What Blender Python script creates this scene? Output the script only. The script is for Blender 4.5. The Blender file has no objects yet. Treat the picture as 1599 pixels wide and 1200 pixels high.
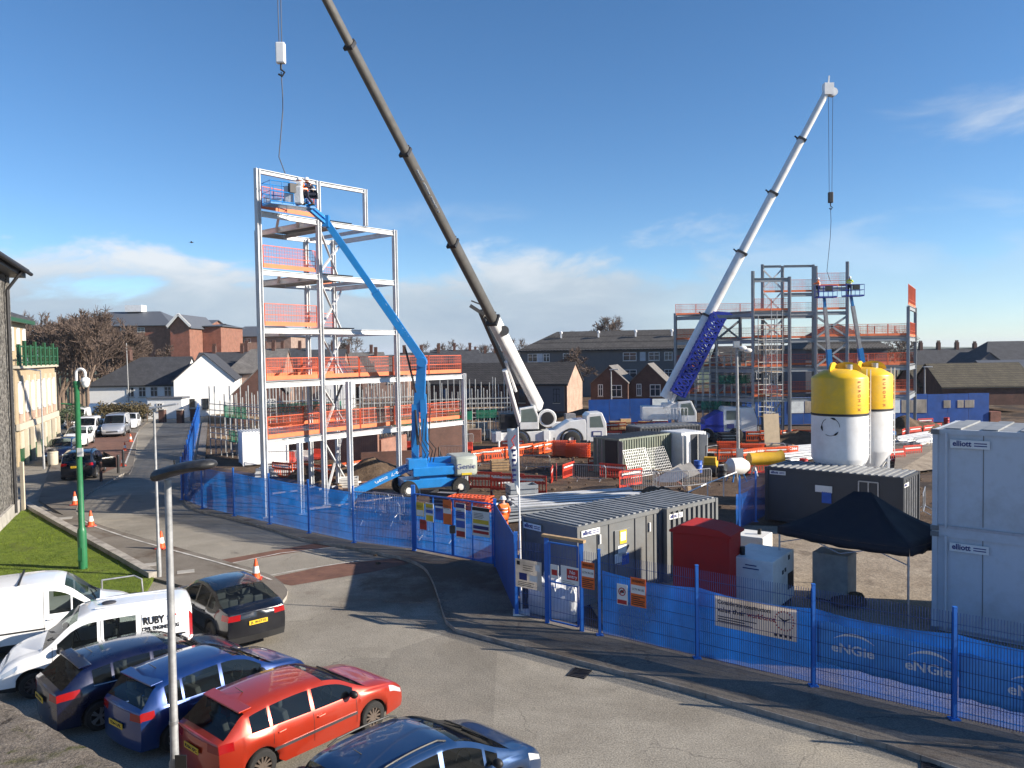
import bpy, bmesh, math, random
from mathutils import Vector, Matrix, noise
R = math.radians
D = bpy.data
SC = bpy.context.scene
COL = SC.collection
rnd = random.Random(7)
V = Vector
 # ------------------------------------------------------------------ camera
CAM_H, FPX, HORIZON, ROLL = 8.0, 1230.0, 553.0, 0.015
PITCH = math.atan((600 - HORIZON) / FPX)
EYE = V((0, 0, CAM_H))
_f = V((0, math.cos(PITCH), -math.sin(PITCH)))
_u0 = V((0, math.sin(PITCH), math.cos(PITCH)))
_r0 = V((1, 0, 0))
_r = (_r0 * math.cos(ROLL) - _u0 * math.sin(ROLL)).normalized()
_u = (_u0 * math.cos(ROLL) + _r0 * math.sin(ROLL)).normalized()
camd = D.cameras.new("camera")
cam = D.objects.new("camera", camd)
COL.objects.link(cam)
cam.matrix_world = Matrix(((_r.x, _u.x, -_f.x, 0), (_r.y, _u.y, -_f.y, 0), (_r.z, _u.z, -_f.z, CAM_H), (0, 0, 0, 1)))
camd.sensor_width = 36
camd.lens = 36 * FPX / 1599
camd.clip_end = 20000
camd.clip_start = 0.1
SC.camera = cam
def ss(a, b, x):
 t = max(0, min(1, (x - a) / (b - a)))
 return t * t * (3 - 2 * t)
def ray(px, py):
 return _f + _r * ((px - 799.5) / FPX) - _u * ((py - 600) / FPX)
def gz(x, y):
 """height of the ground: the building site lies about a metre below the street at its far side"""
 return -1.0 * ss(44, 60, y) * ss(-14, -5, x) * (1 - ss(118, 135, y))
def G(px, py, dz=0.0):
 """point of the ground seen at a pixel"""
 d = ray(px, py)
 z = 0.0
 for _ in range(8):
  t = (z + dz - CAM_H) / d.z
  p = EYE + d * t
  z = gz(p.x, p.y)
 return V((p.x, p.y, z + dz))
def at(px, py, Y):
 d = ray(px, py)
 return EYE + d * (Y / d.y)
def zat(px, py, Y):
 return at(px, py, Y).z
def gp(px, py):
 p = G(px, py)
 return (p.x, p.y)
 # ------------------------------------------------------------------ materials
def nodes_of(name):
 m = D.materials.new(name)
 m.use_nodes = True
 nt = m.node_tree
 return m, nt, nt.nodes["Principled BSDF"]
def N(nt, t, **kw):
 n = nt.nodes.new(t)
 for k, v in kw.items():
  if k in n.inputs:
   n.inputs[k].default_value = v
  else:
   setattr(n, k, v)
 return n
def L(nt, a, b):
 nt.links.new(a, b)
def ramp(nt, fac, stops):
 r = nt.nodes.new("ShaderNodeValToRGB")
 e = r.color_ramp.elements
 while len(e) < len(stops):
  e.new(0.5)
 for i, (p, c) in enumerate(stops):
  e[i].position = p
  e[i].color = (*c, 1) if len(c) == 3 else c
 L(nt, fac, r.inputs[0])
 return r.outputs[0]
def M(name, col, rough=0.6, metal=0.0, var=0.18, scale=2.0, bump=0.0, bscale=40, coat=0.0, spec=0.5, dirt=None, dscale=0.7, damt=0.5):
 """plain surface with blotchy colour variation, optional dirt of its own colour and fine relief"""
 m, nt, b = nodes_of(name)
 tc = N(nt, "ShaderNodeTexCoord")
 n1 = N(nt, "ShaderNodeTexNoise", Scale=scale, Detail=6.0, Roughness=0.65)
 L(nt, tc.outputs["Object"], n1.inputs["Vector"])
 lo = tuple(max(0, c * (1 - var)) for c in col)
 hi = tuple(min(1, c * (1 + var)) for c in col)
 c = ramp(nt, n1.outputs[0], [(0.3, lo), (0.7, hi)])
 if dirt:
  n2 = N(nt, "ShaderNodeTexNoise", Scale=dscale, Detail=8.0, Roughness=0.7)
  L(nt, tc.outputs["Object"], n2.inputs["Vector"])
  fac = ramp(nt, n2.outputs[0], [(0.45, (0, 0, 0)), (0.72, (damt, damt, damt))])
  mx = N(nt, "ShaderNodeMix", data_type="RGBA")
  L(nt, fac, mx.inputs[0])
  L(nt, c, mx.inputs[6])
  mx.inputs[7].default_value = (*dirt, 1)
  c = mx.outputs[2]
 L(nt, c, b.inputs["Base Color"])
 rr = ramp(nt, n1.outputs[0], [(0.2, (max(0.02, rough * 0.85),) * 3), (0.8, (min(1, rough * 1.15),) * 3)])
 L(nt, rr, b.inputs["Roughness"])
 b.inputs["Metallic"].default_value = metal
 b.inputs["Coat Weight"].default_value = coat
 b.inputs["Coat Roughness"].default_value = 0.06
 b.inputs["Specular IOR Level"].default_value = spec
 if bump:
  n3 = N(nt, "ShaderNodeTexNoise", Scale=bscale, Detail=4.0, Roughness=0.6)
  L(nt, tc.outputs["Object"], n3.inputs["Vector"])
  bp = N(nt, "ShaderNodeBump", Strength=bump, Distance=0.02)
  L(nt, n3.outputs[0], bp.inputs["Height"])
  L(nt, bp.outputs[0], b.inputs["Normal"])
 return m
def ground_mat(name, stops, scale, fine, bump, big=None, rough=0.9, bdist=0.03, cracks=False, mud=None):
 """stops: colour ramp over medium noise; fine: speckle amount; big: (colour, scale, lo, hi) patches of a second colour"""
 m, nt, b = nodes_of(name)
 tc = N(nt, "ShaderNodeTexCoord")
 n1 = N(nt, "ShaderNodeTexNoise", Scale=scale, Detail=10.0, Roughness=0.7)
 L(nt, tc.outputs["Object"], n1.inputs["Vector"])
 c = ramp(nt, n1.outputs[0], stops)
 if big:
  for (bc, bs, lo, hi) in big:
   n2 = N(nt, "ShaderNodeTexNoise", Scale=bs, Detail=7.0, Roughness=0.68, Distortion=0.6)
   L(nt, tc.outputs["Object"], n2.inputs["Vector"])
   fac = ramp(nt, n2.outputs[0], [(lo, (0, 0, 0)), (hi, (1, 1, 1))])
   mx = N(nt, "ShaderNodeMix", data_type="RGBA")
   L(nt, fac, mx.inputs[0])
   L(nt, c, mx.inputs[6])
   mx.inputs[7].default_value = (*bc, 1)
   c = mx.outputs[2]
 def blend(c, fac, col):
  mx = N(nt, "ShaderNodeMix", data_type="RGBA")
  L(nt, fac, mx.inputs[0])
  L(nt, c, mx.inputs[6])
  mx.inputs[7].default_value = (*col, 1)
  return mx.outputs[2]
 if cracks:
  wn = N(nt, "ShaderNodeTexNoise", Scale=1.3, Detail=6.0)
  L(nt, tc.outputs["Object"], wn.inputs["Vector"])
  av = N(nt, "ShaderNodeVectorMath", operation="ADD")
  L(nt, tc.outputs["Object"], av.inputs[0])
  L(nt, wn.outputs[1], av.inputs[1])
  vo = N(nt, "ShaderNodeTexVoronoi", feature="DISTANCE_TO_EDGE", Scale=0.33)
  L(nt, av.outputs[0], vo.inputs["Vector"])
  ln = ramp(nt, vo.outputs[0], [(0.002, (1, 1, 1)), (0.008, (0, 0, 0))])
  mk = N(nt, "ShaderNodeTexNoise", Scale=0.28, Detail=2.0)
  L(nt, tc.outputs["Object"], mk.inputs["Vector"])
  mkr = ramp(nt, mk.outputs[0], [(0.50, (0, 0, 0)), (0.60, (0.5, 0.5, 0.5))])
  mm = N(nt, "ShaderNodeMath", operation="MULTIPLY")
  L(nt, ln, mm.inputs[0])
  L(nt, mkr, mm.inputs[1])
  c = blend(c, mm.outputs[0], (0.035, 0.03, 0.026))
  v2 = N(nt, "ShaderNodeTexVoronoi", distance="CHEBYCHEV", Scale=0.13)
  L(nt, tc.outputs["Object"], v2.inputs["Vector"])
  sx2 = N(nt, "ShaderNodeSeparateColor")
  L(nt, v2.outputs[1], sx2.inputs[0])
  pr = ramp(nt, sx2.outputs[0], [(0.80, (0, 0, 0)), (0.81, (0.25, 0.25, 0.25))])
  c = blend(c, pr, (0.10, 0.09, 0.078))
 if mud:
  ds = N(nt, "ShaderNodeVectorMath", operation="DISTANCE")
  L(nt, tc.outputs["Object"], ds.inputs[0])
  ds.inputs[1].default_value = (mud[0], mud[1], 0)
  mn = N(nt, "ShaderNodeTexNoise", Scale=0.6, Detail=8.0, Roughness=0.7)
  L(nt, tc.outputs["Object"], mn.inputs["Vector"])
  f1 = N(nt, "ShaderNodeMapRange")
  L(nt, ds.outputs["Value"], f1.inputs[0])
  f1.inputs[1].default_value, f1.inputs[2].default_value, f1.inputs[3].default_value, f1.inputs[4].default_value = 0, mud[2], 0.42, -0.25
  sm = N(nt, "ShaderNodeMath", operation="ADD")
  L(nt, f1.outputs[0], sm.inputs[0])
  L(nt, mn.outputs[0], sm.inputs[1])
  fr = ramp(nt, sm.outputs[0], [(0.55, (0, 0, 0)), (0.8, (0.85, 0.85, 0.85))])
  c = blend(c, fr, (0.105, 0.072, 0.047))
 n3 = N(nt, "ShaderNodeTexNoise", Scale=fine[0], Detail=3.0, Roughness=0.8)
 L(nt, tc.outputs["Object"], n3.inputs["Vector"])
 sp = ramp(nt, n3.outputs[0], [(0.35, (1 - fine[1],) * 3), (0.65, (1 + fine[1],) * 3)])
 mu = N(nt, "ShaderNodeMix", data_type="RGBA", blend_type="MULTIPLY")
 mu.inputs[0].default_value = 1
 L(nt, c, mu.inputs[6])
 L(nt, sp, mu.inputs[7])
 L(nt, mu.outputs[2], b.inputs["Base Color"])
 b.inputs["Roughness"].default_value = rough
 b.inputs["Specular IOR Level"].default_value = 0.3
 bp = N(nt, "ShaderNodeBump", Strength=bump, Distance=bdist)
 L(nt, n3.outputs[0], bp.inputs["Height"])
 bp2 = N(nt, "ShaderNodeBump", Strength=bump, Distance=bdist * 4)
 L(nt, n1.outputs[0], bp2.inputs["Height"])
 L(nt, bp.outputs[0], bp2.inputs["Normal"])
 L(nt, bp2.outputs[0], b.inputs["Normal"])
 return m
def brick_mat(name, c1, c2, mortar, scale=1.0, bw=0.225, bh=0.075, var=0.3, swap="XZ", msize=0.012, bump=0.4):
 m, nt, b = nodes_of(name)
 tc = N(nt, "ShaderNodeTexCoord")
 sx = N(nt, "ShaderNodeSeparateXYZ")
 L(nt, tc.outputs["Object"], sx.inputs[0])
 ad = N(nt, "ShaderNodeMath", operation="ADD")
 L(nt, sx.outputs[0], ad.inputs[0])
 L(nt, sx.outputs[1], ad.inputs[1])
 cb = N(nt, "ShaderNodeCombineXYZ")
 if swap == "XZ":
  L(nt, ad.outputs[0], cb.inputs[0])
  L(nt, sx.outputs[2], cb.inputs[1])
 else:
  L(nt, sx.outputs[0], cb.inputs[0])
  L(nt, sx.outputs[1], cb.inputs[1])
 br = N(nt, "ShaderNodeTexBrick", Scale=scale)
 br.inputs["Color1"].default_value = (*c1, 1)
 br.inputs["Color2"].default_value = (*c2, 1)
 br.inputs["Mortar"].default_value = (*mortar, 1)
 br.inputs["Mortar Size"].default_value = msize
 br.inputs["Brick Width"].default_value = bw
 br.inputs["Row Height"].default_value = bh
 L(nt, cb.outputs[0], br.inputs["Vector"])
 n1 = N(nt, "ShaderNodeTexNoise", Scale=0.9, Detail=7.0, Roughness=0.7)
 L(nt, tc.outputs["Object"], n1.inputs["Vector"])
 sp = ramp(nt, n1.outputs[0], [(0.3, (1 - var,) * 3), (0.7, (1 + var,) * 3)])
 mu = N(nt, "ShaderNodeMix", data_type="RGBA", blend_type="MULTIPLY")
 mu.inputs[0].default_value = 1
 L(nt, br.outputs[0], mu.inputs[6])
 L(nt, sp, mu.inputs[7])
 L(nt, mu.outputs[2], b.inputs["Base Color"])
 b.inputs["Roughness"].default_value = 0.85
 bp = N(nt, "ShaderNodeBump", Strength=bump, Distance=0.02, invert=True)
 L(nt, br.outputs[1], bp.inputs["Height"])
 L(nt, bp.outputs[0], b.inputs["Normal"])
 return m
def film_mat(name, col, opac, trans=0.5):
 """debris netting: a woven film, part light passing through the holes, part coloured thread"""
 m, nt, b = nodes_of(name)
 out = nt.nodes["Material Output"]
 tc = N(nt, "ShaderNodeTexCoord")
 n1 = N(nt, "ShaderNodeTexNoise", Scale=0.8, Detail=5.0, Roughness=0.6)
 mp = N(nt, "ShaderNodeMapping")
 mp.inputs["Scale"].default_value = (1, 1, 0.45)
 L(nt, tc.outputs["Object"], mp.inputs[0])
 L(nt, mp.outputs[0], n1.inputs["Vector"])
 c = ramp(nt, n1.outputs[0], [(0.3, tuple(x * 0.6 for x in col)), (0.7, tuple(min(1, x * 1.4) for x in col))])
 L(nt, c, b.inputs["Base Color"])
 b.inputs["Roughness"].default_value = 0.55
 tl = N(nt, "ShaderNodeBsdfTranslucent")
 L(nt, c, tl.inputs[0])
 m1 = N(nt, "ShaderNodeMixShader")
 m1.inputs[0].default_value = trans
 L(nt, b.outputs[0], m1.inputs[1])
 L(nt, tl.outputs[0], m1.inputs[2])
 tr = N(nt, "ShaderNodeBsdfTransparent")
 m2 = N(nt, "ShaderNodeMixShader")
 op = ramp(nt, n1.outputs[0], [(0.3, (opac - 0.17,) * 3), (0.7, (min(1, opac + 0.19),) * 3)])
 L(nt, op, m2.inputs[0])
 L(nt, tr.outputs[0], m2.inputs[1])
 L(nt, m1.outputs[0], m2.inputs[2])
 L(nt, m2.outputs[0], out.inputs[0])
 return m
def paint(name, col, metal=0.35, rough=0.32):
 return M(name, col, rough, metal, var=0.05, scale=1.2, coat=1.0, dirt=tuple(0.6 * c + 0.05 for c in col), dscale=2.5, damt=0.25)
MT = {}
MT["white_paint"] = M("white_paint", (0.78, 0.79, 0.80), 0.4, var=0.05, dirt=(0.5, 0.47, 0.42), dscale=1.5, damt=0.35)
MT["van_white"] = M("van_white", (0.80, 0.81, 0.82), 0.3, var=0.03, coat=0.8, dirt=(0.55, 0.52, 0.47), dscale=1.2, damt=0.3)
MT["van_silver"] = paint("van_silver", (0.55, 0.57, 0.60), 0.6, 0.3)
MT["car_black"] = paint("car_black", (0.004, 0.005, 0.010), 0.2, 0.25)
MT["car_navy"] = paint("car_navy", (0.003, 0.006, 0.035), 0.3, 0.28)
MT["car_blue"] = paint("car_blue", (0.008, 0.036, 0.16), 0.4, 0.3)
MT["car_red"] = paint("car_red", (0.42, 0.032, 0.010), 0.35, 0.32)
MT["car_steel_blue"] = paint("car_steel_blue", (0.012, 0.045, 0.13), 0.45, 0.3)
MT["car_green_grey"] = paint("car_green_grey", (0.03, 0.05, 0.05), 0.5, 0.3)
def car_glass():
 m, nt, b = nodes_of("car_glass")
 b.inputs["Base Color"].default_value = (0.01, 0.012, 0.014, 1)
 b.inputs["Roughness"].default_value = 0.03
 b.inputs["Specular IOR Level"].default_value = 0.8
 tr = N(nt, "ShaderNodeBsdfTransparent")
 tr.inputs[0].default_value = (0.72, 0.80, 0.78, 1)
 mx = N(nt, "ShaderNodeMixShader")
 mx.inputs[0].default_value = 0.42
 L(nt, tr.outputs[0], mx.inputs[1])
 L(nt, b.outputs[0], mx.inputs[2])
 L(nt, mx.outputs[0], nt.nodes["Material Output"].inputs[0])
 return m
MT["glass"] = car_glass()
MT["seat_cloth"] = M("seat_cloth", (0.13, 0.13, 0.135), 0.9)
MT["window_glass"] = M("window_glass", (0.035, 0.045, 0.055), 0.08, var=0.5, scale=0.7, spec=0.8)
MT["plastic_black"] = M("plastic_black", (0.012, 0.012, 0.013), 0.55)
MT["rubber"] = M("rubber", (0.018, 0.018, 0.018), 0.85, bump=0.2)
MT["rim"] = M("rim", (0.42, 0.43, 0.45), 0.3, 0.8)
MT["rim_dark"] = M("rim_dark", (0.10, 0.10, 0.11), 0.35, 0.6)
MT["hubcap"] = M("hubcap", (0.15, 0.12, 0.10), 0.5, 0.5)
MT["tail_red"] = M("tail_red", (0.30, 0.004, 0.006), 0.2, coat=0.25)
MT["lamp_clear"] = M("lamp_clear", (0.6, 0.62, 0.65), 0.12, 0.3, coat=1.0)
MT["plate_yellow"] = M("plate_yellow", (0.75, 0.48, 0.03), 0.4)
MT["black_text"] = M("black_text", (0.012, 0.012, 0.014), 0.6)
MT["red_text"] = M("red_text", (0.45, 0.03, 0.03), 0.6)
MT["navy_text"] = M("navy_text", (0.02, 0.03, 0.16), 0.6)
MT["white_text"] = M("white_text", (0.72, 0.80, 0.88), 0.6)
MT["steel_white"] = M("steel_white", (0.58, 0.60, 0.62), 0.5, 0.0, var=0.10, scale=1.5, dirt=(0.36, 0.33, 0.30), dscale=1.0, damt=0.55)
MT["steel_grey"] = M("steel_grey", (0.27, 0.29, 0.31), 0.5, 0.1, var=0.15)
MT["deck_steel"] = M("deck_steel", (0.22, 0.225, 0.235), 0.5, 0.3)
MT["galv"] = M("galv", (0.42, 0.43, 0.45), 0.42, 0.7, var=0.2, scale=5)
MT["galv_post"] = M("galv_post", (0.30, 0.305, 0.31), 0.55, 0.3, var=0.25, scale=6, bump=0.1)
MT["scaffold"] = M("scaffold", (0.42, 0.43, 0.43), 0.5, 0.5, var=0.25)
MT["orange_guard"] = M("orange_guard", (0.62, 0.10, 0.035), 0.55, var=0.15)
MT["orange_board"] = M("orange_board", (0.72, 0.17, 0.06), 0.6, var=0.18)
MT["red_barrier"] = M("red_barrier", (0.55, 0.04, 0.02), 0.45, var=0.15, dirt=(0.30, 0.08, 0.05), damt=0.5)
MT["orange_plastic"] = M("orange_plastic", (0.72, 0.10, 0.02), 0.45, var=0.15)
MT["white_plastic"] = M("white_plastic", (0.75, 0.74, 0.71), 0.5, var=0.08, dirt=(0.45, 0.38, 0.30), damt=0.6)
MT["boom_blue"] = M("boom_blue", (0.012, 0.20, 0.55), 0.38, var=0.10, dirt=(0.03, 0.14, 0.30), damt=0.4, coat=0.3)
MT["fence_blue"] = M("fence_blue", (0.015, 0.13, 0.50), 0.45, var=0.12)
MT["wire_blue"] = M("wire_blue", (0.008, 0.035, 0.16), 0.5)
MT["hoarding_blue"] = M("hoarding_blue", (0.010, 0.075, 0.33), 0.5, var=0.22, scale=1.0, dirt=(0.03, 0.07, 0.22), damt=0.5)
MT["net"] = film_mat("debris_net", (0.012, 0.16, 0.62), 0.66, 0.35)
MT["net_light"] = film_mat("debris_net_sunlit", (0.012, 0.22, 0.78), 0.6, 0.45)  # brighter copy of the netting; sunlight on the left run put into its colour
MT["net_red"] = film_mat("red_net", (0.62, 0.10, 0.04), 0.15)
MT["net_green"] = film_mat("green_net", (0.01, 0.22, 0.13), 0.7)
MT["counterweight"] = M("counterweight", (0.34, 0.37, 0.33), 0.45, var=0.08, dirt=(0.25, 0.24, 0.2), damt=0.4)
MT["crane_white"] = M("crane_white", (0.74, 0.75, 0.75), 0.38, var=0.05, dirt=(0.45, 0.42, 0.37), dscale=0.8, damt=0.4, coat=0.3)
MT["boom_grey"] = M("boom_grey", (0.105, 0.10, 0.094), 0.42, 0.2, var=0.15, dirt=(0.09, 0.08, 0.07), damt=0.5)
MT["crane_blue"] = M("crane_blue", (0.012, 0.03, 0.32), 0.4, var=0.12)
MT["dark_steel"] = M("dark_steel", (0.03, 0.03, 0.033), 0.5, 0.3)
MT["rope"] = M("rope", (0.03, 0.03, 0.035), 0.6)
MT["cabin_grey"] = M("cabin_grey", (0.155, 0.162, 0.165), 0.5, var=0.08, dirt=(0.13, 0.115, 0.095), dscale=0.9, damt=0.9)
MT["cabin_roof"] = M("cabin_roof", (0.25, 0.26, 0.27), 0.55, var=0.2, dirt=(0.12, 0.12, 0.11), damt=0.7)
MT["cabin_dark"] = M("cabin_dark", (0.045, 0.05, 0.06), 0.5, var=0.1)
MT["cabin_pale"] = M("cabin_pale", (0.53, 0.57, 0.62), 0.5, var=0.04, scale=0.8, dirt=(0.36, 0.37, 0.37), dscale=0.8, damt=0.8)
MT["container_green"] = M("container_green", (0.19, 0.215, 0.17), 0.55, var=0.12, dirt=(0.14, 0.10, 0.07), damt=0.5)
MT["sign_white"] = M("sign_white", (0.72, 0.72, 0.70), 0.5, var=0.06)
MT["sign_orange"] = M("sign_orange", (0.72, 0.13, 0.02), 0.5, var=0.1)
MT["sign_blue"] = M("sign_blue", (0.02, 0.10, 0.45), 0.5)
MT["sign_red"] = M("sign_red", (0.42, 0.02, 0.02), 0.5)
MT["sign_yellow"] = M("sign_yellow", (0.62, 0.45, 0.03), 0.5)
MT["banner_cream"] = film_mat("banner_cream", (0.72, 0.66, 0.58), 1.1, 0.6)
MT["banner_blue"] = film_mat("banner_blue", (0.13, 0.42, 0.92), 1.1, 0.3)
MT["banner_white"] = M("banner_print", (0.93, 0.94, 0.95), 0.6, var=0.03)
MT["silo_yellow"] = M("silo_yellow", (0.80, 0.47, 0.004), 0.42, var=0.08, dirt=(0.42, 0.32, 0.12), dscale=0.8, damt=0.5)
MT["silo_white"] = M("silo_white", (0.74, 0.75, 0.76), 0.45, var=0.04, dirt=(0.52, 0.50, 0.46), dscale=0.8, damt=0.5)
MT["red_tank"] = M("red_tank", (0.42, 0.012, 0.008), 0.75, var=0.1)
MT["gazebo"] = M("gazebo_cloth", (0.008, 0.009, 0.017), 0.75, var=0.2, bump=0.3, bscale=8)
MT["yellow_plant"] = M("yellow_plant", (0.68, 0.40, 0.02), 0.45, var=0.12, dirt=(0.3, 0.2, 0.1), damt=0.5)
MT["bulk_bag"] = M("bulk_bag", (0.58, 0.60, 0.62), 0.8, var=0.1, bump=0.8, bscale=7)
MT["lamp_green"] = M("lamp_green", (0.022, 0.15, 0.06), 0.42, var=0.15, scale=4)
MT["timber"] = M("timber", (0.42, 0.28, 0.15), 0.8, var=0.3, scale=6)
MT["plywood"] = M("plywood", (0.47, 0.37, 0.25), 0.8, var=0.15)
MT["concrete"] = M("concrete", (0.36, 0.34, 0.31), 0.9, var=0.25, scale=2, bump=0.4, bscale=30)
MT["kerb"] = M("kerb_concrete", (0.36, 0.33, 0.29), 0.9, var=0.35, scale=3, bump=0.4, dirt=(0.11, 0.09, 0.075), damt=0.8)
MT["line_white"] = M("line_white", (0.55, 0.53, 0.49), 0.8, var=0.3, scale=5, dirt=(0.2, 0.18, 0.16), dscale=2, damt=0.9)
MT["hivis"] = M("hivis_orange", (0.85, 0.16, 0.02), 0.75, var=0.12, bump=0.4, bscale=18)
MT["hivis_yellow"] = M("hivis_yellow", (0.62, 0.70, 0.06), 0.75, var=0.1)
MT["skin"] = M("skin", (0.52, 0.30, 0.22), 0.55, var=0.08)
MT["navy_cloth"] = M("navy_cloth", (0.02, 0.025, 0.05), 0.85)
MT["hair"] = M("hair", (0.03, 0.02, 0.015), 0.8)
MT["render_white"] = M("render_white", (0.82, 0.82, 0.81), 0.8, var=0.04, bump=0.2)
MT["render_cream"] = M("render_cream", (0.40, 0.315, 0.20), 0.85, var=0.1, bump=0.2)
MT["trim_cream"] = M("trim_cream", (0.52, 0.46, 0.36), 0.7, var=0.08)
MT["green_paint"] = M("green_paint", (0.014, 0.075, 0.032), 0.5, var=0.15)
MT["frame_white"] = M("frame_white", (0.75, 0.74, 0.72), 0.5, var=0.05)
MT["brick_brown"] = brick_mat("brick_brown", (0.11, 0.045, 0.03), (0.085, 0.035, 0.026), (0.10, 0.07, 0.06))
MT["brick_red"] = brick_mat("brick_red", (0.25, 0.075, 0.043), (0.19, 0.06, 0.036), (0.25, 0.17, 0.13))
MT["brick_tan"] = brick_mat("brick_tan", (0.42, 0.27, 0.20), (0.36, 0.22, 0.16), (0.40, 0.32, 0.26))
MT["brick_pink"] = brick_mat("brick_pink", (0.30, 0.19, 0.15), (0.26, 0.16, 0.13), (0.30, 0.25, 0.21))
MT["brick_new"] = brick_mat("brick_new", (0.27, 0.09, 0.05), (0.21, 0.07, 0.045), (0.28, 0.22, 0.18))
MT["render_grey"] = M("render_grey", (0.115, 0.12, 0.125), 0.85, var=0.1)
MT["render_slate"] = M("render_slate", (0.10, 0.105, 0.125), 0.85, var=0.1)
MT["tiles"] = brick_mat("roof_tiles", (0.055, 0.05, 0.05), (0.04, 0.037, 0.038), (0.022, 0.02, 0.02), bw=0.33, bh=0.3, swap="XZ", msize=0.03, bump=0.9)
MT["pantiles"] = brick_mat("roof_pantiles", (0.105, 0.098, 0.095), (0.085, 0.08, 0.078), (0.025, 0.023, 0.022), bw=0.42, bh=1.1, swap="XZ", msize=0.09, bump=1.0)
MT["slate"] = brick_mat("roof_slate", (0.055, 0.058, 0.068), (0.042, 0.045, 0.055), (0.03, 0.03, 0.035), bw=0.3, bh=0.2, swap="XZ", msize=0.01)
MT["slate_pale"] = brick_mat("roof_slate_pale", (0.17, 0.16, 0.15), (0.14, 0.13, 0.125), (0.10, 0.095, 0.09), bw=0.3, bh=0.2, swap="XZ", msize=0.01)
MT["tiles_brown"] = brick_mat("roof_tiles_brown", (0.10, 0.085, 0.055), (0.075, 0.065, 0.045), (0.035, 0.03, 0.025), bw=0.33, bh=0.3, swap="XZ", msize=0.03, bump=0.9)
MT["roof_grey"] = M("roof_sheet_grey", (0.09, 0.10, 0.12), 0.6, var=0.15)
MT["bark"] = M("bark", (0.16, 0.115, 0.085), 0.9, var=0.3, scale=6)
MT["twigs"] = M("twigs", (0.115, 0.08, 0.062), 0.9, var=0.35, scale=1.5)
MT["leaf_dark"] = M("leaf_dark", (0.035, 0.055, 0.02), 0.7, var=0.5, scale=4)
MT["leaf_brown"] = M("leaf_brown", (0.085, 0.065, 0.025), 0.75, var=0.5, scale=4)
MT["soil"] = ground_mat("soil", [(0.3, (0.07, 0.045, 0.03)), (0.7, (0.17, 0.12, 0.08))], 1.3, (14, 0.35), 0.9)
MT["stone_moss"] = ground_mat("stone_moss", [(0.3, (0.10, 0.083, 0.066)), (0.55, (0.19, 0.16, 0.13)), (0.75, (0.29, 0.26, 0.22))], 5, (55, 0.45), 1.0,
 big=[((0.075, 0.075, 0.022), 3.2, 0.56, 0.66), ((0.035, 0.026, 0.02), 7, 0.60, 0.68)], bdist=0.012)
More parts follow.
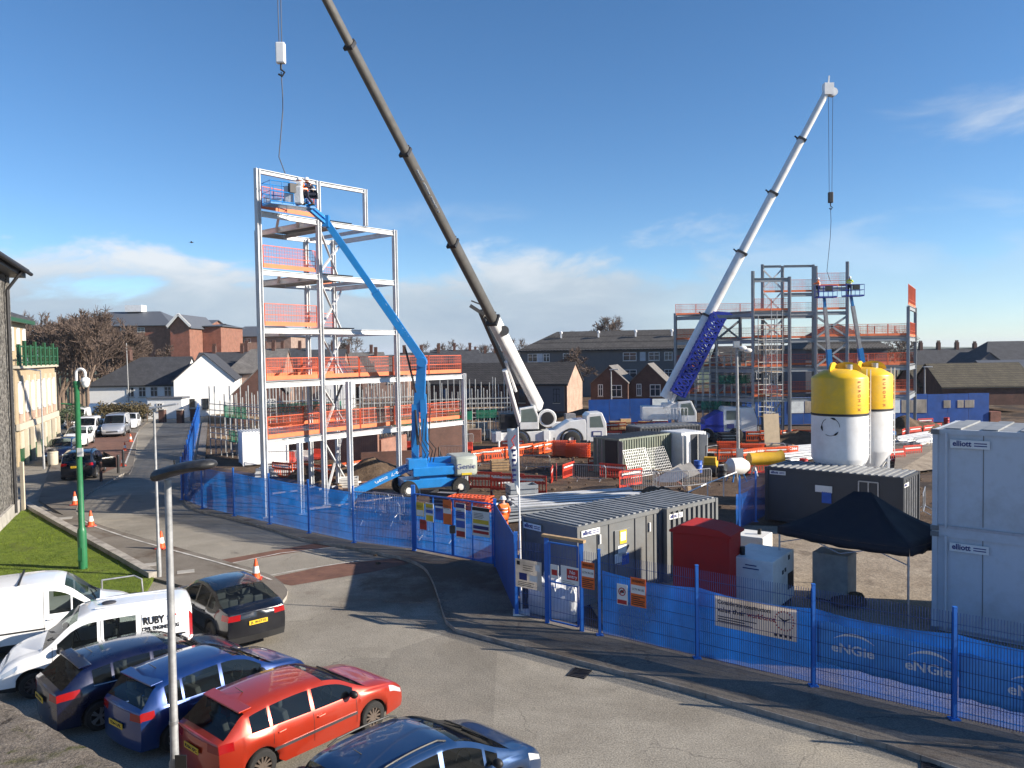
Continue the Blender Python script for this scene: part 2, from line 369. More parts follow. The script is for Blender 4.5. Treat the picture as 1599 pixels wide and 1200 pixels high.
 # ------------------------------------------------------------------ mesh building
class MB:
 def __init__(s):
  s.v, s.f, s.m = [], [], []
 def add(s, vs, fs, mi=0):
  k = len(s.v)
  s.v += [tuple(v) for v in vs]
  for f in fs:
   s.f.append(tuple(i + k for i in f))
   s.m.append(mi)
  return s
 def box(s, c, size, rz=0.0, mi=0, mat=None):
  x, y, z = (d / 2 for d in size)
  q = mat or Matrix.Rotation(rz, 4, "Z")
  c = V(c)
  vs = [c + (q.to_3x3() @ V(p)) for p in ((-x, -y, -z), (x, -y, -z), (x, y, -z), (-x, y, -z), (-x, -y, z), (x, -y, z), (x, y, z), (-x, y, z))]
  return s.add(vs, [(0, 3, 2, 1), (4, 5, 6, 7), (0, 1, 5, 4), (1, 2, 6, 5), (2, 3, 7, 6), (3, 0, 4, 7)], mi)
 def frame(s, a, b, up=None):
  a, b = V(a), V(b)
  d = (b - a).normalized()
  up = V(up) if up else (V((0, 0, 1)) if abs(d.z) < 0.95 else V((0, 1, 0)))
  r = d.cross(up).normalized()
  return a, b, d, r, r.cross(d).normalized()
 def bar(s, a, b, w, h=None, mi=0, up=None, w2=None, h2=None):
  """rectangular bar: w across, h along 'up'"""
  h = h or w
  w2, h2 = w2 or w, h2 or h
  a, b, d, r, u = s.frame(a, b, up)
  vs = []
  for p, ww, hh in ((a, w, h), (b, w2, h2)):
   vs += [p - r * ww / 2 - u * hh / 2, p + r * ww / 2 - u * hh / 2, p + r * ww / 2 + u * hh / 2, p - r * ww / 2 + u * hh / 2]
  return s.add(vs, [(0, 3, 2, 1), (4, 5, 6, 7), (0, 1, 5, 4), (1, 2, 6, 5), (2, 3, 7, 6), (3, 0, 4, 7)][:0] + [(0, 1, 2, 3), (7, 6, 5, 4), (4, 5, 1, 0), (5, 6, 2, 1), (6, 7, 3, 2), (7, 4, 0, 3)], mi)
 def ibeam(s, a, b, w, h, t=0.025, mi=0, up=None):
  a, b, d, r, u = s.frame(a, b, up)
  o = u * (h / 2 - t / 2)
  s.bar(a + o, b + o, w, t, mi, up=u)
  s.bar(a - o, b - o, w, t, mi, up=u)
  s.bar(a, b, t, h - 2 * t, mi, up=u)
  return s
 def tube(s, a, b, r1, r2=None, n=8, mi=0, caps=True):
  r2 = r1 if r2 is None else r2
  a, b, d, r, u = s.frame(a, b)
  vs = []
  for p, q in ((a, r1), (b, r2)):
   for i in range(n):
    t = 2 * math.pi * i / n
    vs.append(p + (r * math.cos(t) + u * math.sin(t)) * q)
  fs = [((i + 1) % n, i, n + i, n + (i + 1) % n) for i in range(n)]
  if caps:
   fs += [tuple(range(n)), tuple(reversed(range(n, 2 * n)))]
  return s.add(vs, fs, mi)
 def path(s, pts, r, n=6, mi=0, closed=False):
  pts = [V(p) for p in pts]
  rs = r if isinstance(r, (list, tuple)) else [r] * len(pts)
  vs, fs = [], []
  prev = None
  for i, p in enumerate(pts):
   a = pts[i - 1] if (i or closed) else p
   b = pts[(i + 1) % len(pts)] if (i < len(pts) - 1 or closed) else p
   d = (b - a).normalized()
   if prev is None:
    up = V((0, 0, 1)) if abs(d.z) < 0.9 else V((0, 1, 0))
    x = d.cross(up).normalized()
   else:
    x = (prev - d * prev.dot(d)).normalized()
   prev = x
   y = x.cross(d)
   for k in range(n):
    t = 2 * math.pi * k / n
    vs.append(p + (x * math.cos(t) + y * math.sin(t)) * rs[i])
  m = len(pts)
  for i in range(m if closed else m - 1):
   j = (i + 1) % m
   for k in range(n):
    k2 = (k + 1) % n
    fs.append((i * n + k2, i * n + k, j * n + k, j * n + k2))
  if not closed:
   fs += [tuple(range(n)), tuple(reversed(range((m - 1) * n, m * n)))]
  return s.add(vs, fs, mi)
 def lathe(s, prof, n=32, c=(0, 0, 0), mi=0, mis=None, axis=None):
  c = V(c)
  q = axis or Matrix.Identity(3)
  vs, base = [], len(s.v)
  for (r, z) in prof:
   for i in range(n):
    t = 2 * math.pi * i / n
    vs.append(c + q @ V((r * math.cos(t), r * math.sin(t), z)))
  for j in range(len(prof) - 1):
   fs = [(j * n + i, j * n + (i + 1) % n, (j + 1) * n + (i + 1) % n, (j + 1) * n + i) for i in range(n)]
   for f in fs:
    s.f.append(tuple(i + base for i in f))
    s.m.append(mis[j] if mis else mi)
  s.v += [tuple(v) for v in vs]
  return s
 def prism(s, poly, axis_vec, mi=0):
  """poly: 3-D points of one face, swept by axis_vec"""
  poly = [V(p) for p in poly]
  a = V(axis_vec)
  n = len(poly)
  nrm = V((0, 0, 0))
  for i in range(n):
   nrm += poly[i].cross(poly[(i + 1) % n])
  if nrm.dot(a) > 0:
   poly.reverse()
  vs = poly + [p + a for p in poly]
  fs = [tuple(range(n)), tuple(reversed(range(n, 2 * n)))] + [((i + 1) % n, i, n + i, n + (i + 1) % n) for i in range(n)]
  return s.add(vs, fs, mi)
 def quad(s, a, b, c, d, mi=0):
  return s.add([a, b, c, d], [(0, 1, 2, 3)], mi)
 def ball(s, c, r, n=10, mi=0, sc=(1, 1, 1)):
  c = V(c)
  k = n // 2
  vs = []
  for j in range(k + 1):
   ph = math.pi * j / k
   for i in range(n):
    t = 2 * math.pi * i / n
    vs.append(c + V((r * sc[0] * math.sin(ph) * math.cos(t), r * sc[1] * math.sin(ph) * math.sin(t), -r * sc[2] * math.cos(ph))))
  fs = [(j * n + i, j * n + (i + 1) % n, (j + 1) * n + (i + 1) % n, (j + 1) * n + i) for j in range(k) for i in range(n)]
  return s.add(vs, fs, mi)
 def build(s, name, mats, parent=None, world=False, loc=None, smooth=None, bevel=0.0):
  """world=True: the vertices are world points, moved into the parent's (unrotated or rotated) frame"""
  me = D.meshes.new(name)
  vs = s.v
  if world and parent is not None:
   inv = parent.matrix_basis.inverted()
   vs = [tuple(inv @ V(v)) for v in vs]
  elif world and loc is not None:
   lv = V(loc)
   vs = [tuple(V(v) - lv) for v in vs]
  me.from_pydata(vs, [], s.f)
  if not isinstance(mats, (list, tuple)):
   mats = [mats]
  for m in mats:
   me.materials.append(MT[m] if isinstance(m, str) else m)
  if len(mats) > 1:
   me.polygons.foreach_set("material_index", s.m)
  if smooth is not None:
   me.polygons.foreach_set("use_smooth", [True] * len(me.polygons))
   if smooth < 170:
    me.set_sharp_from_angle(angle=R(smooth))
  me.update()
  o = D.objects.new(name, me)
  COL.objects.link(o)
  if parent is not None:
   o.parent = parent
  if loc is not None:
   o.location = loc
  if bevel:
   b = o.modifiers.new("edge", "BEVEL")
   b.width, b.segments, b.limit_method, b.angle_limit = bevel, 2, "ANGLE", R(40)
  return o
def tag(o, label=None, cat=None, group=None, kind=None):
 if label:
  o["label"] = label
 if cat:
  o["category"] = cat
 if group:
  o["group"] = group
 if kind:
  o["kind"] = kind
 return o
def thing(name, label, cat, loc=(0, 0, 0), rz=0.0, group=None):
 o = D.objects.new(name, None)
 COL.objects.link(o)
 o.location = loc
 o.rotation_euler = (0, 0, rz)
 bpy_mat = Matrix.Translation(V(loc)) @ Matrix.Rotation(rz, 4, "Z")
 o.matrix_basis = bpy_mat
 return tag(o, label, cat, group)
def dup(o, loc=None, rz=None, label=None, group=None, scale=None, parent=None):
 c = o.copy()
 COL.objects.link(c)
 if parent is not None:
  c.parent = parent
 for ch in KIDS.get(o.name) or [x for x in o.children]:
  dup(ch, parent=c)
 if loc is not None:
  c.location = loc
 if rz is not None:
  c.rotation_euler = (0, 0, rz)
 if scale is not None:
  c.scale = (scale,) * 3 if not isinstance(scale, (tuple, list)) else scale
 if label:
  c["label"] = label
 if group:
  c["group"] = group
 return c
KIDS = {}
def text(body, size, mat, parent, origin, right, up, name="lettering", width=None, bold=0.0, depth=0.002, shear=0.0, align="CENTER", world=False):
 """flat lettering as a mesh; origin is the middle of the line"""
 cu = D.curves.new(name, "FONT")
 cu.body = body
 cu.size = size
 cu.align_x = align
 cu.align_y = "CENTER"
 cu.extrude = depth
 cu.offset = bold
 cu.shear = shear
 cu.resolution_u = 3
 to = D.objects.new(name, cu)
 COL.objects.link(to)
 dg = bpy.context.evaluated_depsgraph_get()
 me = D.meshes.new_from_object(to.evaluated_get(dg))
 D.objects.remove(to)
 D.curves.remove(cu)
 r, u = V(right).normalized(), V(up).normalized()
 n = r.cross(u)
 sx = 1.0
 if width and len(me.vertices):
  w = max(v.co.x for v in me.vertices) - min(v.co.x for v in me.vertices)
  sx = width / max(w, 1e-6)
 o3 = V(origin)
 for v in me.vertices:
  v.co = o3 + r * v.co.x * sx + u * v.co.y + n * v.co.z
 if world and parent is not None:
  inv = parent.matrix_basis.inverted()
  for v in me.vertices:
   v.co = inv @ v.co
 me.materials.clear()
 me.materials.append(MT[mat])
 me.name = name
 o = D.objects.new(name, me)
 COL.objects.link(o)
 if parent is not None:
  o.parent = parent
 return o
def curve_pts(ctrl, step=0.5):
 """Catmull-Rom through 2-D control points"""
 P = [V((*c, 0)) if len(c) == 2 else V(c) for c in ctrl]
 out = []
 for i in range(len(P) - 1):
  p0, p1, p2, p3 = P[max(0, i - 1)], P[i], P[i + 1], P[min(len(P) - 1, i + 2)]
  n = max(1, int((p2 - p1).length / step))
  for k in range(n):
   t = k / n
   out.append(0.5 * ((2 * p1) + (p2 - p0) * t + (2 * p0 - 5 * p1 + 4 * p2 - p3) * t * t + (3 * p1 - p0 - 3 * p2 + p3) * t ** 3))
 out.append(P[-1])
 return out
 # ------------------------------------------------------------------ light, sky
SUN_EL, SUN_AZ = R(24), math.atan2(0.975, -0.20)
w = D.worlds.new("World")
SC.world = w
w.use_nodes = True
nt = w.node_tree
bg = nt.nodes["Background"]
sky = N(nt, "ShaderNodeTexSky", sky_type="NISHITA", sun_disc=False)
sky.sun_elevation, sky.sun_rotation = SUN_EL, SUN_AZ
sky.altitude, sky.air_density, sky.dust_density, sky.ozone_density = 1200, 0.9, 0.0, 3.0
SKY_STRENGTH = 0.075
tc = N(nt, "ShaderNodeTexCoord")
sp = N(nt, "ShaderNodeSeparateXYZ")
L(nt, tc.outputs["Generated"], sp.inputs[0])
def mth(op, a, b=None, clamp=False):
 n = N(nt, "ShaderNodeMath", operation=op, use_clamp=clamp)
 for i, x in enumerate((a, b)):
  if x is None:
   continue
  if isinstance(x, (int, float)):
   n.inputs[i].default_value = x
  else:
   L(nt, x, n.inputs[i])
 return n.outputs[0]
def band(x, a, b):
 n = N(nt, "ShaderNodeMapRange", interpolation_type="SMOOTHSTEP")
 L(nt, x, n.inputs[0])
 n.inputs[1].default_value, n.inputs[2].default_value = a, b
 return n.outputs[0]
az = mth("ARCTAN2", sp.outputs[0], sp.outputs[1])
el = mth("ARCSINE", sp.outputs[2])
cv = N(nt, "ShaderNodeCombineXYZ")
L(nt, mth("MULTIPLY", az, 1.0), cv.inputs[0])
L(nt, mth("MULTIPLY", el, 2.6), cv.inputs[1])
n1 = N(nt, "ShaderNodeTexNoise", Scale=5.5, Detail=10.0, Roughness=0.58, Distortion=0.35)
L(nt, cv.outputs[0], n1.inputs["Vector"])
n2 = N(nt, "ShaderNodeTexNoise", Scale=1.6, Detail=3.0, Roughness=0.5)
L(nt, cv.outputs[0], n2.inputs["Vector"])
top = mth("ADD", mth("MULTIPLY", mth("SUBTRACT", n1.outputs[0], 0.5), 0.26), mth("MULTIPLY", mth("SUBTRACT", n2.outputs[0], 0.5), 0.10))
edge = mth("SUBTRACT", mth("ADD", top, mth("ADD", 0.100, mth("MULTIPLY", band(az, -0.22, 0.02), 0.036))), el)
bank = band(edge, -0.015, 0.036)
side = mth("SUBTRACT", 1.0, mth("MULTIPLY", band(az, 0.10, 0.34), 0.72))
bank = mth("MULTIPLY", bank, side)
cx = mth("DIVIDE", mth("SUBTRACT", az, 0.54), 0.19)
cy = mth("DIVIDE", mth("SUBTRACT", el, 0.248), 0.036)
rr = mth("ADD", mth("MULTIPLY", cx, cx), mth("MULTIPLY", cy, cy))
puff = band(mth("ADD", mth("SUBTRACT", 1.0, rr), mth("MULTIPLY", mth("SUBTRACT", n1.outputs[0], 0.5), 4.0)), 0.0, 1.6)
wx = mth("DIVIDE", mth("SUBTRACT", az, -0.08), 0.16)
wy = mth("DIVIDE", mth("SUBTRACT", el, 0.168), 0.035)
wr = mth("ADD", mth("MULTIPLY", wx, wx), mth("MULTIPLY", wy, wy))
wisp = mth("MULTIPLY", band(mth("ADD", mth("SUBTRACT", 0.7, wr), mth("MULTIPLY", mth("SUBTRACT", n1.outputs[0], 0.5), 4.0)), 0.0, 1.8), 0.35)
cov = mth("MAXIMUM", bank, mth("MAXIMUM", mth("MULTIPLY", puff, 0.75), wisp))
cov = mth("MULTIPLY", cov, 0.95)
shade = ramp(nt, mth("ADD", mth("MULTIPLY", n1.outputs[0], 0.8), mth("MULTIPLY", band(el, 0.0, 0.15), 0.40)), [(0.38, (0.32, 0.41, 0.52)), (0.62, (0.45, 0.53, 0.61)), (0.85, (0.70, 0.74, 0.78))])
bg2 = N(nt, "ShaderNodeBackground", Strength=0.62)
L(nt, shade, bg2.inputs[0])
hs = N(nt, "ShaderNodeHueSaturation", Hue=0.5, Saturation=1.16, Value=1.16)
L(nt, sky.outputs[0], hs.inputs["Color"])
L(nt, hs.outputs[0], bg.inputs[0])
bg.inputs[1].default_value = SKY_STRENGTH
mixw = N(nt, "ShaderNodeMixShader")
L(nt, cov, mixw.inputs[0])
L(nt, bg.outputs[0], mixw.inputs[1])
L(nt, bg2.outputs[0], mixw.inputs[2])
L(nt, mixw.outputs[0], nt.nodes["World Output"].inputs[0])
sd = D.lights.new("sun", "SUN")
sd.energy, sd.angle, sd.color = 5.0, R(0.53), (1.0, 0.90, 0.76)
so = D.objects.new("sun", sd)
COL.objects.link(so)
sv = V((math.cos(SUN_EL) * math.sin(SUN_AZ), math.cos(SUN_EL) * math.cos(SUN_AZ), math.sin(SUN_EL)))
so.rotation_euler = sv.to_track_quat("Z", "Y").to_euler()
SC.view_settings.view_transform = "Standard"
SC.view_settings.look = "None"
SC.view_settings.exposure = 0.95
SC.view_settings.gamma = 1
SC.view_settings.use_curve_mapping = False
SC.render.engine = "CYCLES"
SC.cycles.use_denoising = True
SC.cycles.max_bounces = 6
SC.cycles.transparent_max_bounces = 24
SC.cycles.sample_clamp_indirect = 6
 # ------------------------------------------------------------------ ground
ASPHALT = ground_mat("asphalt", [(0.3, (0.215, 0.195, 0.162)), (0.7, (0.31, 0.285, 0.24))], 0.55, (26, 0.42), 0.55, cracks=True, mud=(-2.0, 28.0, 9.0),
 big=[((0.155, 0.138, 0.112), 0.16, 0.50, 0.72), ((0.335, 0.30, 0.24), 0.22, 0.56, 0.70), ((0.075, 0.067, 0.058), 0.9, 0.66, 0.74)], bdist=0.012)
PAVE = ground_mat("pavement_tarmac", [(0.3, (0.14, 0.122, 0.10)), (0.7, (0.22, 0.195, 0.165))], 0.8, (30, 0.3), 0.4, cracks=True, mud=(-2.0, 28.5, 6.0),
 big=[((0.10, 0.075, 0.055), 0.4, 0.52, 0.68)], bdist=0.01)
SITE = ground_mat("site_soil", [(0.3, (0.055, 0.033, 0.020)), (0.7, (0.145, 0.094, 0.058))], 0.5, (9, 0.4), 0.9,
 big=[((0.035, 0.024, 0.017), 0.13, 0.50, 0.60), ((0.23, 0.18, 0.125), 0.21, 0.60, 0.70)], bdist=0.05)
MT["red_paving"] = brick_mat("red_paving", (0.18, 0.085, 0.055), (0.14, 0.065, 0.045), (0.12, 0.07, 0.05), bw=0.2, bh=0.1, swap="XY", msize=0.008)
MT["grass"] = ground_mat("grass_turf", [(0.3, (0.085, 0.135, 0.010)), (0.7, (0.18, 0.24, 0.024))], 1.6, (38, 0.5), 0.9, big=[((0.10, 0.115, 0.03), 0.8, 0.55, 0.7)], bdist=0.05)
MT["field"] = ground_mat("far_fields", [(0.35, (0.055, 0.085, 0.045)), (0.5, (0.09, 0.11, 0.06)), (0.65, (0.13, 0.12, 0.085))], 0.012, (0.08, 0.4), 0.1)
xs = [-6000, -2500, -1000, -400, -200, -120, -90] + [x for x in range(-70, 91, 3)] + [120, 200, 400, 1000, 2500, 6000]
ys = [-300, -60, -10] + [y for y in range(0, 141, 3)] + [150, 170, 200, 280, 400, 700, 1200, 2200, 4000, 8000]
mb = MB()
for y in ys:
 for x in xs:
  z = gz(x, y) - 0.03
  if y > 10 and -16 < x < 70 and y < 130:
   z += 0.16 * noise.noise((x * 0.21, y * 0.21, 3.0)) * ss(20, 34, y) * ss(-9, 2, x)
  mb.v.append((x, y, z))
nx = len(xs)
for j in range(len(ys) - 1):
 for i in range(nx - 1):
  mb.f.append((j * nx + i, j * nx + i + 1, (j + 1) * nx + i + 1, (j + 1) * nx + i))
  mb.m.append(1 if (xs[i] > 160 or xs[i] < -90 or ys[j] > 160) else 0)
ground = tag(mb.build("ground", [SITE, "field"], smooth=180), kind="structure")
def sheet(name, pts, z, mat, kind="structure", h=None):
 """flat ground sheet through 2-D points; with h a slab whose top is at z and whose sides show"""
 mb = MB()
 if h:
  mb.prism([(p[0], p[1], z) for p in pts], (0, 0, -h))
 else:
  q = [V((p[0], p[1], z)) for p in pts]
  ar = sum(q[i].x * q[(i + 1) % len(q)].y - q[(i + 1) % len(q)].x * q[i].y for i in range(len(q)))
  if ar < 0:
   q.reverse()
  mb.add(q, [tuple(range(len(q)))])
 o = mb.build(name, mat)
 return tag(o, kind=kind) if kind else o
FAR_DIR = V((-0.355, 0.935))
kr_px = [(288, 783), (305, 798), (361, 812), (420, 828), (477, 846), (542, 857), (600, 869), (636, 877), (662, 890), (676, 912), (688, 947), (697, 975), (712, 988), (740, 995),
 (820, 1016), (901, 1037), (1062, 1079), (1223, 1126), (1385, 1170), (1438, 1188)]
kr = [gp(*p) for p in kr_px]
d = V(kr[-1]) - V(kr[-2])
d.normalize()
kr.append(tuple(V(kr[-1]) + d * 12))
c0 = V(kr[0])
far = [tuple(c0 + V((-0.6, 2.0))), tuple(c0 + V((-0.9, 5.0)))]
far = [tuple(V(far[-1]) + FAR_DIR * t) for t in (75, 45, 20, 5)] + far[::-1]
kerb_r = [(p.x, p.y) for p in curve_pts(far + kr, 0.6)]
kl_px = [(216, 674), (207, 732), (190, 743), (155, 763), (135, 776), (122, 791), (120, 807), (147, 820), (200, 837), (270, 857), (340, 877), (397, 893), (430, 907), (449, 926), (441, 944), (425, 957)]
kerb_l = [(p.x, p.y) for p in curve_pts([gp(*p) for p in kl_px], 0.6)]
road_pts = kerb_r + [(40, -20), (-40, -20), (-70, 30), (-70, 125), (-50, 125)]
sheet("road", road_pts, 0.0, ASPHALT)
FP = [V((9.28, 16.44)) + V((-2.31, 1.77)) * k for k in range(-3, 4)]        # posts of the near run, right to left
GATE_R, GATE_L, CORNER = V((1.88, 22.1)), V((0.93, 22.83)), V((0.04, 23.5))
HOARD = V((-0.71, 29.0))
DG_L = V((-4.06, 31.6))
LEFT = [V((-4.06, 31.6)), V((-6.8, 33.1)), V((-9.2, 35.05)), V((-11.6, 37.1)), V((-14.0, 39.15)), V((-16.4, 41.2)), V((-18.6, 43.9))]
FARP = [V((-18.6, 43.9)) + V((-0.7, 2.0))] + [V((-19.6, 46.6)) + FAR_DIR * (3.6 * k) for k in range(1, 16)]
fence_line = FARP[::-1] + LEFT[::-1] + [HOARD, CORNER, GATE_L, GATE_R] + FP[::-1]
inner = [(p.x + 0.3, p.y + 0.3) for p in fence_line]
k0 = [p for p in kerb_r]
pav = k0 + [(FP[0].x + 6, FP[0].y - 4)] + inner[::-1]
sheet("pavement", pav, 0.11, PAVE, h=0.3)
def kerb_strip(name, pts, z, off, h=0.3, w=0.15):
 """row of kerb stones along a line, standing just proud of the pavement"""
 mb = MB()
 P = [V((*p, 0)) for p in pts]
 for i in range(len(P) - 1):
  a, b = P[i], P[i + 1]
  d = (b - a).normalized()
  n = V((-d.y, d.x, 0)) * off
  e = d * 0.006
  j = 0.004 * rnd.uniform(-1, 1)
  q = [a + e, b - e, b - e + n * w, a + e + n * w]
  mb.prism([(p.x, p.y, z + j) for p in q], (0, 0, -h))
 return tag(mb.build(name, "kerb"), kind="structure")
kerb_strip("kerb", kerb_r, 0.118, -0.06, w=0.24)
wall_px = [(40, 793), (90, 822), (140, 850), (190, 878), (240, 907)]
gw = [gp(*p) for p in wall_px]
left_back = [(-23.0, 40.0), (-27.0, 44.5), (-45.0, 78.0), (-52.0, 100.0)]
pl = kerb_l + gw[::-1] + left_back + [(-44, 100), tuple(V(kerb_l[0]) + FAR_DIR * 12)]
sheet("pavement", pl, 0.10, PAVE, h=0.3)
kerb_strip("kerb", kerb_l, 0.106, 0.06)
bay = [gp(*p) for p in [(112, 735), (160, 742), (196, 726), (215, 678), (165, 674), (140, 690)]]
sheet("parking_bay", bay, 0.108, "red_paving")
sheet("crossing_strip", [gp(*p) for p in [(338, 876), (492, 849), (522, 853), (352, 881)]], 0.006, "red_paving")
sheet("crossing_strip", [gp(*p) for p in [(408, 905), (520, 882), (618, 872), (640, 880), (585, 893), (455, 915)]], 0.006, "red_paving")
def strip(name, pts, wd, z, mat="line_white"):
 mb = MB()
 P = [V((*p, 0)) for p in pts]
 for i in range(len(P) - 1):
  d = (P[i + 1] - P[i]).normalized()
  n = V((-d.y, d.x, 0)) * wd / 2
  mb.quad(*[(q.x, q.y, z) for q in (P[i] - n, P[i + 1] - n, P[i + 1] + n, P[i] + n)])
 return tag(mb.build(name, mat), kind="structure")
strip("road_marking", [gp(*p) for p in [(196, 726), (206, 700), (215, 677), (190, 675)]], 0.12, 0.116)
strip("road_marking", [gp(*p) for p in [(352, 882), (440, 864), (524, 855)]], 0.09, 0.011)
strip("road_marking", [gp(*p) for p in [(400, 903), (470, 890), (560, 876)]], 0.08, 0.011)
strip("road_marking", [(p.x, p.y) for p in [G(*q, .11) for q in [(128, 812), (150, 823), (200, 840), (268, 859), (335, 877), (392, 893), (424, 906)]]], 0.10, 0.114)
for (px, py, sx, sy) in [(97, 810, .9, .6), (236, 882, .7, .5), (290, 893, .6, .45), (330, 915, .5, .5)]:
 p = G(px, py, 0.1)
 o = MB().box((0, 0, 0), (sx, sy, 0.03), 0.4).build("manhole_cover", "concrete", loc=(p.x, p.y, 0.095), bevel=0.004)
 tag(o, kind="structure")
for k, (px, py) in enumerate([(905, 1052), (1460, 1205)]):
 p = G(px, py)
 mb = MB()
 for i in range(7):
  mb.box((0, -0.24 + i * 0.08, 0.0), (0.4, 0.045, 0.03))
 mb.box((0.215, 0, 0), (0.03, 0.56, 0.03)).box((-0.215, 0, 0), (0.03, 0.56, 0.03))
 go = tag(mb.build("road_gully", "dark_steel", loc=(p.x, p.y, 0.012)), kind="structure")
 go.rotation_euler = (0, 0, -0.45)
gr = [gp(28, 808)] + gw + [gp(222, 938), gp(-90, 948), gp(-90, 838)]
sheet("lawn", gr, 0.125, "grass", h=0.3)
mb = MB()
xs_ = [p[0] for p in gr]
ys_ = [p[1] for p in gr]
def inside(x, y, poly):
 c = False
 for i in range(len(poly)):
  (x1, y1), (x2, y2) = poly[i], poly[i - 1]
  if (y1 > y) != (y2 > y) and x < (x2 - x1) * (y - y1) / (y2 - y1) + x1:
   c = not c
 return c
for _ in range(26000):
 x, y = rnd.uniform(min(xs_), max(xs_)), rnd.uniform(min(ys_), max(ys_))
 if not inside(x, y, gr):
  continue
 h = rnd.uniform(0.03, 0.075) * (1 + 0.8 * noise.noise((x * 0.6, y * 0.6, 0)))
 a, t = rnd.uniform(0, 6.28), rnd.uniform(0, 0.05)
 dx, dy = 0.012 * math.cos(a), 0.012 * math.sin(a)
 mb.add([(x - dx, y - dy, 0.12), (x + dx, y + dy, 0.12), (x + t * math.sin(a), y - t * math.cos(a), 0.125 + h)], [(0, 1, 2)])
tag(mb.build("grass", "grass"), kind="stuff")
mb = MB()
P = [V((*p, 0)) for p in gw]
for i in range(len(P) - 1):
 mb.bar(P[i] + V((0, 0, 0.16)), P[i + 1] + V((0, 0, 0.16)), 0.34, 0.3)
eo = mb.build("garden_wall", "kerb", bevel=0.01)
tag(eo, "low weathered concrete edging wall between lawn and pavement", "wall")
MT["hardcore"] = ground_mat("hardcore", [(0.3, (0.19, 0.15, 0.11)), (0.7, (0.34, 0.285, 0.22))], 0.7, (12, 0.3), 0.6, big=[((0.13, 0.10, 0.075), 0.35, 0.55, 0.68)], bdist=0.03)
slab = [(2.6, 22.3), (11.5, 15.6), (17, 18), (17, 34), (9.5, 36), (2.0, 28.2)]
sheet("yard_surface", slab, 0.03, "hardcore")
mb = MB()
yard = [gp(1395, 745), gp(1470, 735), gp(1480, 690), gp(1400, 705)]
mb.add([(p[0], p[1], gz(*p) + 0.16) for p in yard], [(0, 1, 2, 3)])
tag(mb.build("yard_surface", "hardcore"), kind="structure")
 # ------------------------------------------------------------------ fence
def wires(mb, a, b, z0, z1, pitch=0.055, t=0.007, rows=(), up_t=None, spike=0.0):
 a, b = V((*a, 0)), V((*b, 0))
 d = b - a
 n = max(2, int(d.length / pitch))
 for i in range(n + 1):
  p = a + d * (i / n)
  mb.bar((p.x, p.y, z0), (p.x, p.y, z1 + spike), t, t)
 for z in rows:
  mb.bar((a.x, a.y, z), (b.x, b.y, z), 0.010, 0.010)
def net_panel(mb, a, b, z0, za, zb, sag, off, nseg=8, wob=0.03, seed=0):
 a, b = V((*a, 0)), V((*b, 0))
 d = (b - a)
 n = V((-d.y, d.x, 0)).normalized()
 rows = 5
 k = len(mb.v)
 for j in range(rows):
  for i in range(nseg + 1):
   t = i / nseg
   top = za + (zb - za) * t - sag * 4 * t * (1 - t)
   z = z0 + (top - z0) * j / (rows - 1)
   p = a + d * t + n * (off + wob * noise.noise((t * 5 + seed, j * 0.9, seed)))
   mb.v.append((p.x, p.y, z))
 for j in range(rows - 1):
  for i in range(nseg):
   q = k + j * (nseg + 1) + i
   mb.f.append((q, q + 1, q + nseg + 2, q + nseg + 1))
   mb.m.append(0)
def fence_run(pts, label, h=2.35, net=(1.75, 1.75, 0.08), pitch=0.055, lt="net", skip=(), gap=0.05, base=0.1, bare=()):
 root = thing("mesh_fence", label, "fence", (pts[0].x, pts[0].y, base))
 for i, p in enumerate(pts):
  if i in bare:
   continue
  mb = MB().box((p.x, p.y, base + h / 2 + 0.03), (0.075, 0.075, h + 0.06)).box((p.x, p.y, base + h + 0.07), (0.085, 0.085, 0.02))
  mb.box((p.x, p.y, base + 0.02), (0.2, 0.2, 0.03))
  mb.build("post", "fence_blue", root, world=True)
 for i in range(len(pts) - 1):
  a, b = pts[i], pts[i + 1]
  mb = MB()
  wires(mb, a, b, base + gap, base + h - 0.1, pitch, 0.0095, rows=[base + 0.08 + 0.33 * k for k in range(7)], spike=0.06)
  mb.build("mesh_panel", "wire_blue", root, world=True)
  if net and i not in skip:
   nb = MB()
   net_panel(nb, a, b, base + 0.02, base + net[0], base + net[1], net[2], 0.16 * (1 if FENCE_SIDE > 0 else -1), seed=i * 3.1 + pts[0].x)
   nb.build("netting", lt, root, world=True, smooth=180)
 return root
FENCE_SIDE = -1
near_pts = FP[:]           # right to left
fence_run(near_pts, "long blue mesh fence with sagging blue netting along the pavement in front of the cabins", net=(1.8, 1.8, 0.10))
FENCE_SIDE = -1
fence_run([FP[-1], GATE_R], "short blue mesh fence piece just right of the narrow gate", net=None, bare=(0, 1))
fence_run([GATE_L, CORNER], "short blue mesh fence piece beside the white feather flag", net=None, bare=(0, 1))
fence_run(LEFT, "blue netted fence curving around the bend of the road below the steel tower", net=(2.15, 2.15, 0.05), lt="net_light", pitch=0.08, bare=(0,))
fence_run([LEFT[-1]] + FARP, "blue netted fence running away along the far road towards the white house", net=(2.2, 2.2, 0.06), lt="net", pitch=0.16, bare=(0,))
root = thing("site_hoarding", "solid blue hoarding at the corner between the double gate and the feather flag", "fence", (CORNER.x, CORNER.y, 0.1))
n = 5
d = (HOARD - CORNER)
for i in range(n):
 a, b = CORNER + d * (i / n), CORNER + d * ((i + 1) / n)
 e = d.normalized() * 0.008
 MB().bar((a.x + e.x, a.y + e.y, 1.3), (b.x - e.x, b.y - e.y, 1.3), 0.03, 2.35).build("board", "hoarding_blue", root, world=True)
for i in range(n + 1):
 a = CORNER + d * (i / n)
 if i in (0, n):
  MB().box((a.x, a.y, 1.35), (0.12, 0.12, 2.6)).build("post", "fence_blue", root, world=True)
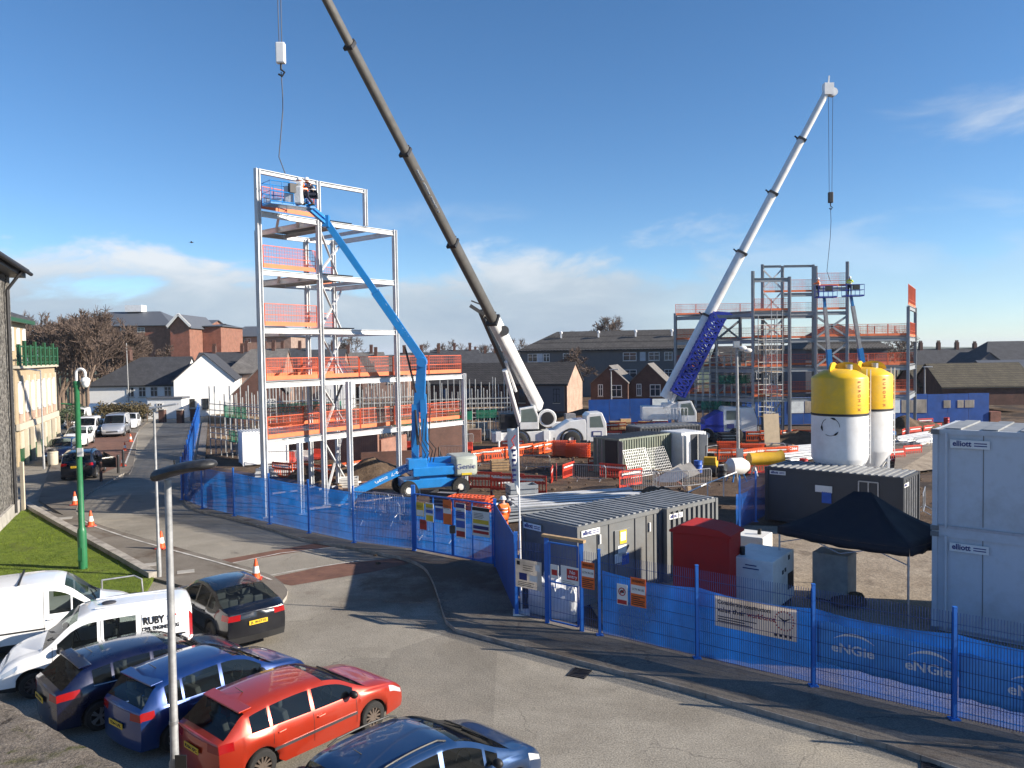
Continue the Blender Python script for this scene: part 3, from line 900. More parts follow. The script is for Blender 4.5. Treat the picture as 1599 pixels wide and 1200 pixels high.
for z in (0.6, 2.0):
 MB().bar((CORNER.x + 0.07, CORNER.y, z), (HOARD.x + 0.07, HOARD.y, z), 0.05, 0.09).build("rail", "timber", root, world=True)
root = thing("double_gate", "blue double site gate with wire mesh leaves and many notices", "gate", (DG_L.x, DG_L.y, 0.1))
d = HOARD - DG_L
mid = DG_L + d * 0.5
for p in (DG_L,):
 MB().box((p.x, p.y, 1.4), (0.16, 0.16, 2.75)).build("post", "fence_blue", root, world=True, bevel=0.01)
for k, (a, b) in enumerate(((DG_L + d * 0.03, mid - d * 0.008), (mid + d * 0.008, HOARD - d * 0.03))):
 mb = MB()
 for q in (a, a + (b - a) * 0.5, b):
  mb.bar((q.x, q.y, 0.2), (q.x, q.y, 2.45), 0.06)
 for z in (0.22, 2.43):
  mb.bar((a.x, a.y, z), (b.x, b.y, z), 0.05)
 lf = mb.build("gate_leaf", "fence_blue", root, world=True)
 wb = MB()
 wires(wb, a, b, 0.22, 2.42, 0.07, 0.006, rows=[0.6, 1.0, 1.4, 1.8, 2.2])
 o = wb.build("mesh_infill", "wire_blue", root, world=True)
 nb = MB()
 net_panel(nb, a, b, 0.22, 2.1, 2.1, 0.05, 0.05, seed=k)
 nb.build("netting", "net_light", root, world=True)
MB().box((mid.x, mid.y - 0.06, 1.25), (0.22, 0.08, 0.3), 0.3).build("latch", "dark_steel", root, world=True)
def board_on(a, b, t, z, wd, ht, off=0.05):
 """centre, right and up of a board hung on the road side of the line a to b"""
 d = (V((*b, 0)) - V((*a, 0)))
 n = V((d.y, -d.x, 0)).normalized()
 if n.y > 0:
  n = -n
 r = V((-n.y, n.x, 0))
 c = V((*a, 0)) + d * t + n * off + V((0, 0, z))
 return c, r, V((0, 0, 1)), n
def notice(name, label, cat, c, r, u, n, wd, ht, base, patches=(), lines=(), words=(), group=None, tilt=0.0):
 """a flat board: patches (x, y, w, h, material) and text (string, x, y, size, material) measured from the centre in fractions of its size"""
 root = thing(name, label, cat, c, 0, group)
 r, u, n = V(r), V(u), V(n)
 if tilt:
  q = Matrix.Rotation(tilt, 3, n)
  r, u = q @ r, q @ u
 def bx(x, y, w_, h_, d0, d1, m, nm):
  p = [(r * (x + sx * w_ / 2) + u * (y + sy * h_ / 2) + n * d0) for sx, sy in ((-1, -1), (1, -1), (1, 1), (-1, 1))]
  return MB().prism(p, n * (d1 - d0)).build(nm, m, root)
 bx(0, 0, wd, ht, 0, 0.012, base, "board")
 for i, (x, y, w_, h_, m) in enumerate(patches):
  bx(x * wd, y * ht, w_ * wd, h_ * ht, 0.0125, 0.0165, m, "printed_panel")
 if lines:
  mb = MB()
  for (x, y, w_, h_) in lines:
   p = [(r * (x + sx * w_ / 2) * wd + u * (y + sy * h_ / 2) * ht + n * 0.0135) if False else (r * ((x + sx * w_ / 2) * wd) + u * ((y + sy * h_ / 2) * ht) + n * 0.017) for sx, sy in ((-1, -1), (1, -1), (1, 1), (-1, 1))]
   mb.prism(p, n * 0.002)
  mb.build("small_print", "black_text", root)
 for (s, x, y, sz, m, wdt) in words:
  text(s, sz, m, root, r * (x * wd) + u * (y * ht) + n * 0.0185, r, u, width=wdt)
 return root
def smallprint(x, y, w_, n, gap, h=0.02):
 return [(x - (w_ * (1 - f)) / 2, y - i * gap, w_ * f, h) for i, f in enumerate([rnd.uniform(0.6, 1) for _ in range(n)])]
gl, gr_ = (DG_L + d * 0.03, mid), (mid, HOARD - d * 0.03)
for (leaf, t, z, wd, ht, basem, patches, label) in [
 (gl, 0.16, 1.75, 0.42, 0.55, "sign_yellow", [(0, -0.25, 0.9, 0.4, "sign_white")], "yellow and white notice at the left end of the double gate, upper"),
 (gl, 0.42, 1.68, 0.42, 0.75, "sign_white", [(0, 0.35, 0.9, 0.2, "sign_yellow"), (0, -0.3, 0.9, 0.3, "sign_yellow"), (0, 0.05, 0.9, 0.18, "sign_blue")], "tall notice of yellow and blue bands on the left leaf of the double gate"),
 (gl, 0.24, 1.15, 0.38, 0.4, "sign_red", [], "small red notice low on the left leaf of the double gate"),
 (gl, 0.68, 1.72, 0.42, 0.55, "sign_blue", [(0, 0.42, 0.95, 0.12, "sign_white")], "blue mandatory notice on the left leaf of the double gate"),
 (gl, 0.90, 1.80, 0.44, 0.95, "sign_orange", [(0, 0.05, 0.95, 0.22, "sign_white")], "orange notice with a white band at the middle of the double gate"),
 (gr_, 0.24, 1.55, 0.48, 1.35, "sign_white", [(0, 0.42, 0.95, 0.12, "navy_text"), (0, 0.16, 0.95, 0.2, "sign_blue"), (0, -0.1, 0.95, 0.2, "sign_blue"), (0, -0.38, 0.9, 0.16, "sign_red")], "tall white notice with blue and red panels on the right leaf of the double gate"),
 (gr_, 0.75, 1.62, 0.85, 1.1, "sign_white", [(0, 0.43, 0.98, 0.12, "black_text"), (0, 0.0, 0.9, 0.14, "sign_yellow"), (0, -0.2, 0.9, 0.12, "navy_text"), (0, -0.36, 0.9, 0.1, "sign_red")], "wide notice with black heading at the right end of the double gate"),
 ]:
 c, r, u, nn = board_on(leaf[0], leaf[1], t, z + 0.1, wd, ht, 0.06)
 notice("site_notice", label, "sign", c, r, u, nn, wd, ht, basem, patches, lines=smallprint(0, 0.28, 0.8, 4, 0.05, 0.015))
root = thing("pedestrian_gate", "narrow blue pedestrian gate under a timber rail, with notices", "gate", (GATE_L.x, GATE_L.y, 0.1))
for p in (GATE_L, GATE_R):
 MB().box((p.x, p.y, 1.35), (0.13, 0.13, 2.55)).build("post", "fence_blue", root, world=True, bevel=0.008)
MB().bar((GATE_L.x - 0.1, GATE_L.y + 0.08, 2.68), (GATE_R.x + 0.1, GATE_R.y - 0.08, 2.68), 0.14, 0.08).build("top_rail", "timber", root, world=True)
dg_ = GATE_R - GATE_L
a, b = GATE_L + dg_ * 0.10, GATE_R - dg_ * 0.10
mb = MB()
for q in (a, b):
 mb.bar((q.x, q.y, 0.2), (q.x, q.y, 2.5), 0.05)
for z in (0.2, 1.35, 2.5):
 mb.bar((a.x, a.y, z), (b.x, b.y, z), 0.04)
lf = mb.build("gate_leaf", "fence_blue", root, world=True)
wb = MB()
wires(wb, a, b, 0.2, 2.5, 0.05, 0.010, rows=[0.5, 0.9, 1.7, 2.1])
wb.build("mesh_infill", "wire_blue", root, world=True)
hp = a + dg_ * 0.03
mb = MB().path([(hp.x, hp.y - 0.03, 1.2), (hp.x + 0.12, hp.y - 0.14, 1.2), (hp.x + 0.12, hp.y - 0.14, 1.6), (hp.x, hp.y - 0.03, 1.6)], 0.015)
mb.build("handle", "fence_blue", root, world=True)
c, r, u, nn = board_on(GATE_L, GATE_R, 0.72, 1.65, 0.5, 0.5, 0.06)
notice("site_notice", "red and white no entry notice on the narrow pedestrian gate", "sign", c, r, u, nn, 0.62, 0.52, "sign_white", [(0.14, 0.08, 0.62, 0.6, "sign_red")], lines=smallprint(0, -0.34, 0.8, 2, 0.1),
 words=[("No", 0.14, 0.2, 0.15, "white_text", None), ("entry", 0.14, -0.03, 0.15, "white_text", None)])
c, r, u, nn = board_on(GATE_L, GATE_R, 0.27, 1.68, 0.5, 0.5, 0.055)
notice("site_notice", "small white notice with red prohibition mark beside the gate handle", "sign", c, r, u, nn, 0.28, 0.4, "sign_white", [(0, -0.05, 0.7, 0.4, "sign_red")])
c, r, u, nn = board_on(CORNER, GATE_L, 0.45, 1.45, 0.5, 0.5, 0.06)
notice("site_notice", "large pale information board with small panels between flag and narrow gate", "sign", c, r, u, nn, 0.95, 0.85, "banner_cream",
 [(-0.38, 0.36, 0.12, 0.14, "black_text"), (0.36, 0.28, 0.16, 0.22, "sign_white"), (-0.2, -0.1, 0.3, 0.25, "navy_text"), (0.2, -0.12, 0.3, 0.2, "sign_white")], lines=smallprint(0.0, -0.3, 0.8, 3, 0.06) + smallprint(0, 0.3, 0.4, 3, 0.08))
c, r, u, nn = board_on(FP[-1], GATE_R, 0.55, 1.75, 0.5, 0.5, 0.06)
ORANGE_SIGN = dict(patches=[(0, 0.1, 0.94, 0.3, "sign_white")], words=[("WARNING", 0, 0.38, 0.10, "black_text", 0.36), ("CCTV IN USE", 0, 0.1, 0.08, "black_text", 0.36)], lines=smallprint(0, -0.15, 0.85, 5, 0.07, 0.03))
notice("warning_sign", "orange warning sign beside the hinge post of the narrow gate", "sign", c, r, u, nn, 0.42, 0.75, "sign_orange", **ORANGE_SIGN)
def fsign(px, py, wd, ht):
 """board hung on the near fence where it is seen"""
 a, b = FP[-1], FP[0]
 dd = b - a
 dr = ray(px, py)
 nrm = V((dd.y, -dd.x, 0))
 t = (V((a.x, a.y, 0)) - EYE).dot(nrm) / dr.dot(nrm)
 p = EYE + dr * t
 nn = nrm.normalized()
 if nn.y > 0:
  nn = -nn
 return p + nn * 0.045, V((-nn.y, nn.x, 0)), V((0, 0, 1)), nn
c, r, u, nn = fsign(998, 925, 1, 1)
notice("warning_sign", "orange warning sign on the blue netting of the long fence", "sign", c, r, u, nn, 0.46, 0.78, "sign_orange", **ORANGE_SIGN)
c, r, u, nn = fsign(973, 928, 1, 1)
rt = notice("prohibition_sign", "white no vehicles sign with red ring on the long fence beside the orange one", "sign", c, r, u, nn, 0.32, 0.56, "sign_white", [(0, -0.36, 0.9, 0.2, "sign_red")])
mb = MB()
ring = [(r * (0.10 * math.cos(t)) + u * (0.08 + 0.10 * math.sin(t)) + nn * 0.02) for t in [2 * math.pi * i / 24 for i in range(24)]]
mb.path(ring, 0.012, 6, closed=True)
mb.bar(ring[3], ring[15], 0.02, 0.012, up=nn)
mb.build("prohibition_mark", "sign_red", rt)
mb = MB().prism([r * x + u * (0.08 + y) + nn * 0.014 for x, y in ((-0.06, -0.03), (0.06, -0.03), (0.06, 0.01), (0.03, 0.045), (-0.03, 0.045), (-0.06, 0.01))], nn * 0.004)
mb.build("pictogram", "black_text", rt)
ca, r, u, nn = fsign(1177, 966, 1, 1)
ca = ca - nn * 0.10
bw, bh = 2.05, 0.78
root = thing("site_banner", "cream banner reading Considerate constructors value their workforce, behind the fence mesh", "banner", ca)
mb = MB()
mb.prism([r * (sx * bw / 2) + u * (sy * bh / 2) for sx, sy in ((-1, -1), (1, -1), (1, 1), (-1, 1))], nn * 0.006)
mb.build("cloth", "banner_cream", root)
text("Considerate constructors", 0.15, "black_text", root, r * -0.27 + u * 0.235 + nn * 0.009, r, u, width=1.36, bold=0.003)
text("value their", 0.17, "black_text", root, r * -0.59 + u * 0.045 + nn * 0.009, r, u, width=0.74, bold=0.004)
text("workforce", 0.17, "red_text", root, r * 0.16 + u * 0.045 + nn * 0.009, r, u, width=0.70, bold=0.004)
mb = MB()
for i, (w_, y) in enumerate(((1.0, -0.13), (0.7, -0.19), (0.9, -0.25))):
 mb.prism([r * (-0.95 + w_ * (sx + 1) / 2) + u * (y + sy * 0.012) + nn * 0.007 for sx, sy in ((-1, -1), (1, -1), (1, 1), (-1, 1))], nn * 0.002)
for i in range(4):
 mb.prism([r * (0.52 + i * 0.12 + sx * 0.035) + u * (-0.31 + sy * 0.03) + nn * 0.007 for sx, sy in ((-1, -1), (1, -1), (1, 1), (-1, 1))], nn * 0.002)
mb.build("small_print", "black_text", root)
cc = r * 0.73 + u * 0.06
mb = MB()
for i in range(20):
 t = 2 * math.pi * i / 20
 p = cc + r * (0.205 * math.cos(t)) + u * (0.205 * math.sin(t)) + nn * 0.008
 q = cc + r * (0.245 * math.cos(t)) + u * (0.245 * math.sin(t)) + nn * 0.008
 mb.bar(p, q, 0.03, 0.004, up=nn)
mb.build("emblem_ring", "red_text", root)
mb = MB()
for t, l in ((0.5, 0.17), (2.6, 0.17), (-1.57, 0.13)):
 mb.bar(cc + nn * 0.008, cc + r * (l * math.cos(t)) + u * (l * math.sin(t)) + nn * 0.008, 0.045, 0.004, up=nn, w2=0.012)
mb.build("emblem_bird", "black_text", root)
def engie_banner(a_px, b_px, t0, label, marks):
 A, r, u, nn = fsign(*a_px, 1, 1)
 B, _, _, _ = fsign(*b_px, 1, 1)
 A, B = A - nn * 0.09, B - nn * 0.09
 hgt = 0.98
 root = thing("site_banner", label, "banner", A)
 wd = (B - A).dot(r)
 mb = MB()
 nxx, nyy = 26, 7
 for j in range(nyy + 1):
  for i in range(nxx + 1):
   x, y = wd * i / nxx, hgt * (j / nyy - 0.5) + (B - A).z * i / nxx
   crease = 0.018 * noise.noise((x * 2.2 + t0, y * 2.5 + x * 1.2, 1.5)) + 0.012 * math.sin(6 * (x * 0.8 + y) + 2 * noise.noise((x, y, t0)))
   p = r * x + u * (y - 0.012 * math.cos(i * 1.1)) + nn * (crease - 0.03)
   mb.v.append(tuple(p))
 for j in range(nyy):
  for i in range(nxx):
   k = j * (nxx + 1) + i
   mb.f.append((k, k + 1, k + nxx + 2, k + nxx + 1))
   mb.m.append(0)
 o = mb.build("cloth", "banner_blue", root, smooth=180)
 sm = o.modifiers.new("thick", "SOLIDIFY")
 sm.thickness, sm.offset = 0.003, -1
 for mx in marks:
  c = r * mx + u * (-0.03 + (B - A).z * mx / wd) + nn * 0.004
  text("eNGie", 0.30, "banner_white", root, c, r, u, width=0.92, bold=0.008)
  arc = MB()
  pts = [c + r * (-0.40 + 0.86 * t) + u * (0.19 + 0.17 * math.sin(math.pi * min(1, t * 0.94 + 0.03)) ** 0.8) for t in [i / 14 for i in range(15)]]
  for i in range(14):
   hh = 0.012 + 0.06 * math.sin(math.pi * (i / 13)) ** 1.2
   arc.bar(pts[i], pts[i + 1], 0.004, hh, up=u)
  arc.build("logo_arc", "banner_white", root)
 return root
engie_banner((1274, 1002), (1491, 1054), 0.0, "blue banner with two white wordmarks behind the right part of the fence mesh", (0.80, 2.35))
engie_banner((1496, 1056), (1690, 1101), 5.0, "blue banner with white wordmark cut off by the right edge, behind the fence mesh", (1.35, 3.0))
 # ------------------------------------------------------------------ vehicles
def interp(pts, x):
 if x <= pts[0][0]:
  return pts[0][1]
 for i in range(len(pts) - 1):
  (x0, y0), (x1, y1) = pts[i], pts[i + 1]
  if x <= x1:
   h = x1 - x0
   t = (x - x0) / h
   def slope(k):
    if k <= 0 or k >= len(pts) - 1:
     return 0.0 if len(pts) < 2 else ((pts[min(k + 1, len(pts) - 1)][1] - pts[max(k - 1, 0)][1]) / (pts[min(k + 1, len(pts) - 1)][0] - pts[max(k - 1, 0)][0]))
    a = (pts[k][1] - pts[k - 1][1]) / (pts[k][0] - pts[k - 1][0])
    b = (pts[k + 1][1] - pts[k][1]) / (pts[k + 1][0] - pts[k][0])
    return 0.0 if a * b <= 0 else 2 * a * b / (a + b)
   m0, m1 = slope(i) * h, slope(i + 1) * h
   return (2 * t ** 3 - 3 * t * t + 1) * y0 + (t ** 3 - 2 * t * t + t) * m0 + (-2 * t ** 3 + 3 * t * t) * y1 + (t ** 3 - t * t) * m1
 return pts[-1][1]
def make_wheel(parent, x, y, r, wd, side, rim, spokes):
 w = MB().lathe([(r * 0.62, -wd / 2), (r * 0.9, -wd / 2), (r * 0.985, -wd * 0.36), (r, -wd * 0.2), (r, wd * 0.2), (r * 0.985, wd * 0.36), (r * 0.9, wd / 2), (r * 0.62, wd / 2)], 28,
 axis=Matrix(((1, 0, 0), (0, 0, 1), (0, 1, 0)))).build("wheel", "rubber", parent, loc=(x, y, r), smooth=40)
 q = side * wd * 0.40
 mb = MB()
 ax = Matrix(((1, 0, 0), (0, 0, side), (0, 1, 0)))
 mb.lathe([(r * 0.60, -0.04), (r * 0.66, wd * 0.46), (r * 0.60, wd * 0.47), (r * 0.57, wd * 0.36)], 28, axis=ax)
 mb.lathe([(0.0, wd * 0.42), (r * 0.14, wd * 0.42), (r * 0.17, wd * 0.34)], 14, axis=ax)
 for k in range(spokes):
  t = 2 * math.pi * k / spokes
  for dt in ((-0.10, 0.10) if spokes < 9 else (0,)):
   a = V((r * 0.12 * math.cos(t + dt), side * wd * 0.39, r * 0.12 * math.sin(t + dt)))
   b = V((r * 0.60 * math.cos(t + dt * 1.6), side * wd * 0.40, r * 0.60 * math.sin(t + dt * 1.6)))
   mb.bar(a, b, 0.035 * r / 0.3, 0.02, up=(0, 1, 0))
 mb.build("rim", rim, w, smooth=40)
 MB().lathe([(0.0, wd * 0.16), (r * 0.58, wd * 0.16), (r * 0.6, -wd * 0.2)], 20, axis=ax).build("brake_disc", "dark_steel", w)
 return w
def car(name, label, cat, loc, rz, P, group=None):
 """local frame: +x forward from the rear bumper's face, y to the left, centred so that the thing's origin lies between the axles"""
 root = thing(name, label, cat, loc, rz, group)
 Ln, HW, WR = P["L"], P["hw"], P["wr"]
 ax_r, ax_f = P["axles"]
 cx = (ax_r + ax_f) / 2
 top, sh = P["top"], P["sh"]
 kk = P.get("tumble", 0.30)
 base = P.get("base", 0.22)
 ws, rw, sides = P["ws"], P.get("rw"), P["side"]
 AR = WR + 0.055
 res = P.get("res", 0.13)
 keys = set([0.0, Ln, ws[0], ws[1]] + [k for s in sides for k in s] + ([*rw] if rw else []) + [x for x, _ in top])
 for k in (0.03, 0.08, 0.16, 0.26, Ln - 0.26, Ln - 0.16, Ln - 0.08, Ln - 0.03, 0.45, Ln - 0.5):
  keys.add(k)
 for axl in (ax_r, ax_f):
  for i in range(-6, 7):
   keys.add(axl + AR * math.sin(i / 6 * math.pi / 2))
 x = 0.0
 while x < Ln:
  keys.add(x)
  x += res
 xs = []
 for k in sorted(keys):
  if not xs or k - xs[-1] > 0.012:
   xs.append(k)
 xs[-1] = Ln
 def ring(x):
  z0 = base
  for axl in (ax_r, ax_f):
   if abs(x - axl) < AR:
    z0 = max(z0, WR + math.sqrt(max(0, AR * AR - (x - axl) ** 2)))
  e = min(x, Ln - x)
  er = P.get("round_r", 0.65) if x < Ln / 2 else P.get("round_f", 0.75)
  am = P.get("taper_r", 0.14) if x < Ln / 2 else P.get("taper_f", 0.16)
  hw = HW * (1 - am * max(0, 1 - e / er) ** 2.2)
  zt = interp(top, x)
  zs = min(interp(sh, x), zt - 0.035)
  fl = 0.022 * sum(max(0, 1 - abs(x - a) / (AR + 0.16)) ** 0.5 for a in (ax_r, ax_f))  # swelling over the wheels
  dz = zs - z0
  pts = [(hw * 0.95 + fl * 0.6, z0)]
  for fr, yy in ((0.22, 0.985), (0.52, 1.0), (0.80, 0.99)):
   pts.append((hw * yy + fl * (1 - fr * 0.6), z0 + dz * fr))
  pts.append((hw * 0.955, zs))
  d = zt - zs
  z5 = zs + min(0.03, 0.15 * d)
  z6 = zt - min(P.get("rail", 0.12), 0.45 * d)
  z7 = zt - min(0.045, 0.16 * d)
  y5 = hw * 0.94
  y6 = y5 - (z6 - z5) * kk
  y7 = y6 - min(0.075, 0.35 * d)
  pts += [(y5, z5), (y6, z6), (y7, z7), (y7 * 0.62, zt - min(0.015, 0.05 * d)), (0.0, zt)]
  return pts
 rings = [ring(x) for x in xs]
 parts = {}
 def face(part, vs):
  p = parts.setdefault(part, {"v": {}, "f": []})
  p["f"].append(tuple(p["v"].setdefault(tuple(round(c, 5) for c in q), len(p["v"])) for q in vs))
 def P3(i, j, s):
  y, z = rings[i][j]
  xx = xs[i]
  return (xx - cx, s * y, z)
 def cls(i, j, s):
  xm = (xs[i] + xs[i + 1]) / 2
  d = interp(top, xm) - interp(sh, xm)
  tag_ = "left" if s > 0 else "right"
  if j == 5 and d > 0.16:
   for k, (a, b) in enumerate(sides):
    if a <= xm <= b:
     return "side_window|%s%d" % (tag_, k)
  if j in (7, 8) and ws[0] <= xm <= ws[1]:
   return "windscreen"
  if rw and j in (7, 8) and rw[0] <= xm <= rw[1]:
   return "rear_window"
  if j == 3 and xm < P.get("tail_len", 0.24) and not P.get("tall_tail"):
   return "tail_light|" + tag_
  if P.get("tall_tail") and j in (3, 4, 5) and xm < P.get("tail_len", 0.1):
   return "tail_light|" + tag_
  if j == 3 and xm > Ln - P.get("head_len", 0.42) and xm < Ln - 0.03:
   return "headlight|" + tag_
  if j == 0 and P.get("trim"):
   return "bumper_trim"
  return "body"
 for i in range(len(xs) - 1):
  for j in range(9):
   for s in (1, -1):
    q = [P3(i, j, s), P3(i + 1, j, s), P3(i + 1, j + 1, s), P3(i, j + 1, s)]
    if s > 0:
     q.reverse()
    face(cls(i, j, s), q)
 for (i, sgn, bul) in ((0, -1, P.get("bulge_r", 0.11)), (len(xs) - 1, 1, P.get("bulge_f", 0.14))):
  fy = [-1, -0.82, -0.6, -0.3, 0, 0.3, 0.6, 0.82, 1]
  rg = rings[i]
  n = len(rg)
  def cp(j, f):
   y, z = rg[j]
   zz = z
   prof = {0: 0.5, 1: 1.0, 2: 1.0, 3: 0.8, 4: 0.45}.get(j, 0.2 if j < 7 else 0.0)
   return (xs[i] - cx + sgn * bul * (1 - f * f) * (0.4 + 0.6 * prof), y * f, zz)
  for j in range(n - 1):
   for k in range(len(fy) - 1):
    q = [cp(j, fy[k]), cp(j, fy[k + 1]), cp(j + 1, fy[k + 1]), cp(j + 1, fy[k])]
    fm = abs(fy[k] + fy[k + 1]) / 2
    side_ = "left" if fy[k] + fy[k + 1] > 0 else "right"
    part = "body"
    if sgn < 0:
     if j == 3 and fm > 0.6 and not P.get("tall_tail"):
      part = "tail_light|" + side_
     if P.get("tall_tail") and j in (3, 4, 5) and fm > 0.88:
      part = "tail_light|" + side_
     if P.get("rear_glass_cap") and j in (5, 6) and fm < 0.82:
      part = "rear_window"
    else:
     if j == 3 and fm > 0.6:
      part = "headlight|" + side_
     if j == 2 and fm < 0.62:
      part = "grille"
    if j == 0 and (P.get("trim") or sgn > 0 and fm < 0.7):
     part = "bumper_trim"
    face(part, q if sgn < 0 else q[::-1])
 mats = {"body": P["paint"], "side_window": "glass", "windscreen": "glass", "rear_window": "glass", "tail_light": "tail_red", "headlight": "lamp_clear", "bumper_trim": "plastic_black", "grille": "plastic_black"}
 body = None
 for key, p in parts.items():
  nm = key.split("|")[0]
  mb = MB()
  mb.add(list(p["v"].keys()), p["f"])
  if nm == "body":
   mb2 = []
   for xd in P.get("doors", []):
    i = min(range(len(xs)), key=lambda k: abs(xs[k] - xd))
    for s in (1, -1):
     for j in range(1, 4 if not P.get("tallseam") else 6):
      (y0, z0), (y1, z1) = rings[i][j], rings[i][j + 1]
      X = xs[i] - cx
      e = 0.004 * s
      mb.add([(X - .005, s * y0 + e, z0), (X + .005, s * y0 + e, z0), (X + .005, s * y1 + e, z1), (X - .005, s * y1 + e, z1)], [(0, 1, 2, 3)], 1)
   mb.box(((Ln) / 2 - cx, 0, (base + 0.62) / 2 + 0.04), (Ln - 0.5, 2 * (HW - 0.27), 0.6 - base + 0.2), mi=2)
   body = mb.build("body", [P["paint"], "plastic_black", "plastic_black"], root, smooth=58)
  else:
   mb.build(nm, mats[nm], root, smooth=50)
 for s in (1, -1):
  for axl in (ax_r, ax_f):
   make_wheel(root, axl - cx, s * (HW - 0.115), WR, P.get("tw", 0.205), s, P.get("rim", "rim"), P.get("spokes", 7))
  xm = P.get("mirror", ws[0] + 0.35)
  zm = interp(sh, xm) + 0.10
  mb = MB().ball((xm - cx, s * (HW + 0.09), zm), 0.11, 12, sc=(0.75, 1.0, 0.72)).bar((xm - cx + 0.03, s * (HW - 0.06), zm - 0.06), (xm - cx + 0.02, s * (HW + 0.06), zm - 0.03), 0.05)
  mb.build("mirror", P.get("mirror_mat", "plastic_black"), root, smooth=60)
  for xh in P.get("handles", []):
   zz = interp(sh, xh) - 0.10
   mb = MB().path([(xh - cx - 0.09, s * HW * 0.985, zz), (xh - cx - 0.07, s * (HW * 0.99 + 0.03), zz), (xh - cx + 0.07, s * (HW * 0.99 + 0.03), zz + 0.01), (xh - cx + 0.09, s * HW * 0.985, zz)], 0.014, 6)
   mb.build("door_handle", P["paint"], root)
  if P.get("side_strip"):
   a, b = P["side_strip"]
   mb = MB().bar((a - cx, s * (HW * 0.995 + 0.012), 0.56), (b - cx, s * (HW * 0.995 + 0.012), 0.58), 0.02, 0.055)
   mb.build("rubbing_strip", P.get("strip_mat", "plastic_black"), root)
  if P.get("roof_rail"):
   a, b = P["roof_rail"]
   yr = ring((a + b) / 2)[7][0] - 0.03
   pts = []
   for k in range(9):
    xx = a + (b - a) * k / 8
    pts.append((xx - cx, s * (ring(xx)[7][0] - 0.02), interp(top, xx) - 0.02 + (0.055 if 0 < k < 8 else 0)))
   MB().path(pts, 0.018, 6).build("roof_rail", "plastic_black", root)
 if P.get("res", .13) < .2:
  zf = P.get("seat_z", 0.42)
  for s in (1, -1):
   for x0 in ([ws[0] - .55] if P.get("tall_tail") else [ws[0] - .55, ws[0] - 1.45]):
    mb = MB().box((x0 - cx + .1, s * .36, zf), (.5, .48, .2)).bar((x0 - cx - .12, s * .36, zf + .05), (x0 - cx - .28, s * .36, zf + .62), .46, .13, up=(1, 0, 0)).box((x0 - cx - .30, s * .36, zf + .76), (.1, .25, .18))
    mb.build("seat", "seat_cloth", root, bevel=.03)
  mb = MB().box((ws[1] - .32 - cx, 0, interp(sh, ws[1] - .3) - .10), (.55, 2 * HW - .3, .16))
  mb.build("dashboard", "plastic_black", root)
  MB().path([(ws[1] - .68 - cx + .06 * math.cos(t), -.36 + .18 * math.sin(t), interp(sh, ws[1] - .5) + .0 + .17 * math.cos(t)) for t in [2 * math.pi * k / 14 for k in range(14)]], .014, 5, closed=True).build("steering_wheel", "plastic_black", root)
 if P.get("chrome"):
  for s in (1, -1):
   a, b = sides[0][0], sides[-1][1]
   pts = [(xx - cx, s * (ring(xx)[4][0] + 0.004), ring(xx)[4][1] + 0.008) for xx in [a + (b - a) * k / 12 for k in range(13)]]
   MB().path(pts, 0.010, 5).build("window_trim", "rim", root)
 if P.get("plate"):
  zp = P.get("plate_z", 0.62)
  xb = -cx - P.get("bulge_r", 0.11) * 1.0 - 0.02
  pl = MB().box((xb, 0, zp), (0.015, 0.52, 0.112)).build("number_plate", P.get("plate_mat", "plate_yellow"), root)
  text(P["plate"], 0.085, "black_text", pl, (xb - 0.0095, 0, zp), (0, -1, 0), (0, 0, 1), width=0.44, bold=0.002)
 if P.get("spoiler"):
  x0 = P["spoiler"]
  yw = ring(x0)[7][0]
  zt = interp(top, x0)
  MB().prism([(x0 - cx + 0.12, -yw, zt - 0.01), (x0 - cx + 0.12, yw, zt - 0.01), (x0 - cx - 0.13, yw * 0.97, zt - 0.035), (x0 - cx - 0.13, -yw * 0.97, zt - 0.035)], (0, 0, 0.03)).build("spoiler", P["paint"], root, bevel=0.008)
 if P.get("aerial"):
  xx = P["aerial"]
  z = interp(top, xx)
  MB().tube((xx - cx, 0, z - 0.01), (xx - cx - 0.16, 0, z + 0.14), 0.012, 0.006, 6).build("aerial", "plastic_black", root)
 if P.get("wiper", True) :
  a, b = ws
  for s in (-0.5, 0.35):
   mb = MB()
   xa, xb_ = a + (b - a) * 0.90, a + (b - a) * 0.72
   ya, yb = s * HW * 0.9, (s + 0.62) * HW * 0.6
   mb.bar((xa - cx, ya, interp(top, xa) + 0.01), (xb_ - cx, yb, interp(top, xb_) + 0.015), 0.02, 0.02)
   mb.build("wiper", "plastic_black", root)
 return root
HATCH = dict(L=4.34, hw=0.92, wr=0.315, axles=(0.80, 3.44), tumble=0.36,
 top=[(0, 0.99), (0.10, 1.04), (0.52, 1.385), (0.75, 1.44), (1.6, 1.485), (2.2, 1.46), (2.6, 1.385), (3.25, 1.045), (3.4, 0.99), (3.9, 0.90), (4.2, 0.78), (4.34, 0.66)],
 sh=[(0, 0.98), (0.4, 0.985), (1.0, 0.965), (2.5, 0.93), (3.2, 0.93), (3.9, 0.84), (4.34, 0.60)],
 ws=(2.32, 3.30), rw=(0.10, 0.56), side=[(0.62, 1.0), (1.06, 1.92), (2.0, 2.95)], doors=[1.05, 1.96, 3.0], handles=[1.22, 2.12], spoiler=0.60, aerial=0.95, mirror=2.85)
FOCUS_RED = dict(HATCH, paint="car_red", plate="RX06 XPC", plate_z=0.76, side_strip=(1.05, 3.0), strip_mat="rim_dark", rim="hubcap", spokes=12, tail_len=0.30)
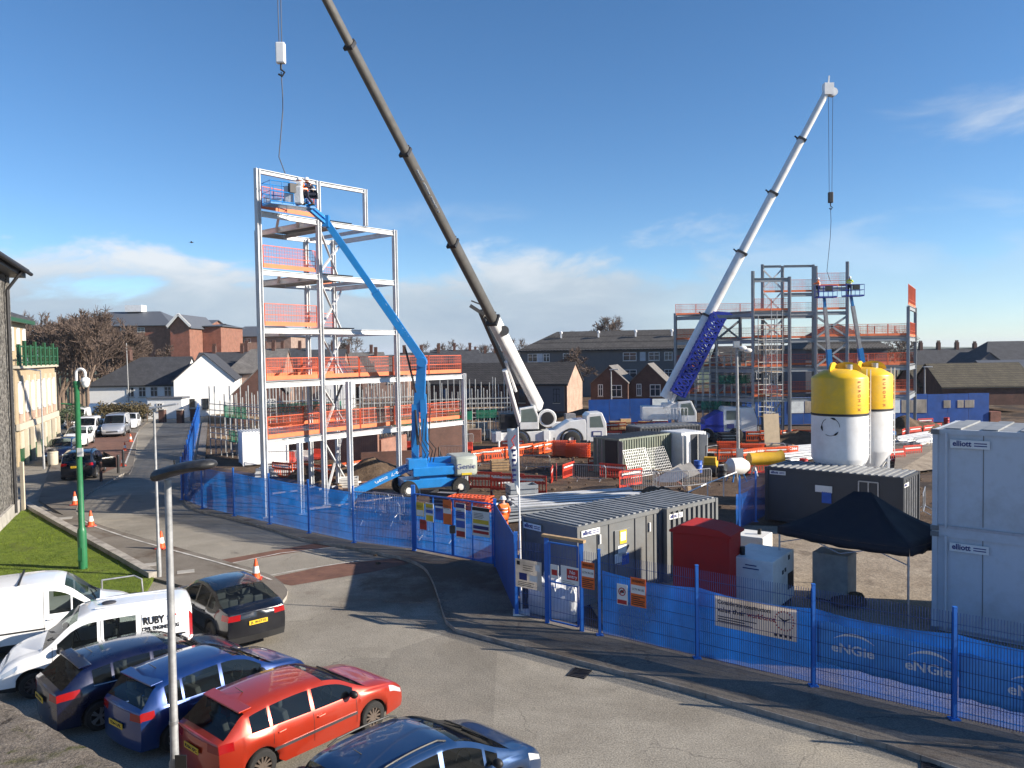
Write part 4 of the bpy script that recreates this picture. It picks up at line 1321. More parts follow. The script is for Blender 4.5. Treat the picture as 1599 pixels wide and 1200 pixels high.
FOCUS_BLUE = dict(HATCH, paint="car_navy", plate="ND13 KHX", plate_z=0.76, rim="rim", spokes=5, chrome=True, tail_len=0.42,
 sh=[(0, 0.97), (0.4, 1.01), (1.0, 0.985), (2.5, 0.93), (3.2, 0.92), (3.9, 0.84), (4.34, 0.60)], side=[(0.70, 1.08), (1.14, 1.92), (2.0, 2.95)])
KIA = dict(L=4.06, hw=0.87, wr=0.30, axles=(0.68, 3.23), tumble=0.30,
 top=[(0, 1.0), (0.08, 1.08), (0.36, 1.42), (0.62, 1.50), (1.5, 1.545), (2.0, 1.53), (2.4, 1.44), (3.05, 1.06), (3.2, 1.01), (3.7, 0.92), (3.95, 0.80), (4.06, 0.66)],
 sh=[(0, 0.99), (0.4, 1.0), (1.0, 0.965), (2.4, 0.93), (3.0, 0.94), (3.6, 0.85), (4.06, 0.60)],
 ws=(2.15, 3.10), rw=(0.06, 0.40), side=[(0.52, 0.86), (0.92, 1.74), (1.82, 2.76)], doors=[0.95, 1.78, 2.78], handles=[1.1, 1.92], spoiler=0.42, aerial=0.75, paint="car_blue", plate="YD64 LPK", plate_z=0.66,
 rim="rim", spokes=5, tail_len=0.22, mirror=2.65)
MPV = dict(L=4.30, hw=0.93, wr=0.315, axles=(0.76, 3.50), tumble=0.25,
 top=[(0, 1.06), (0.08, 1.16), (0.34, 1.52), (0.62, 1.61), (1.5, 1.67), (2.0, 1.655), (2.45, 1.55), (3.30, 1.13), (3.55, 1.02), (3.9, 0.92), (4.18, 0.78), (4.30, 0.64)],
 sh=[(0, 1.0), (0.5, 1.0), (2.5, 0.95), (3.2, 0.94), (3.8, 0.84), (4.30, 0.60)],
 ws=(2.28, 3.44), rw=(0.07, 0.38), side=[(0.40, 0.95), (1.02, 1.86), (1.95, 2.78), (2.84, 3.10)], doors=[1.0, 1.90, 2.86], handles=[1.15, 2.05], paint="car_steel_blue", plate="NX07 UTE", plate_z=0.7,
 roof_rail=(0.7, 2.1), tail_len=0.2, mirror=2.95, rail=0.13, aerial=0.9)
COUPE_SUV = dict(L=4.67, hw=0.945, wr=0.365, axles=(0.95, 3.80), tumble=0.40, base=0.28, tw=0.25,
 top=[(0, 1.10), (0.06, 1.14), (0.55, 1.30), (1.2, 1.53), (1.9, 1.615), (2.4, 1.60), (2.75, 1.52), (3.4, 1.14), (3.55, 1.09), (4.1, 1.0), (4.5, 0.85), (4.67, 0.7)],
 sh=[(0, 1.08), (0.5, 1.09), (1.2, 1.04), (2.6, 1.0), (3.3, 1.01), (4.0, 0.94), (4.67, 0.66)],
 ws=(2.50, 3.45), rw=(0.34, 1.22), side=[(0.85, 1.28), (1.34, 2.15), (2.25, 3.1)], doors=[1.34, 2.2, 3.15], handles=[1.5, 2.35], paint="car_black", plate="JL BH71E", plate_z=0.80, rim="rim_dark", spokes=7,
 tail_len=0.30, trim=True, bulge_r=0.08)
SMALL_VAN = dict(L=4.22, hw=0.915, wr=0.315, axles=(0.82, 3.52), tumble=0.11, tw=0.2,
 top=[(0, 1.66), (0.05, 1.74), (0.25, 1.80), (1.5, 1.835), (2.3, 1.80), (2.62, 1.70), (3.28, 1.15), (3.42, 1.06), (3.85, 0.96), (4.1, 0.84), (4.22, 0.68)],
 sh=[(0, 0.98), (2.6, 0.98), (3.2, 1.0), (3.7, 0.90), (4.22, 0.62)], rail=0.2,
 ws=(2.58, 3.34), side=[(1.30, 2.02), (2.16, 3.02)], doors=[1.16, 2.09, 3.08], handles=[1.25, 2.25], paint="van_white", rim="rim_dark", spokes=9, mirror=2.95, mirror_mat="plastic_black",
 round_r=0.2, taper_r=0.05, tall_tail=True, tallseam=True, head_len=0.40, bulge_r=0.03, trim=True)
PANEL_VAN = dict(L=4.8, hw=0.95, wr=0.33, axles=(0.95, 3.90), tumble=0.10,
 top=[(0, 1.84), (0.05, 1.90), (0.25, 1.95), (2.2, 1.97), (2.7, 1.93), (3.0, 1.83), (3.75, 1.22), (3.9, 1.14), (4.4, 1.02), (4.68, 0.88), (4.8, 0.72)],
 sh=[(0, 1.05), (3.0, 1.05), (3.7, 1.06), (4.2, 0.95), (4.8, 0.64)], rail=0.24,
 ws=(2.98, 3.82), side=[(2.60, 3.12), (3.16, 3.5)], doors=[1.4, 2.5, 3.5], handles=[2.62], paint="van_white", round_r=0.2, taper_r=0.05, tall_tail=True, tallseam=True, head_len=0.40, mirror=3.35, trim=True, bulge_r=0.03)
def place(px, py):
 p = G(px, py)
 return (p.x, p.y, 0.0)
def two(px1, py1, px2, py2):
 """middle point and heading from the ground points under rear and front wheels"""
 a, b = G(px1, py1), G(px2, py2)
 return a, b, math.atan2(b.y - a.y, b.x - a.x)
HD = R(36)
red = car("parked_car", "red hatchback with dented front wing, parked between the two blue cars in the foreground", "car", (-4.6, 16.1, 0), R(49), FOCUS_RED)
mpv = car("parked_car", "blue people carrier with black roof rails, nearest car at the bottom edge", "car", (-1.64, 13.26, 0), R(46), MPV)
kia = car("parked_car", "small bright blue hatchback half hidden behind the red hatchback", "car", (-6.85, 17.3, 0), R(53), KIA)
navy = car("parked_car", "dark navy hatchback with chrome window line, parked beside the lettered white van", "car", (-8.7, 18.3, 0), R(45), FOCUS_BLUE)
suv = car("parked_car", "black coupe off-roader with yellow number plate, standing by the end of the lawn", "car", (-8.65, 23.15, 0), R(131), COUPE_SUV)
van = car("parked_van", "small white van lettered in black and red on its side", "van", (-10.6, 19.75, 0), R(206), SMALL_VAN)
wvan = car("parked_van", "larger white panel van cut off by the left edge, behind the lettered van", "van", (-13.3, 22.0, 0), R(27), PANEL_VAN)
cx_ = sum(SMALL_VAN["axles"]) / 2
text("RUBY", 0.26, "black_text", van, (0.90 - cx_, 0.822, 1.44), (-1, 0, 0), (0, 0, 1), width=0.50, bold=0.012)
text("ST", 0.20, "red_text", van, (0.48 - cx_, 0.820, 1.45), (-1, 0, 0), (0, 0, 1), width=0.22, bold=0.012)
text("CIVIL ENGINEERING", 0.13, "black_text", van, (0.74 - cx_, 0.842, 1.25), (-1, 0, 0), (0, 0, 1), width=0.86, bold=0.006)
MB().box((0.75 - cx_, 0.93, 1.05), (1.15, 0.02, 0.035)).build("slide_rail", "plastic_black", van)
MB().ball((1.9 - cx_, 0.1, 1.85), 0.11, 12, sc=(1.6, 1, 0.45)).build("roof_vent", "rim_dark", van, smooth=60)
for y in (-0.42, 0.42):
 MB().bar((0.4 - cx_, y, 1.835), (2.2 - cx_, y, 1.835), 0.05, 0.02).build("roof_rib", "van_white", van)
cxp = sum(PANEL_VAN["axles"]) / 2
for xx in (0.7, 1.9):
 MB().bar((xx - cxp, -0.8, 1.965), (xx - cxp, 0.8, 1.965), 0.05, 0.04).build("roof_bar", "plastic_black", wvan)
MB().prism([(x - cxp, -0.952, z) for x, z in ((0.9, 0.7), (2.5, 0.7), (2.5, 0.74), (0.9, 0.74))], (0, -0.012, 0)).build("side_moulding", "plastic_black", wvan)
BG = [
 ("parked_car", "black estate car with its door open, first of the row by the cream building", "car", (132, 745), 108, dict(MPV, paint="car_black", plate="FD59 VLC", plate_z=0.8)),
 ("parked_car", "dark blue car parked between the black estate car and the cream building", "car", (98, 720), -72, dict(KIA, paint="car_navy", plate="NV12 DKE")),
 ("parked_car", "white car with dark windscreen behind the green camera post", "car", (124, 697), -72, dict(KIA, paint="van_white")),
 ("parked_van", "small white van right behind the white car", "van", (137, 684), -72, dict(SMALL_VAN)),
 ("parked_car", "dark green estate car left of the silver van", "car", (150, 681), -72, dict(HATCH, paint="car_green_grey")),
 ("parked_van", "white van nearest the cream building, facing down the street", "van", (122, 668), -72, dict(PANEL_VAN)),
 ("parked_van", "silver van facing down the street at the end of the red paved bays", "van", (182, 681), -72, dict(PANEL_VAN, paint="van_silver")),
 ("parked_van", "long white van in front of the brown hedge", "van", (170, 657), -20, dict(PANEL_VAN)),
 ("parked_car", "white car half hidden behind the silver van", "car", (203, 669), -72, dict(KIA, paint="van_white")),
 ]
for nm, lb, ct, (px, py), rz, P in BG:
 p = G(px, py)
 o = car(nm, lb, ct, (p.x, p.y, 0.1 if px < 190 else 0.0), R(rz), dict(P, res=0.3))
 o.scale = (1.15,) * 3
blk = [o for o in D.objects if o.get("label", "").startswith("black estate")][0]
MB().prism([(0.25, -0.94, 0.4), (-0.15, -1.75, 0.4), (-0.15, -1.75, 0.98), (0.2, -1.04, 1.35), (0.25, -0.94, 1.0)], (0.05, 0.03, 0)).build("open_door", "car_black", blk)
 # ------------------------------------------------------------------ steel frames
def guard(name_parent, a, b, z, h=1.1, mat="orange_guard", board=True, face="orange_board"):
 """edge protection between two plan points: rails, uprights, thin grid and a toe board"""
 a, b = V((a[0], a[1], z)), V((b[0], b[1], z))
 d = b - a
 n = max(1, int(round(d.length / 2.4)))
 for i in range(n):
  p, q = a + d * (i / n), a + d * ((i + 1) / n)
  e = (q - p).normalized() * 0.04
  p, q = p + e, q - e
  mb = MB()
  for t in (0, 1):
   r_ = p + (q - p) * t
   mb.bar(r_, r_ + V((0, 0, h)), 0.045)
  for zz in (0.55, h):
   mb.bar(p + V((0, 0, zz)), q + V((0, 0, zz)), 0.035)
  k = int((q - p).length / 0.16)
  for j in range(1, k):
   r_ = p + (q - p) * (j / k)
   mb.bar(r_ + V((0, 0, 0.2)), r_ + V((0, 0, h)), 0.010)
  for zz in (0.35, 0.75, 0.92):
   mb.bar(p + V((0, 0, zz)), q + V((0, 0, zz)), 0.010)
  if board:
   mb.bar(p + V((0, 0, 0.10)), q + V((0, 0, 0.10)), 0.03, 0.22, mi=1)
  k0_ = len(mb.v)
  mb.add([p + V((0, 0, .2)), q + V((0, 0, .2)), q + V((0, 0, h)), p + V((0, 0, h))], [(0, 1, 2, 3)], 2)
  mb.build("edge_guard", [mat, face, "net_red"], name_parent, world=True)
A1, A2, A3, A4 = V((-12.45, 39.3)), V((-10.2, 42.3)), V((-6.75, 46.4)), V((-3.1, 50.6))
PERP = V((-0.775, 0.632))
B2, B3 = A2 + PERP * 5.7, A3 + PERP * 5.7
B25 = A2 + PERP * 5.7 + (B3 - B2) * 0.62
C4 = V((-8.5, 40.9))
C5 = V((-10.85, 39.95))
MIDT = V((-8.1, 44.6))
LV = [3.65, 6.6, 9.35, 12.25, 15.15]
ROOFZ = 17.35
tower = thing("steel_tower", "tall pale steel frame with orange edge guards, beside the bend in the road", "steel frame", (A1.x, A1.y, gz(*A1)))
def col(root, p, z0, z1, w_=0.23, mat="steel_white", up=(0.6, 0.8, 0)):
 MB().ibeam((p.x, p.y, z0), (p.x, p.y, z1), w_, w_, 0.035, up=up).build("column", mat, root, world=True)
def beam_(root, a, b, z, h=0.27, w_=0.15, mat="steel_white", trim=0.14):
 d = (b - a).normalized() * trim
 MB().ibeam((a.x + d.x, a.y + d.y, z), (b.x - d.x, b.y - d.y, z), w_, h, 0.03, up=(0, 0, 1)).build("beam", mat, root, world=True)
def brace(root, a, za, b, zb, mat="steel_white", s=0.11):
 MB().bar((a.x, a.y, za), (b.x, b.y, zb), s, s).build("brace", mat, root, world=True)
for p, t in ((A1, ROOFZ), (A2, ROOFZ), (A3, LV[4] + 0.2), (A4, LV[1] + 0.2), (B2, LV[4] + 0.2), (B3, LV[4] + 0.2), (B25, LV[4]), (C4, LV[1] + 0.1), (C5, LV[0])):
 col(tower, p, gz(p.x, p.y) - 0.1, t)
 MB().box((p.x, p.y, gz(p.x, p.y) + 0.02), (0.5, 0.5, 0.06), 0.65).build("base_plate", "galv", tower, world=True)
col(tower, MIDT, LV[4] + 0.16, ROOFZ, 0.2)
beam_(tower, A1, A2, ROOFZ - 0.12, 0.22, 0.2)
beam_(tower, A2, MIDT, ROOFZ - 0.12, 0.22, 0.2)
for i, z in enumerate(LV):
 beam_(tower, A1, A2, z)
 beam_(tower, A2, A3, z)
 beam_(tower, B2, B3, z)
 beam_(tower, A2, B2, z)
 beam_(tower, A3, B3, z)
 beam_(tower, A1, B2, z)
 if i < 2:
  beam_(tower, A3, A4, z)
 if i >= 1:
  f0, f1 = ((0.02, 1.0) if i == 1 else (0.02, 0.42))
  q = [A2 + (A3 - A2) * f0, A2 + (A3 - A2) * f1, B2 + (B3 - B2) * f1, B2 + (B3 - B2) * f0]
  mb = MB()
  nn_ = 14
  for k in range(nn_):
   a, b = q[0] + (q[1] - q[0]) * (k / nn_), q[0] + (q[1] - q[0]) * ((k + .5) / nn_)
   c, d = q[3] + (q[2] - q[3]) * (k / nn_), q[3] + (q[2] - q[3]) * ((k + .5) / nn_)
   a2 = q[0] + (q[1] - q[0]) * ((k + 1) / nn_)
   d2 = q[3] + (q[2] - q[3]) * ((k + 1) / nn_)
   z0, z1 = z + 0.17, z + 0.23
   mb.quad((a.x, a.y, z0), (b.x, b.y, z0), (d.x, d.y, z0), (c.x, c.y, z0))
   mb.quad((b.x, b.y, z1), (a2.x, a2.y, z1), (d2.x, d2.y, z1), (d.x, d.y, z1))
   mb.quad((b.x, b.y, z0), (b.x, b.y, z1), (d.x, d.y, z1), (d.x, d.y, z0))
   mb.quad((a2.x, a2.y, z1), (a2.x, a2.y, z0), (d2.x, d2.y, z0), (d2.x, d2.y, z1))
  mb.build("deck", "deck_steel", tower, world=True)
 for f_ in (0.33, 0.66):
  beam_(tower, A1 + (A2 - A1) * f_, B2 + (A2 - B2) * f_, z + .02, .2, .1)
  beam_(tower, A2 + (A3 - A2) * f_, B2 + (B3 - B2) * f_, z + .02, .2, .1)
 if i < 2:
  t0, t1, t2 = A1 + (A2 - A1) * 0.1, A2, A2 + (B2 - A2) * 0.55
  mb = MB().prism([(A1.x + .15, A1.y + .1, z + 0.18), (A2.x, A2.y, z + 0.18), (B2.x, B2.y, z + 0.18)], (0, 0, 0.05))
  mb.build("deck", "deck_steel", tower, world=True)
 guard(tower, A1 + (A2 - A1) * 0.05, A2 - (A2 - A1) * 0.06, z + 0.26)
 guard(tower, A1 + (B2 - A1) * 0.05, B2 - (B2 - A1) * 0.05, z + 0.26)
 if i in (0, 1):
  off = PERP * 0.35
  guard(tower, A2 + off + (A3 - A2) * 0.05, A3 + off, z + 0.26)
  guard(tower, A3 + off, A4 + off * 0.5, z + 0.26)
  guard(tower, B2 + (B3 - B2) * 0.05, B3, z + 0.26)
 elif i in (2, 3):
  guard(tower, B25, B3, z + 0.26)
zs_ = [gz(*A2)] + LV
X1, X2 = A2, B3 + (A3 - B3) * 0.12
for i in range(len(LV)):
 z0, z1 = zs_[i] + 0.25, zs_[i + 1] - 0.2
 brace(tower, X1, z0, X2, z1)
 brace(tower, X1, z1, X2, z0)
DF = 78.0
def px2(x, Y=DF):
 p = at(x, 560, Y)
 return V((p.x, p.y))
far_fr = thing("steel_framework", "long grey steel frame with orange edge guards, right of the white crane", "steel frame", (px2(1200).x, DF, -1.0))
RZ = [3.05, 6.0, 8.9, 11.55]
YB = 85.0
fr = {1055: (YB, 12.1), 1119: (YB, 11.8), 1156: (YB, 11.8), 1176: (DF, 15.8), 1191: (YB, 17.2), 1222: (YB, 17.0), 1233: (DF, 15.2), 1270: (YB, 17.1), 1274: (DF, 16.2), 1323: (DF, 16.6), 1418: (DF, 12.1), 1429: (YB, 12.3)}
pt = {}
for x, (Y, z1) in fr.items():
 p = px2(x, Y)
 pt[x] = p
 col(far_fr, p, -1.05, z1, 0.27, "steel_grey")
for i, z in enumerate(RZ):
 last = i == 3
 ch1 = [1055, 1119, 1156, 1191, 1222, 1270] + ([] if last else [1429])
 ch2 = [1176, 1233, 1274, 1323] + ([] if last else [1418])
 for ch in (ch1, ch2):
  for a, b in zip(ch, ch[1:]):
   beam_(far_fr, pt[a], pt[b], z, 0.36, 0.18, "steel_grey")
 for a, b in ((1055, 1176), (1191, 1176), (1222, 1233), (1270, 1274)) + (() if last else ((1429, 1418),)):
  beam_(far_fr, pt[a], pt[b], z - 0.02, 0.40, 0.2, "steel_grey")
 for quad in ((1055, 1156, 1176), (1191, 1222, 1233, 1176)) + (() if last else ((1270, 1429, 1418, 1274),)):
  mb = MB().prism([(pt[k].x, pt[k].y, z + 0.26) for k in quad], (0, 0, 0.09))
  mb.build("deck", "deck_steel", far_fr, world=True)
 for a, b in ((1055, 1119), (1119, 1156), (1156, 1191), (1176, 1233), (1222, 1270), (1274, 1323)):
  guard(far_fr, pt[a], pt[b], z + 0.36, 1.15)
 if not last:
  for a, b in ((1323, 1418), (1270, 1429)):
   guard(far_fr, pt[a], pt[b], z + 0.36, 1.15)
beam_(far_fr, pt[1176], pt[1233], 14.9, 0.4, 0.2, "steel_grey")
for a, b in ((1191, 1222), (1222, 1270)):
 beam_(far_fr, pt[a], pt[b], 16.95, 0.25, 0.2, "steel_grey")
beam_(far_fr, pt[1222], pt[1270], 13.9, 0.4, 0.2, "steel_grey")
beam_(far_fr, pt[1274], pt[1323], 13.9, 0.4, 0.2, "steel_grey")
guard(far_fr, pt[1222], pt[1270], 14.2, 1.3)
guard(far_fr, pt[1274], pt[1323], 14.2, 1.3)
guard(far_fr, pt[1191], pt[1222], 14.2, 1.2)
beam_(far_fr, pt[1418], pt[1429], 12.0, 0.4, 0.2, "steel_grey")
guard(far_fr, pt[1418], pt[1429], 12.3, 2.0)
guard(far_fr, pt[1418], pt[1429], 9.2, 1.4)
zz_ = [-1.0] + RZ
for i in range(4):
 z0, z1 = zz_[i] + 0.3, zz_[i + 1] - 0.3
 brace(far_fr, pt[1191], z0, pt[1222], z1, "steel_white", 0.16)
 brace(far_fr, pt[1191], z1, pt[1222], z0, "steel_white", 0.16)
 if i % 2 == 1 or i == 3:
  brace(far_fr, pt[1119], z0, pt[1156], z1, "steel_grey", 0.22)
  brace(far_fr, pt[1119], z1, pt[1156], z0, "steel_grey", 0.18)
 brace(far_fr, pt[1274], z1, pt[1323], z0, "steel_grey", 0.18)
 brace(far_fr, pt[1274], z0, pt[1323], z1, "steel_grey", 0.18)
brace(far_fr, pt[1191], 12.0, pt[1222], 14.3, "steel_white", 0.14)
brace(far_fr, pt[1191], 14.3, pt[1222], 12.0, "steel_white", 0.14)
brace(far_fr, pt[1191], 14.5, pt[1222], 16.7, "steel_white", 0.14)
brace(far_fr, pt[1191], 16.7, pt[1222], 14.5, "steel_white", 0.14)
 # ------------------------------------------------------------------ boom lifts
def basket(root, c, rz, wd=2.2, dp=0.95, mat="boom_blue"):
 m = Matrix.Translation(V(c)) @ Matrix.Rotation(rz, 4, "Z")
 P = lambda x, y, z: m @ V((x, y, z))
 mb = MB()
 cs = [(-wd / 2, -dp / 2), (wd / 2, -dp / 2), (wd / 2, dp / 2), (-wd / 2, dp / 2)]
 for z in (0.12, 0.6, 1.1):
  mb.path([P(x, y, z) for x, y in cs], 0.028, 6, closed=True)
 for t in range(5):
  x = -wd / 2 + wd * t / 4
  for y in (-dp / 2, dp / 2):
   mb.tube(P(x, y, 0.05), P(x, y, 1.1), 0.022, n=6)
 mb.prism([P(x, y, 0.0) for x, y in cs], (0, 0, 0.08))
 o = mb.build("basket", mat, root, world=True)
 MB().box(P(0.1, -dp / 2 + 0.05, 0.85), (0.6, 0.25, 0.45), rz).build("control_box", "dark_steel", root, world=True)
 return o
TB = G(672, 772)
lift = thing("boom_lift", "bright blue articulated boom lift reaching up to the steel tower, pale counterweight", "boom lift", TB)
gzb = TB.z
hdl = R(20)
mB = Matrix.Translation(TB) @ Matrix.Rotation(hdl, 4, "Z")
LP = lambda x, y, z: mB @ V((x, y, z))
mb = MB()
mb.box(LP(0, 0, 0.75), (3.4, 1.6, 0.5), hdl).box(LP(0, 0, 1.05), (1.6, 1.5, 0.3), hdl)
for x in (-1.5, 1.5):
 mb.bar(LP(x, -1.05, 0.6), LP(x, 1.05, 0.6), 0.25, 0.25)
mb.build("chassis", "boom_blue", lift, world=True, bevel=0.03)
ax3 = Matrix.Rotation(hdl, 3, "Z") @ Matrix(((1, 0, 0), (0, 0, 1), (0, 1, 0)))
for x in (-1.5, 1.5):
 for y in (-1.1, 1.1):
  w_ = MB().lathe([(0.2, -0.18), (0.5, -0.18), (0.52, 0), (0.5, 0.18), (0.2, 0.18)], 20, c=LP(x, y, 0.52), axis=ax3).build("wheel", "rubber", lift, world=True, smooth=50)
  h_ = MB().lathe([(0.0, -0.15 if y < 0 else 0.15), (0.24, -0.14 if y < 0 else 0.14), (0.27, -0.19 if y < 0 else 0.19)], 14, c=LP(x, y, 0.52), axis=ax3).build("hub", "white_plastic", lift, world=True)
  h_.parent = w_
mb = MB().box(LP(0.1, 0, 1.45), (2.6, 1.9, 0.5), hdl).box(LP(-0.9, -0.55, 1.9), (1.1, 0.7, 0.6), hdl)
mb.build("turntable", "boom_blue", lift, world=True, bevel=0.04)
cw0 = at(700, 750, TB.y - 0.6)
cw = MB()
prof = []
for i in range(13):
 t = math.pi * (i / 12) - math.pi / 2
 prof.append((0.55 + 0.55 * math.cos(t) ** 0.6 if abs(math.cos(t)) > 1e-6 else 0.55, 1.05 * math.sin(t)))
cwp = [LP(2.0 - 0.0 + x - 0.3, y, 1.05) for x, y in ((-0.5, -1.05), (0.55, -1.05), (0.85, -0.9), (1.0, -0.5), (1.05, 0), (1.0, 0.5), (0.85, 0.9), (0.55, 1.05), (-0.5, 1.05))]
cw.prism(cwp, (0, 0, 1.15))
cwo = cw.build("counterweight", "counterweight", lift, world=True, bevel=0.16, smooth=60)
rdir = Matrix.Rotation(hdl, 3, "Z") @ V((1, 0, 0))
text("Genie", 0.42, "navy_text", lift, LP(1.85, -1.065, 1.62), rdir, (0, 0, 1), width=1.15, world=True)
MB().box(LP(1.9, -1.06, 1.2), (0.6, 0.02, 0.12), hdl).build("warning_label", "sign_yellow", lift, world=True)
Yb = TB.y
S0 = LP(-0.55, 0, 1.6)
S1 = at(655, 640, Yb + 0.2)
S2 = at(659, 566, Yb)
mb = MB()
mb.bar(S0 + V((-0.28, 0, 0)), S1 + V((-0.22, 0, 0.3)), 0.42, 0.42, up=(1, 0, 0)).bar(S0 + V((0.32, 0, 0)), S1 + V((0.22, 0, 0.9)), 0.42, 0.36, up=(1, 0, 0))
mb.build("riser_arm", "boom_blue", lift, world=True, bevel=0.02)
mb = MB().bar(S1 + V((-0.05, 0.05, -0.1)), S2 + V((0.0, 0, 0.1)), 0.46, 0.66, up=(1, 0, 0), h2=0.5).tube(S2 + V((0, -0.3, 0)), S2 + V((0, 0.3, 0)), 0.3, n=16)
mb.build("riser_arm", "boom_blue", lift, world=True, bevel=0.02)
MB().tube(S1 + V((-0.2, -0.22, 0.0)), S0 + V((-0.1, -0.22, 1.3)), 0.07, n=8).tube(S2 + V((-0.95, -0.1, 0.9)), S1 + V((-0.15, -0.25, 1.0)), 0.06, n=8).build("lift_cylinder", "dark_steel", lift, world=True)
J0 = S2 + V((0.05, 0, 0.1))
J1 = at(509, 346, 41.0)
dm = (J1 - J0)
E1 = J0 + dm * 0.52
mb = MB().bar(J0, E1, 0.36, 0.46, up=(0.8, 0, 0.6))
mb.build("main_boom", "boom_blue", lift, world=True, bevel=0.015)
MB().bar(J0 + dm * 0.45, J1, 0.27, 0.35, up=(0.8, 0, 0.6)).build("telescopic_section", "boom_blue", lift, world=True, bevel=0.012)
bdir = dm.normalized()
text("Genie Z-62/40", 0.32, "white_text", lift, J0 + dm * 0.30 + V((0, -0.205, 0.03)), -bdir if bdir.x > 0 else -bdir, V((0, -1, 0)).cross(-bdir), width=2.5, world=True)
J2 = at(474, 316, 39.6)
mb = MB().bar(J1 + V((0, 0, 0.12)), J2 + V((0, 0, 0.12)), 0.18, 0.14).bar(J1 - V((0, 0, 0.14)), J2 - V((0, 0, 0.14)), 0.18, 0.12).box(J1, (0.35, 0.35, 0.6))
mb.build("jib", "boom_blue", lift, world=True, bevel=0.01)
BK = at(452, 324, 39.3)
basket(lift, BK, R(40), 2.35, 1.0)
K0 = LP(-0.6, -0.35, 2.0)
K1 = at(547, 772, Yb - 2.0)
K2 = at(508, 818, Yb - 3.0)
mb = MB().bar(K0, K1, 0.34, 0.42)
a_ = mb.build("stowed_arm", "boom_blue", lift, world=True, bevel=0.015)
kd = (K1 - K0).normalized()
text("Genie  Z-62/40", 0.3, "white_text", lift, K0 + (K1 - K0) * 0.42 + V((0, -0.19, 0.02)), -kd, V((0, -1, 0)).cross(-kd), width=2.0, world=True)
mb = MB().bar(K1 + V((0, 0, 0.1)), K2, 0.14, 0.22).bar(K1 + V((0.3, 0.1, -0.1)), K2 + V((0.3, 0.1, 0)), 0.12, 0.2).box(K2 + V((-0.35, 0, -0.05)), (0.9, 0.3, 0.25))
mb.build("stowed_arm", "boom_blue", lift, world=True)
mb = MB().bar(LP(-0.3, 0.3, 1.9), at(722, 716, Yb + 0.4), 0.3, 0.34).bar(LP(-0.3, -0.3, 1.75), at(718, 728, Yb - 0.2), 0.25, 0.26)
mb.build("link_arm", "boom_blue", lift, world=True, bevel=0.015)
mb = MB()
for k in range(4):
 a = LP(-0.5 + 0.2 * k, -0.4, 1.9)
 mb.path([a, a + V((0.2, -0.25, 0.5 + 0.1 * k)), a + V((-0.2, -0.2, 1.3)), a + V((-0.1, -0.05, 2.2 + 0.3 * k))], 0.03, 6)
mb.build("hoses", "rubber", lift, world=True)
def small_lift(bx, by, Y, ex, ey, label):
 base = G(bx, by)
 b = V((px2(bx, Y).x, Y, gz(px2(bx, Y).x, Y)))
 root = thing("boom_lift", label, "boom lift", b, 0)
 mb = MB().box((0, 0, 0.9), (2.4, 3.6, 0.6)).box((0, 0.3, 1.6), (2.0, 2.6, 0.8))
 mb.build("chassis", "boom_blue", root, bevel=0.05)
 for x in (-1.1, 1.1):
  for y in (-1.4, 1.4):
   MB().lathe([(0, -0.2), (0.5, -0.2), (0.54, 0), (0.5, 0.2), (0, 0.2)], 16, c=(x, y, 0.54), axis=Matrix(((0, 0, 1), (1, 0, 0), (0, 1, 0)))).build("wheel", "rubber", root, smooth=50)
 p0 = V((b.x, b.y + 0.4, b.z + 1.8))
 tipz = at(ex, ey, Y - 1.0)
 p1 = p0 + (tipz - p0) * 0.6
 MB().bar(p0, p1, 0.42, 0.42).build("main_boom", "boom_blue", root, world=True)
 MB().bar(p0 + (tipz - p0) * 0.55, p0 + (tipz - p0) * 0.93, 0.3, 0.3).build("telescopic_section", "galv", root, world=True)
 MB().bar(p0 + (tipz - p0) * 0.93, tipz, 0.22, 0.22).build("jib", "boom_blue", root, world=True)
 basket(root, tipz + V((0, -0.4, 0.0)), 0.0, 1.7, 1.0, "crane_blue")
 return tipz
T1 = small_lift(1306, 690, 75.0, 1287, 466, "blue boom lift with the left one of two raised baskets at the far frame")
T2 = small_lift(1366, 690, 75.5, 1329, 464, "blue boom lift with slanting boom and the right one of two raised baskets")
 # ------------------------------------------------------------------ cranes
def boom_section(root, p, q, w0, h0, mat, w1=None, h1=None, collar=True, rounded=False):
 mb = MB()
 d = (q - p).normalized()
 r_ = d.cross(V((0, 0, 1))).normalized()
 u_ = r_.cross(d).normalized()
 pr = [(-.5, .5), (.5, .5), (.5, -.18), (.3, -.46), (.1, -.54), (-.1, -.54), (-.3, -.46), (-.5, -.18)]
 if rounded:
  pr = [(.5 * math.cos(-2 * math.pi * k / 18), .5 * math.sin(-2 * math.pi * k / 18)) for k in range(18)]
 vs = [p + r_ * (x * w0) + u_ * (y * h0) for x, y in pr] + [q + r_ * (x * (w1 or w0)) + u_ * (y * (h1 or h0)) for x, y in pr]
 n = len(pr)
 mb.add(vs, [tuple(range(n)), tuple(reversed(range(n, 2 * n)))] + [((i + 1) % n, i, n + i, n + (i + 1) % n) for i in range(n)])
 mb.build("boom_section", mat, root, world=True, smooth=35)
 if collar:
  mb = MB().bar(q - d * 0.12, q + d * 0.10, (w1 or w0) + 0.10, (h1 or h0) + 0.10, up=u_)
  mb.bar(q - d * 0.1 + u_ * h0 * 0.55, q + u_ * (h0 * 0.55 + 0.35), 0.12, 0.12)
  mb.build("boom_collar", "dark_steel", root, world=True)
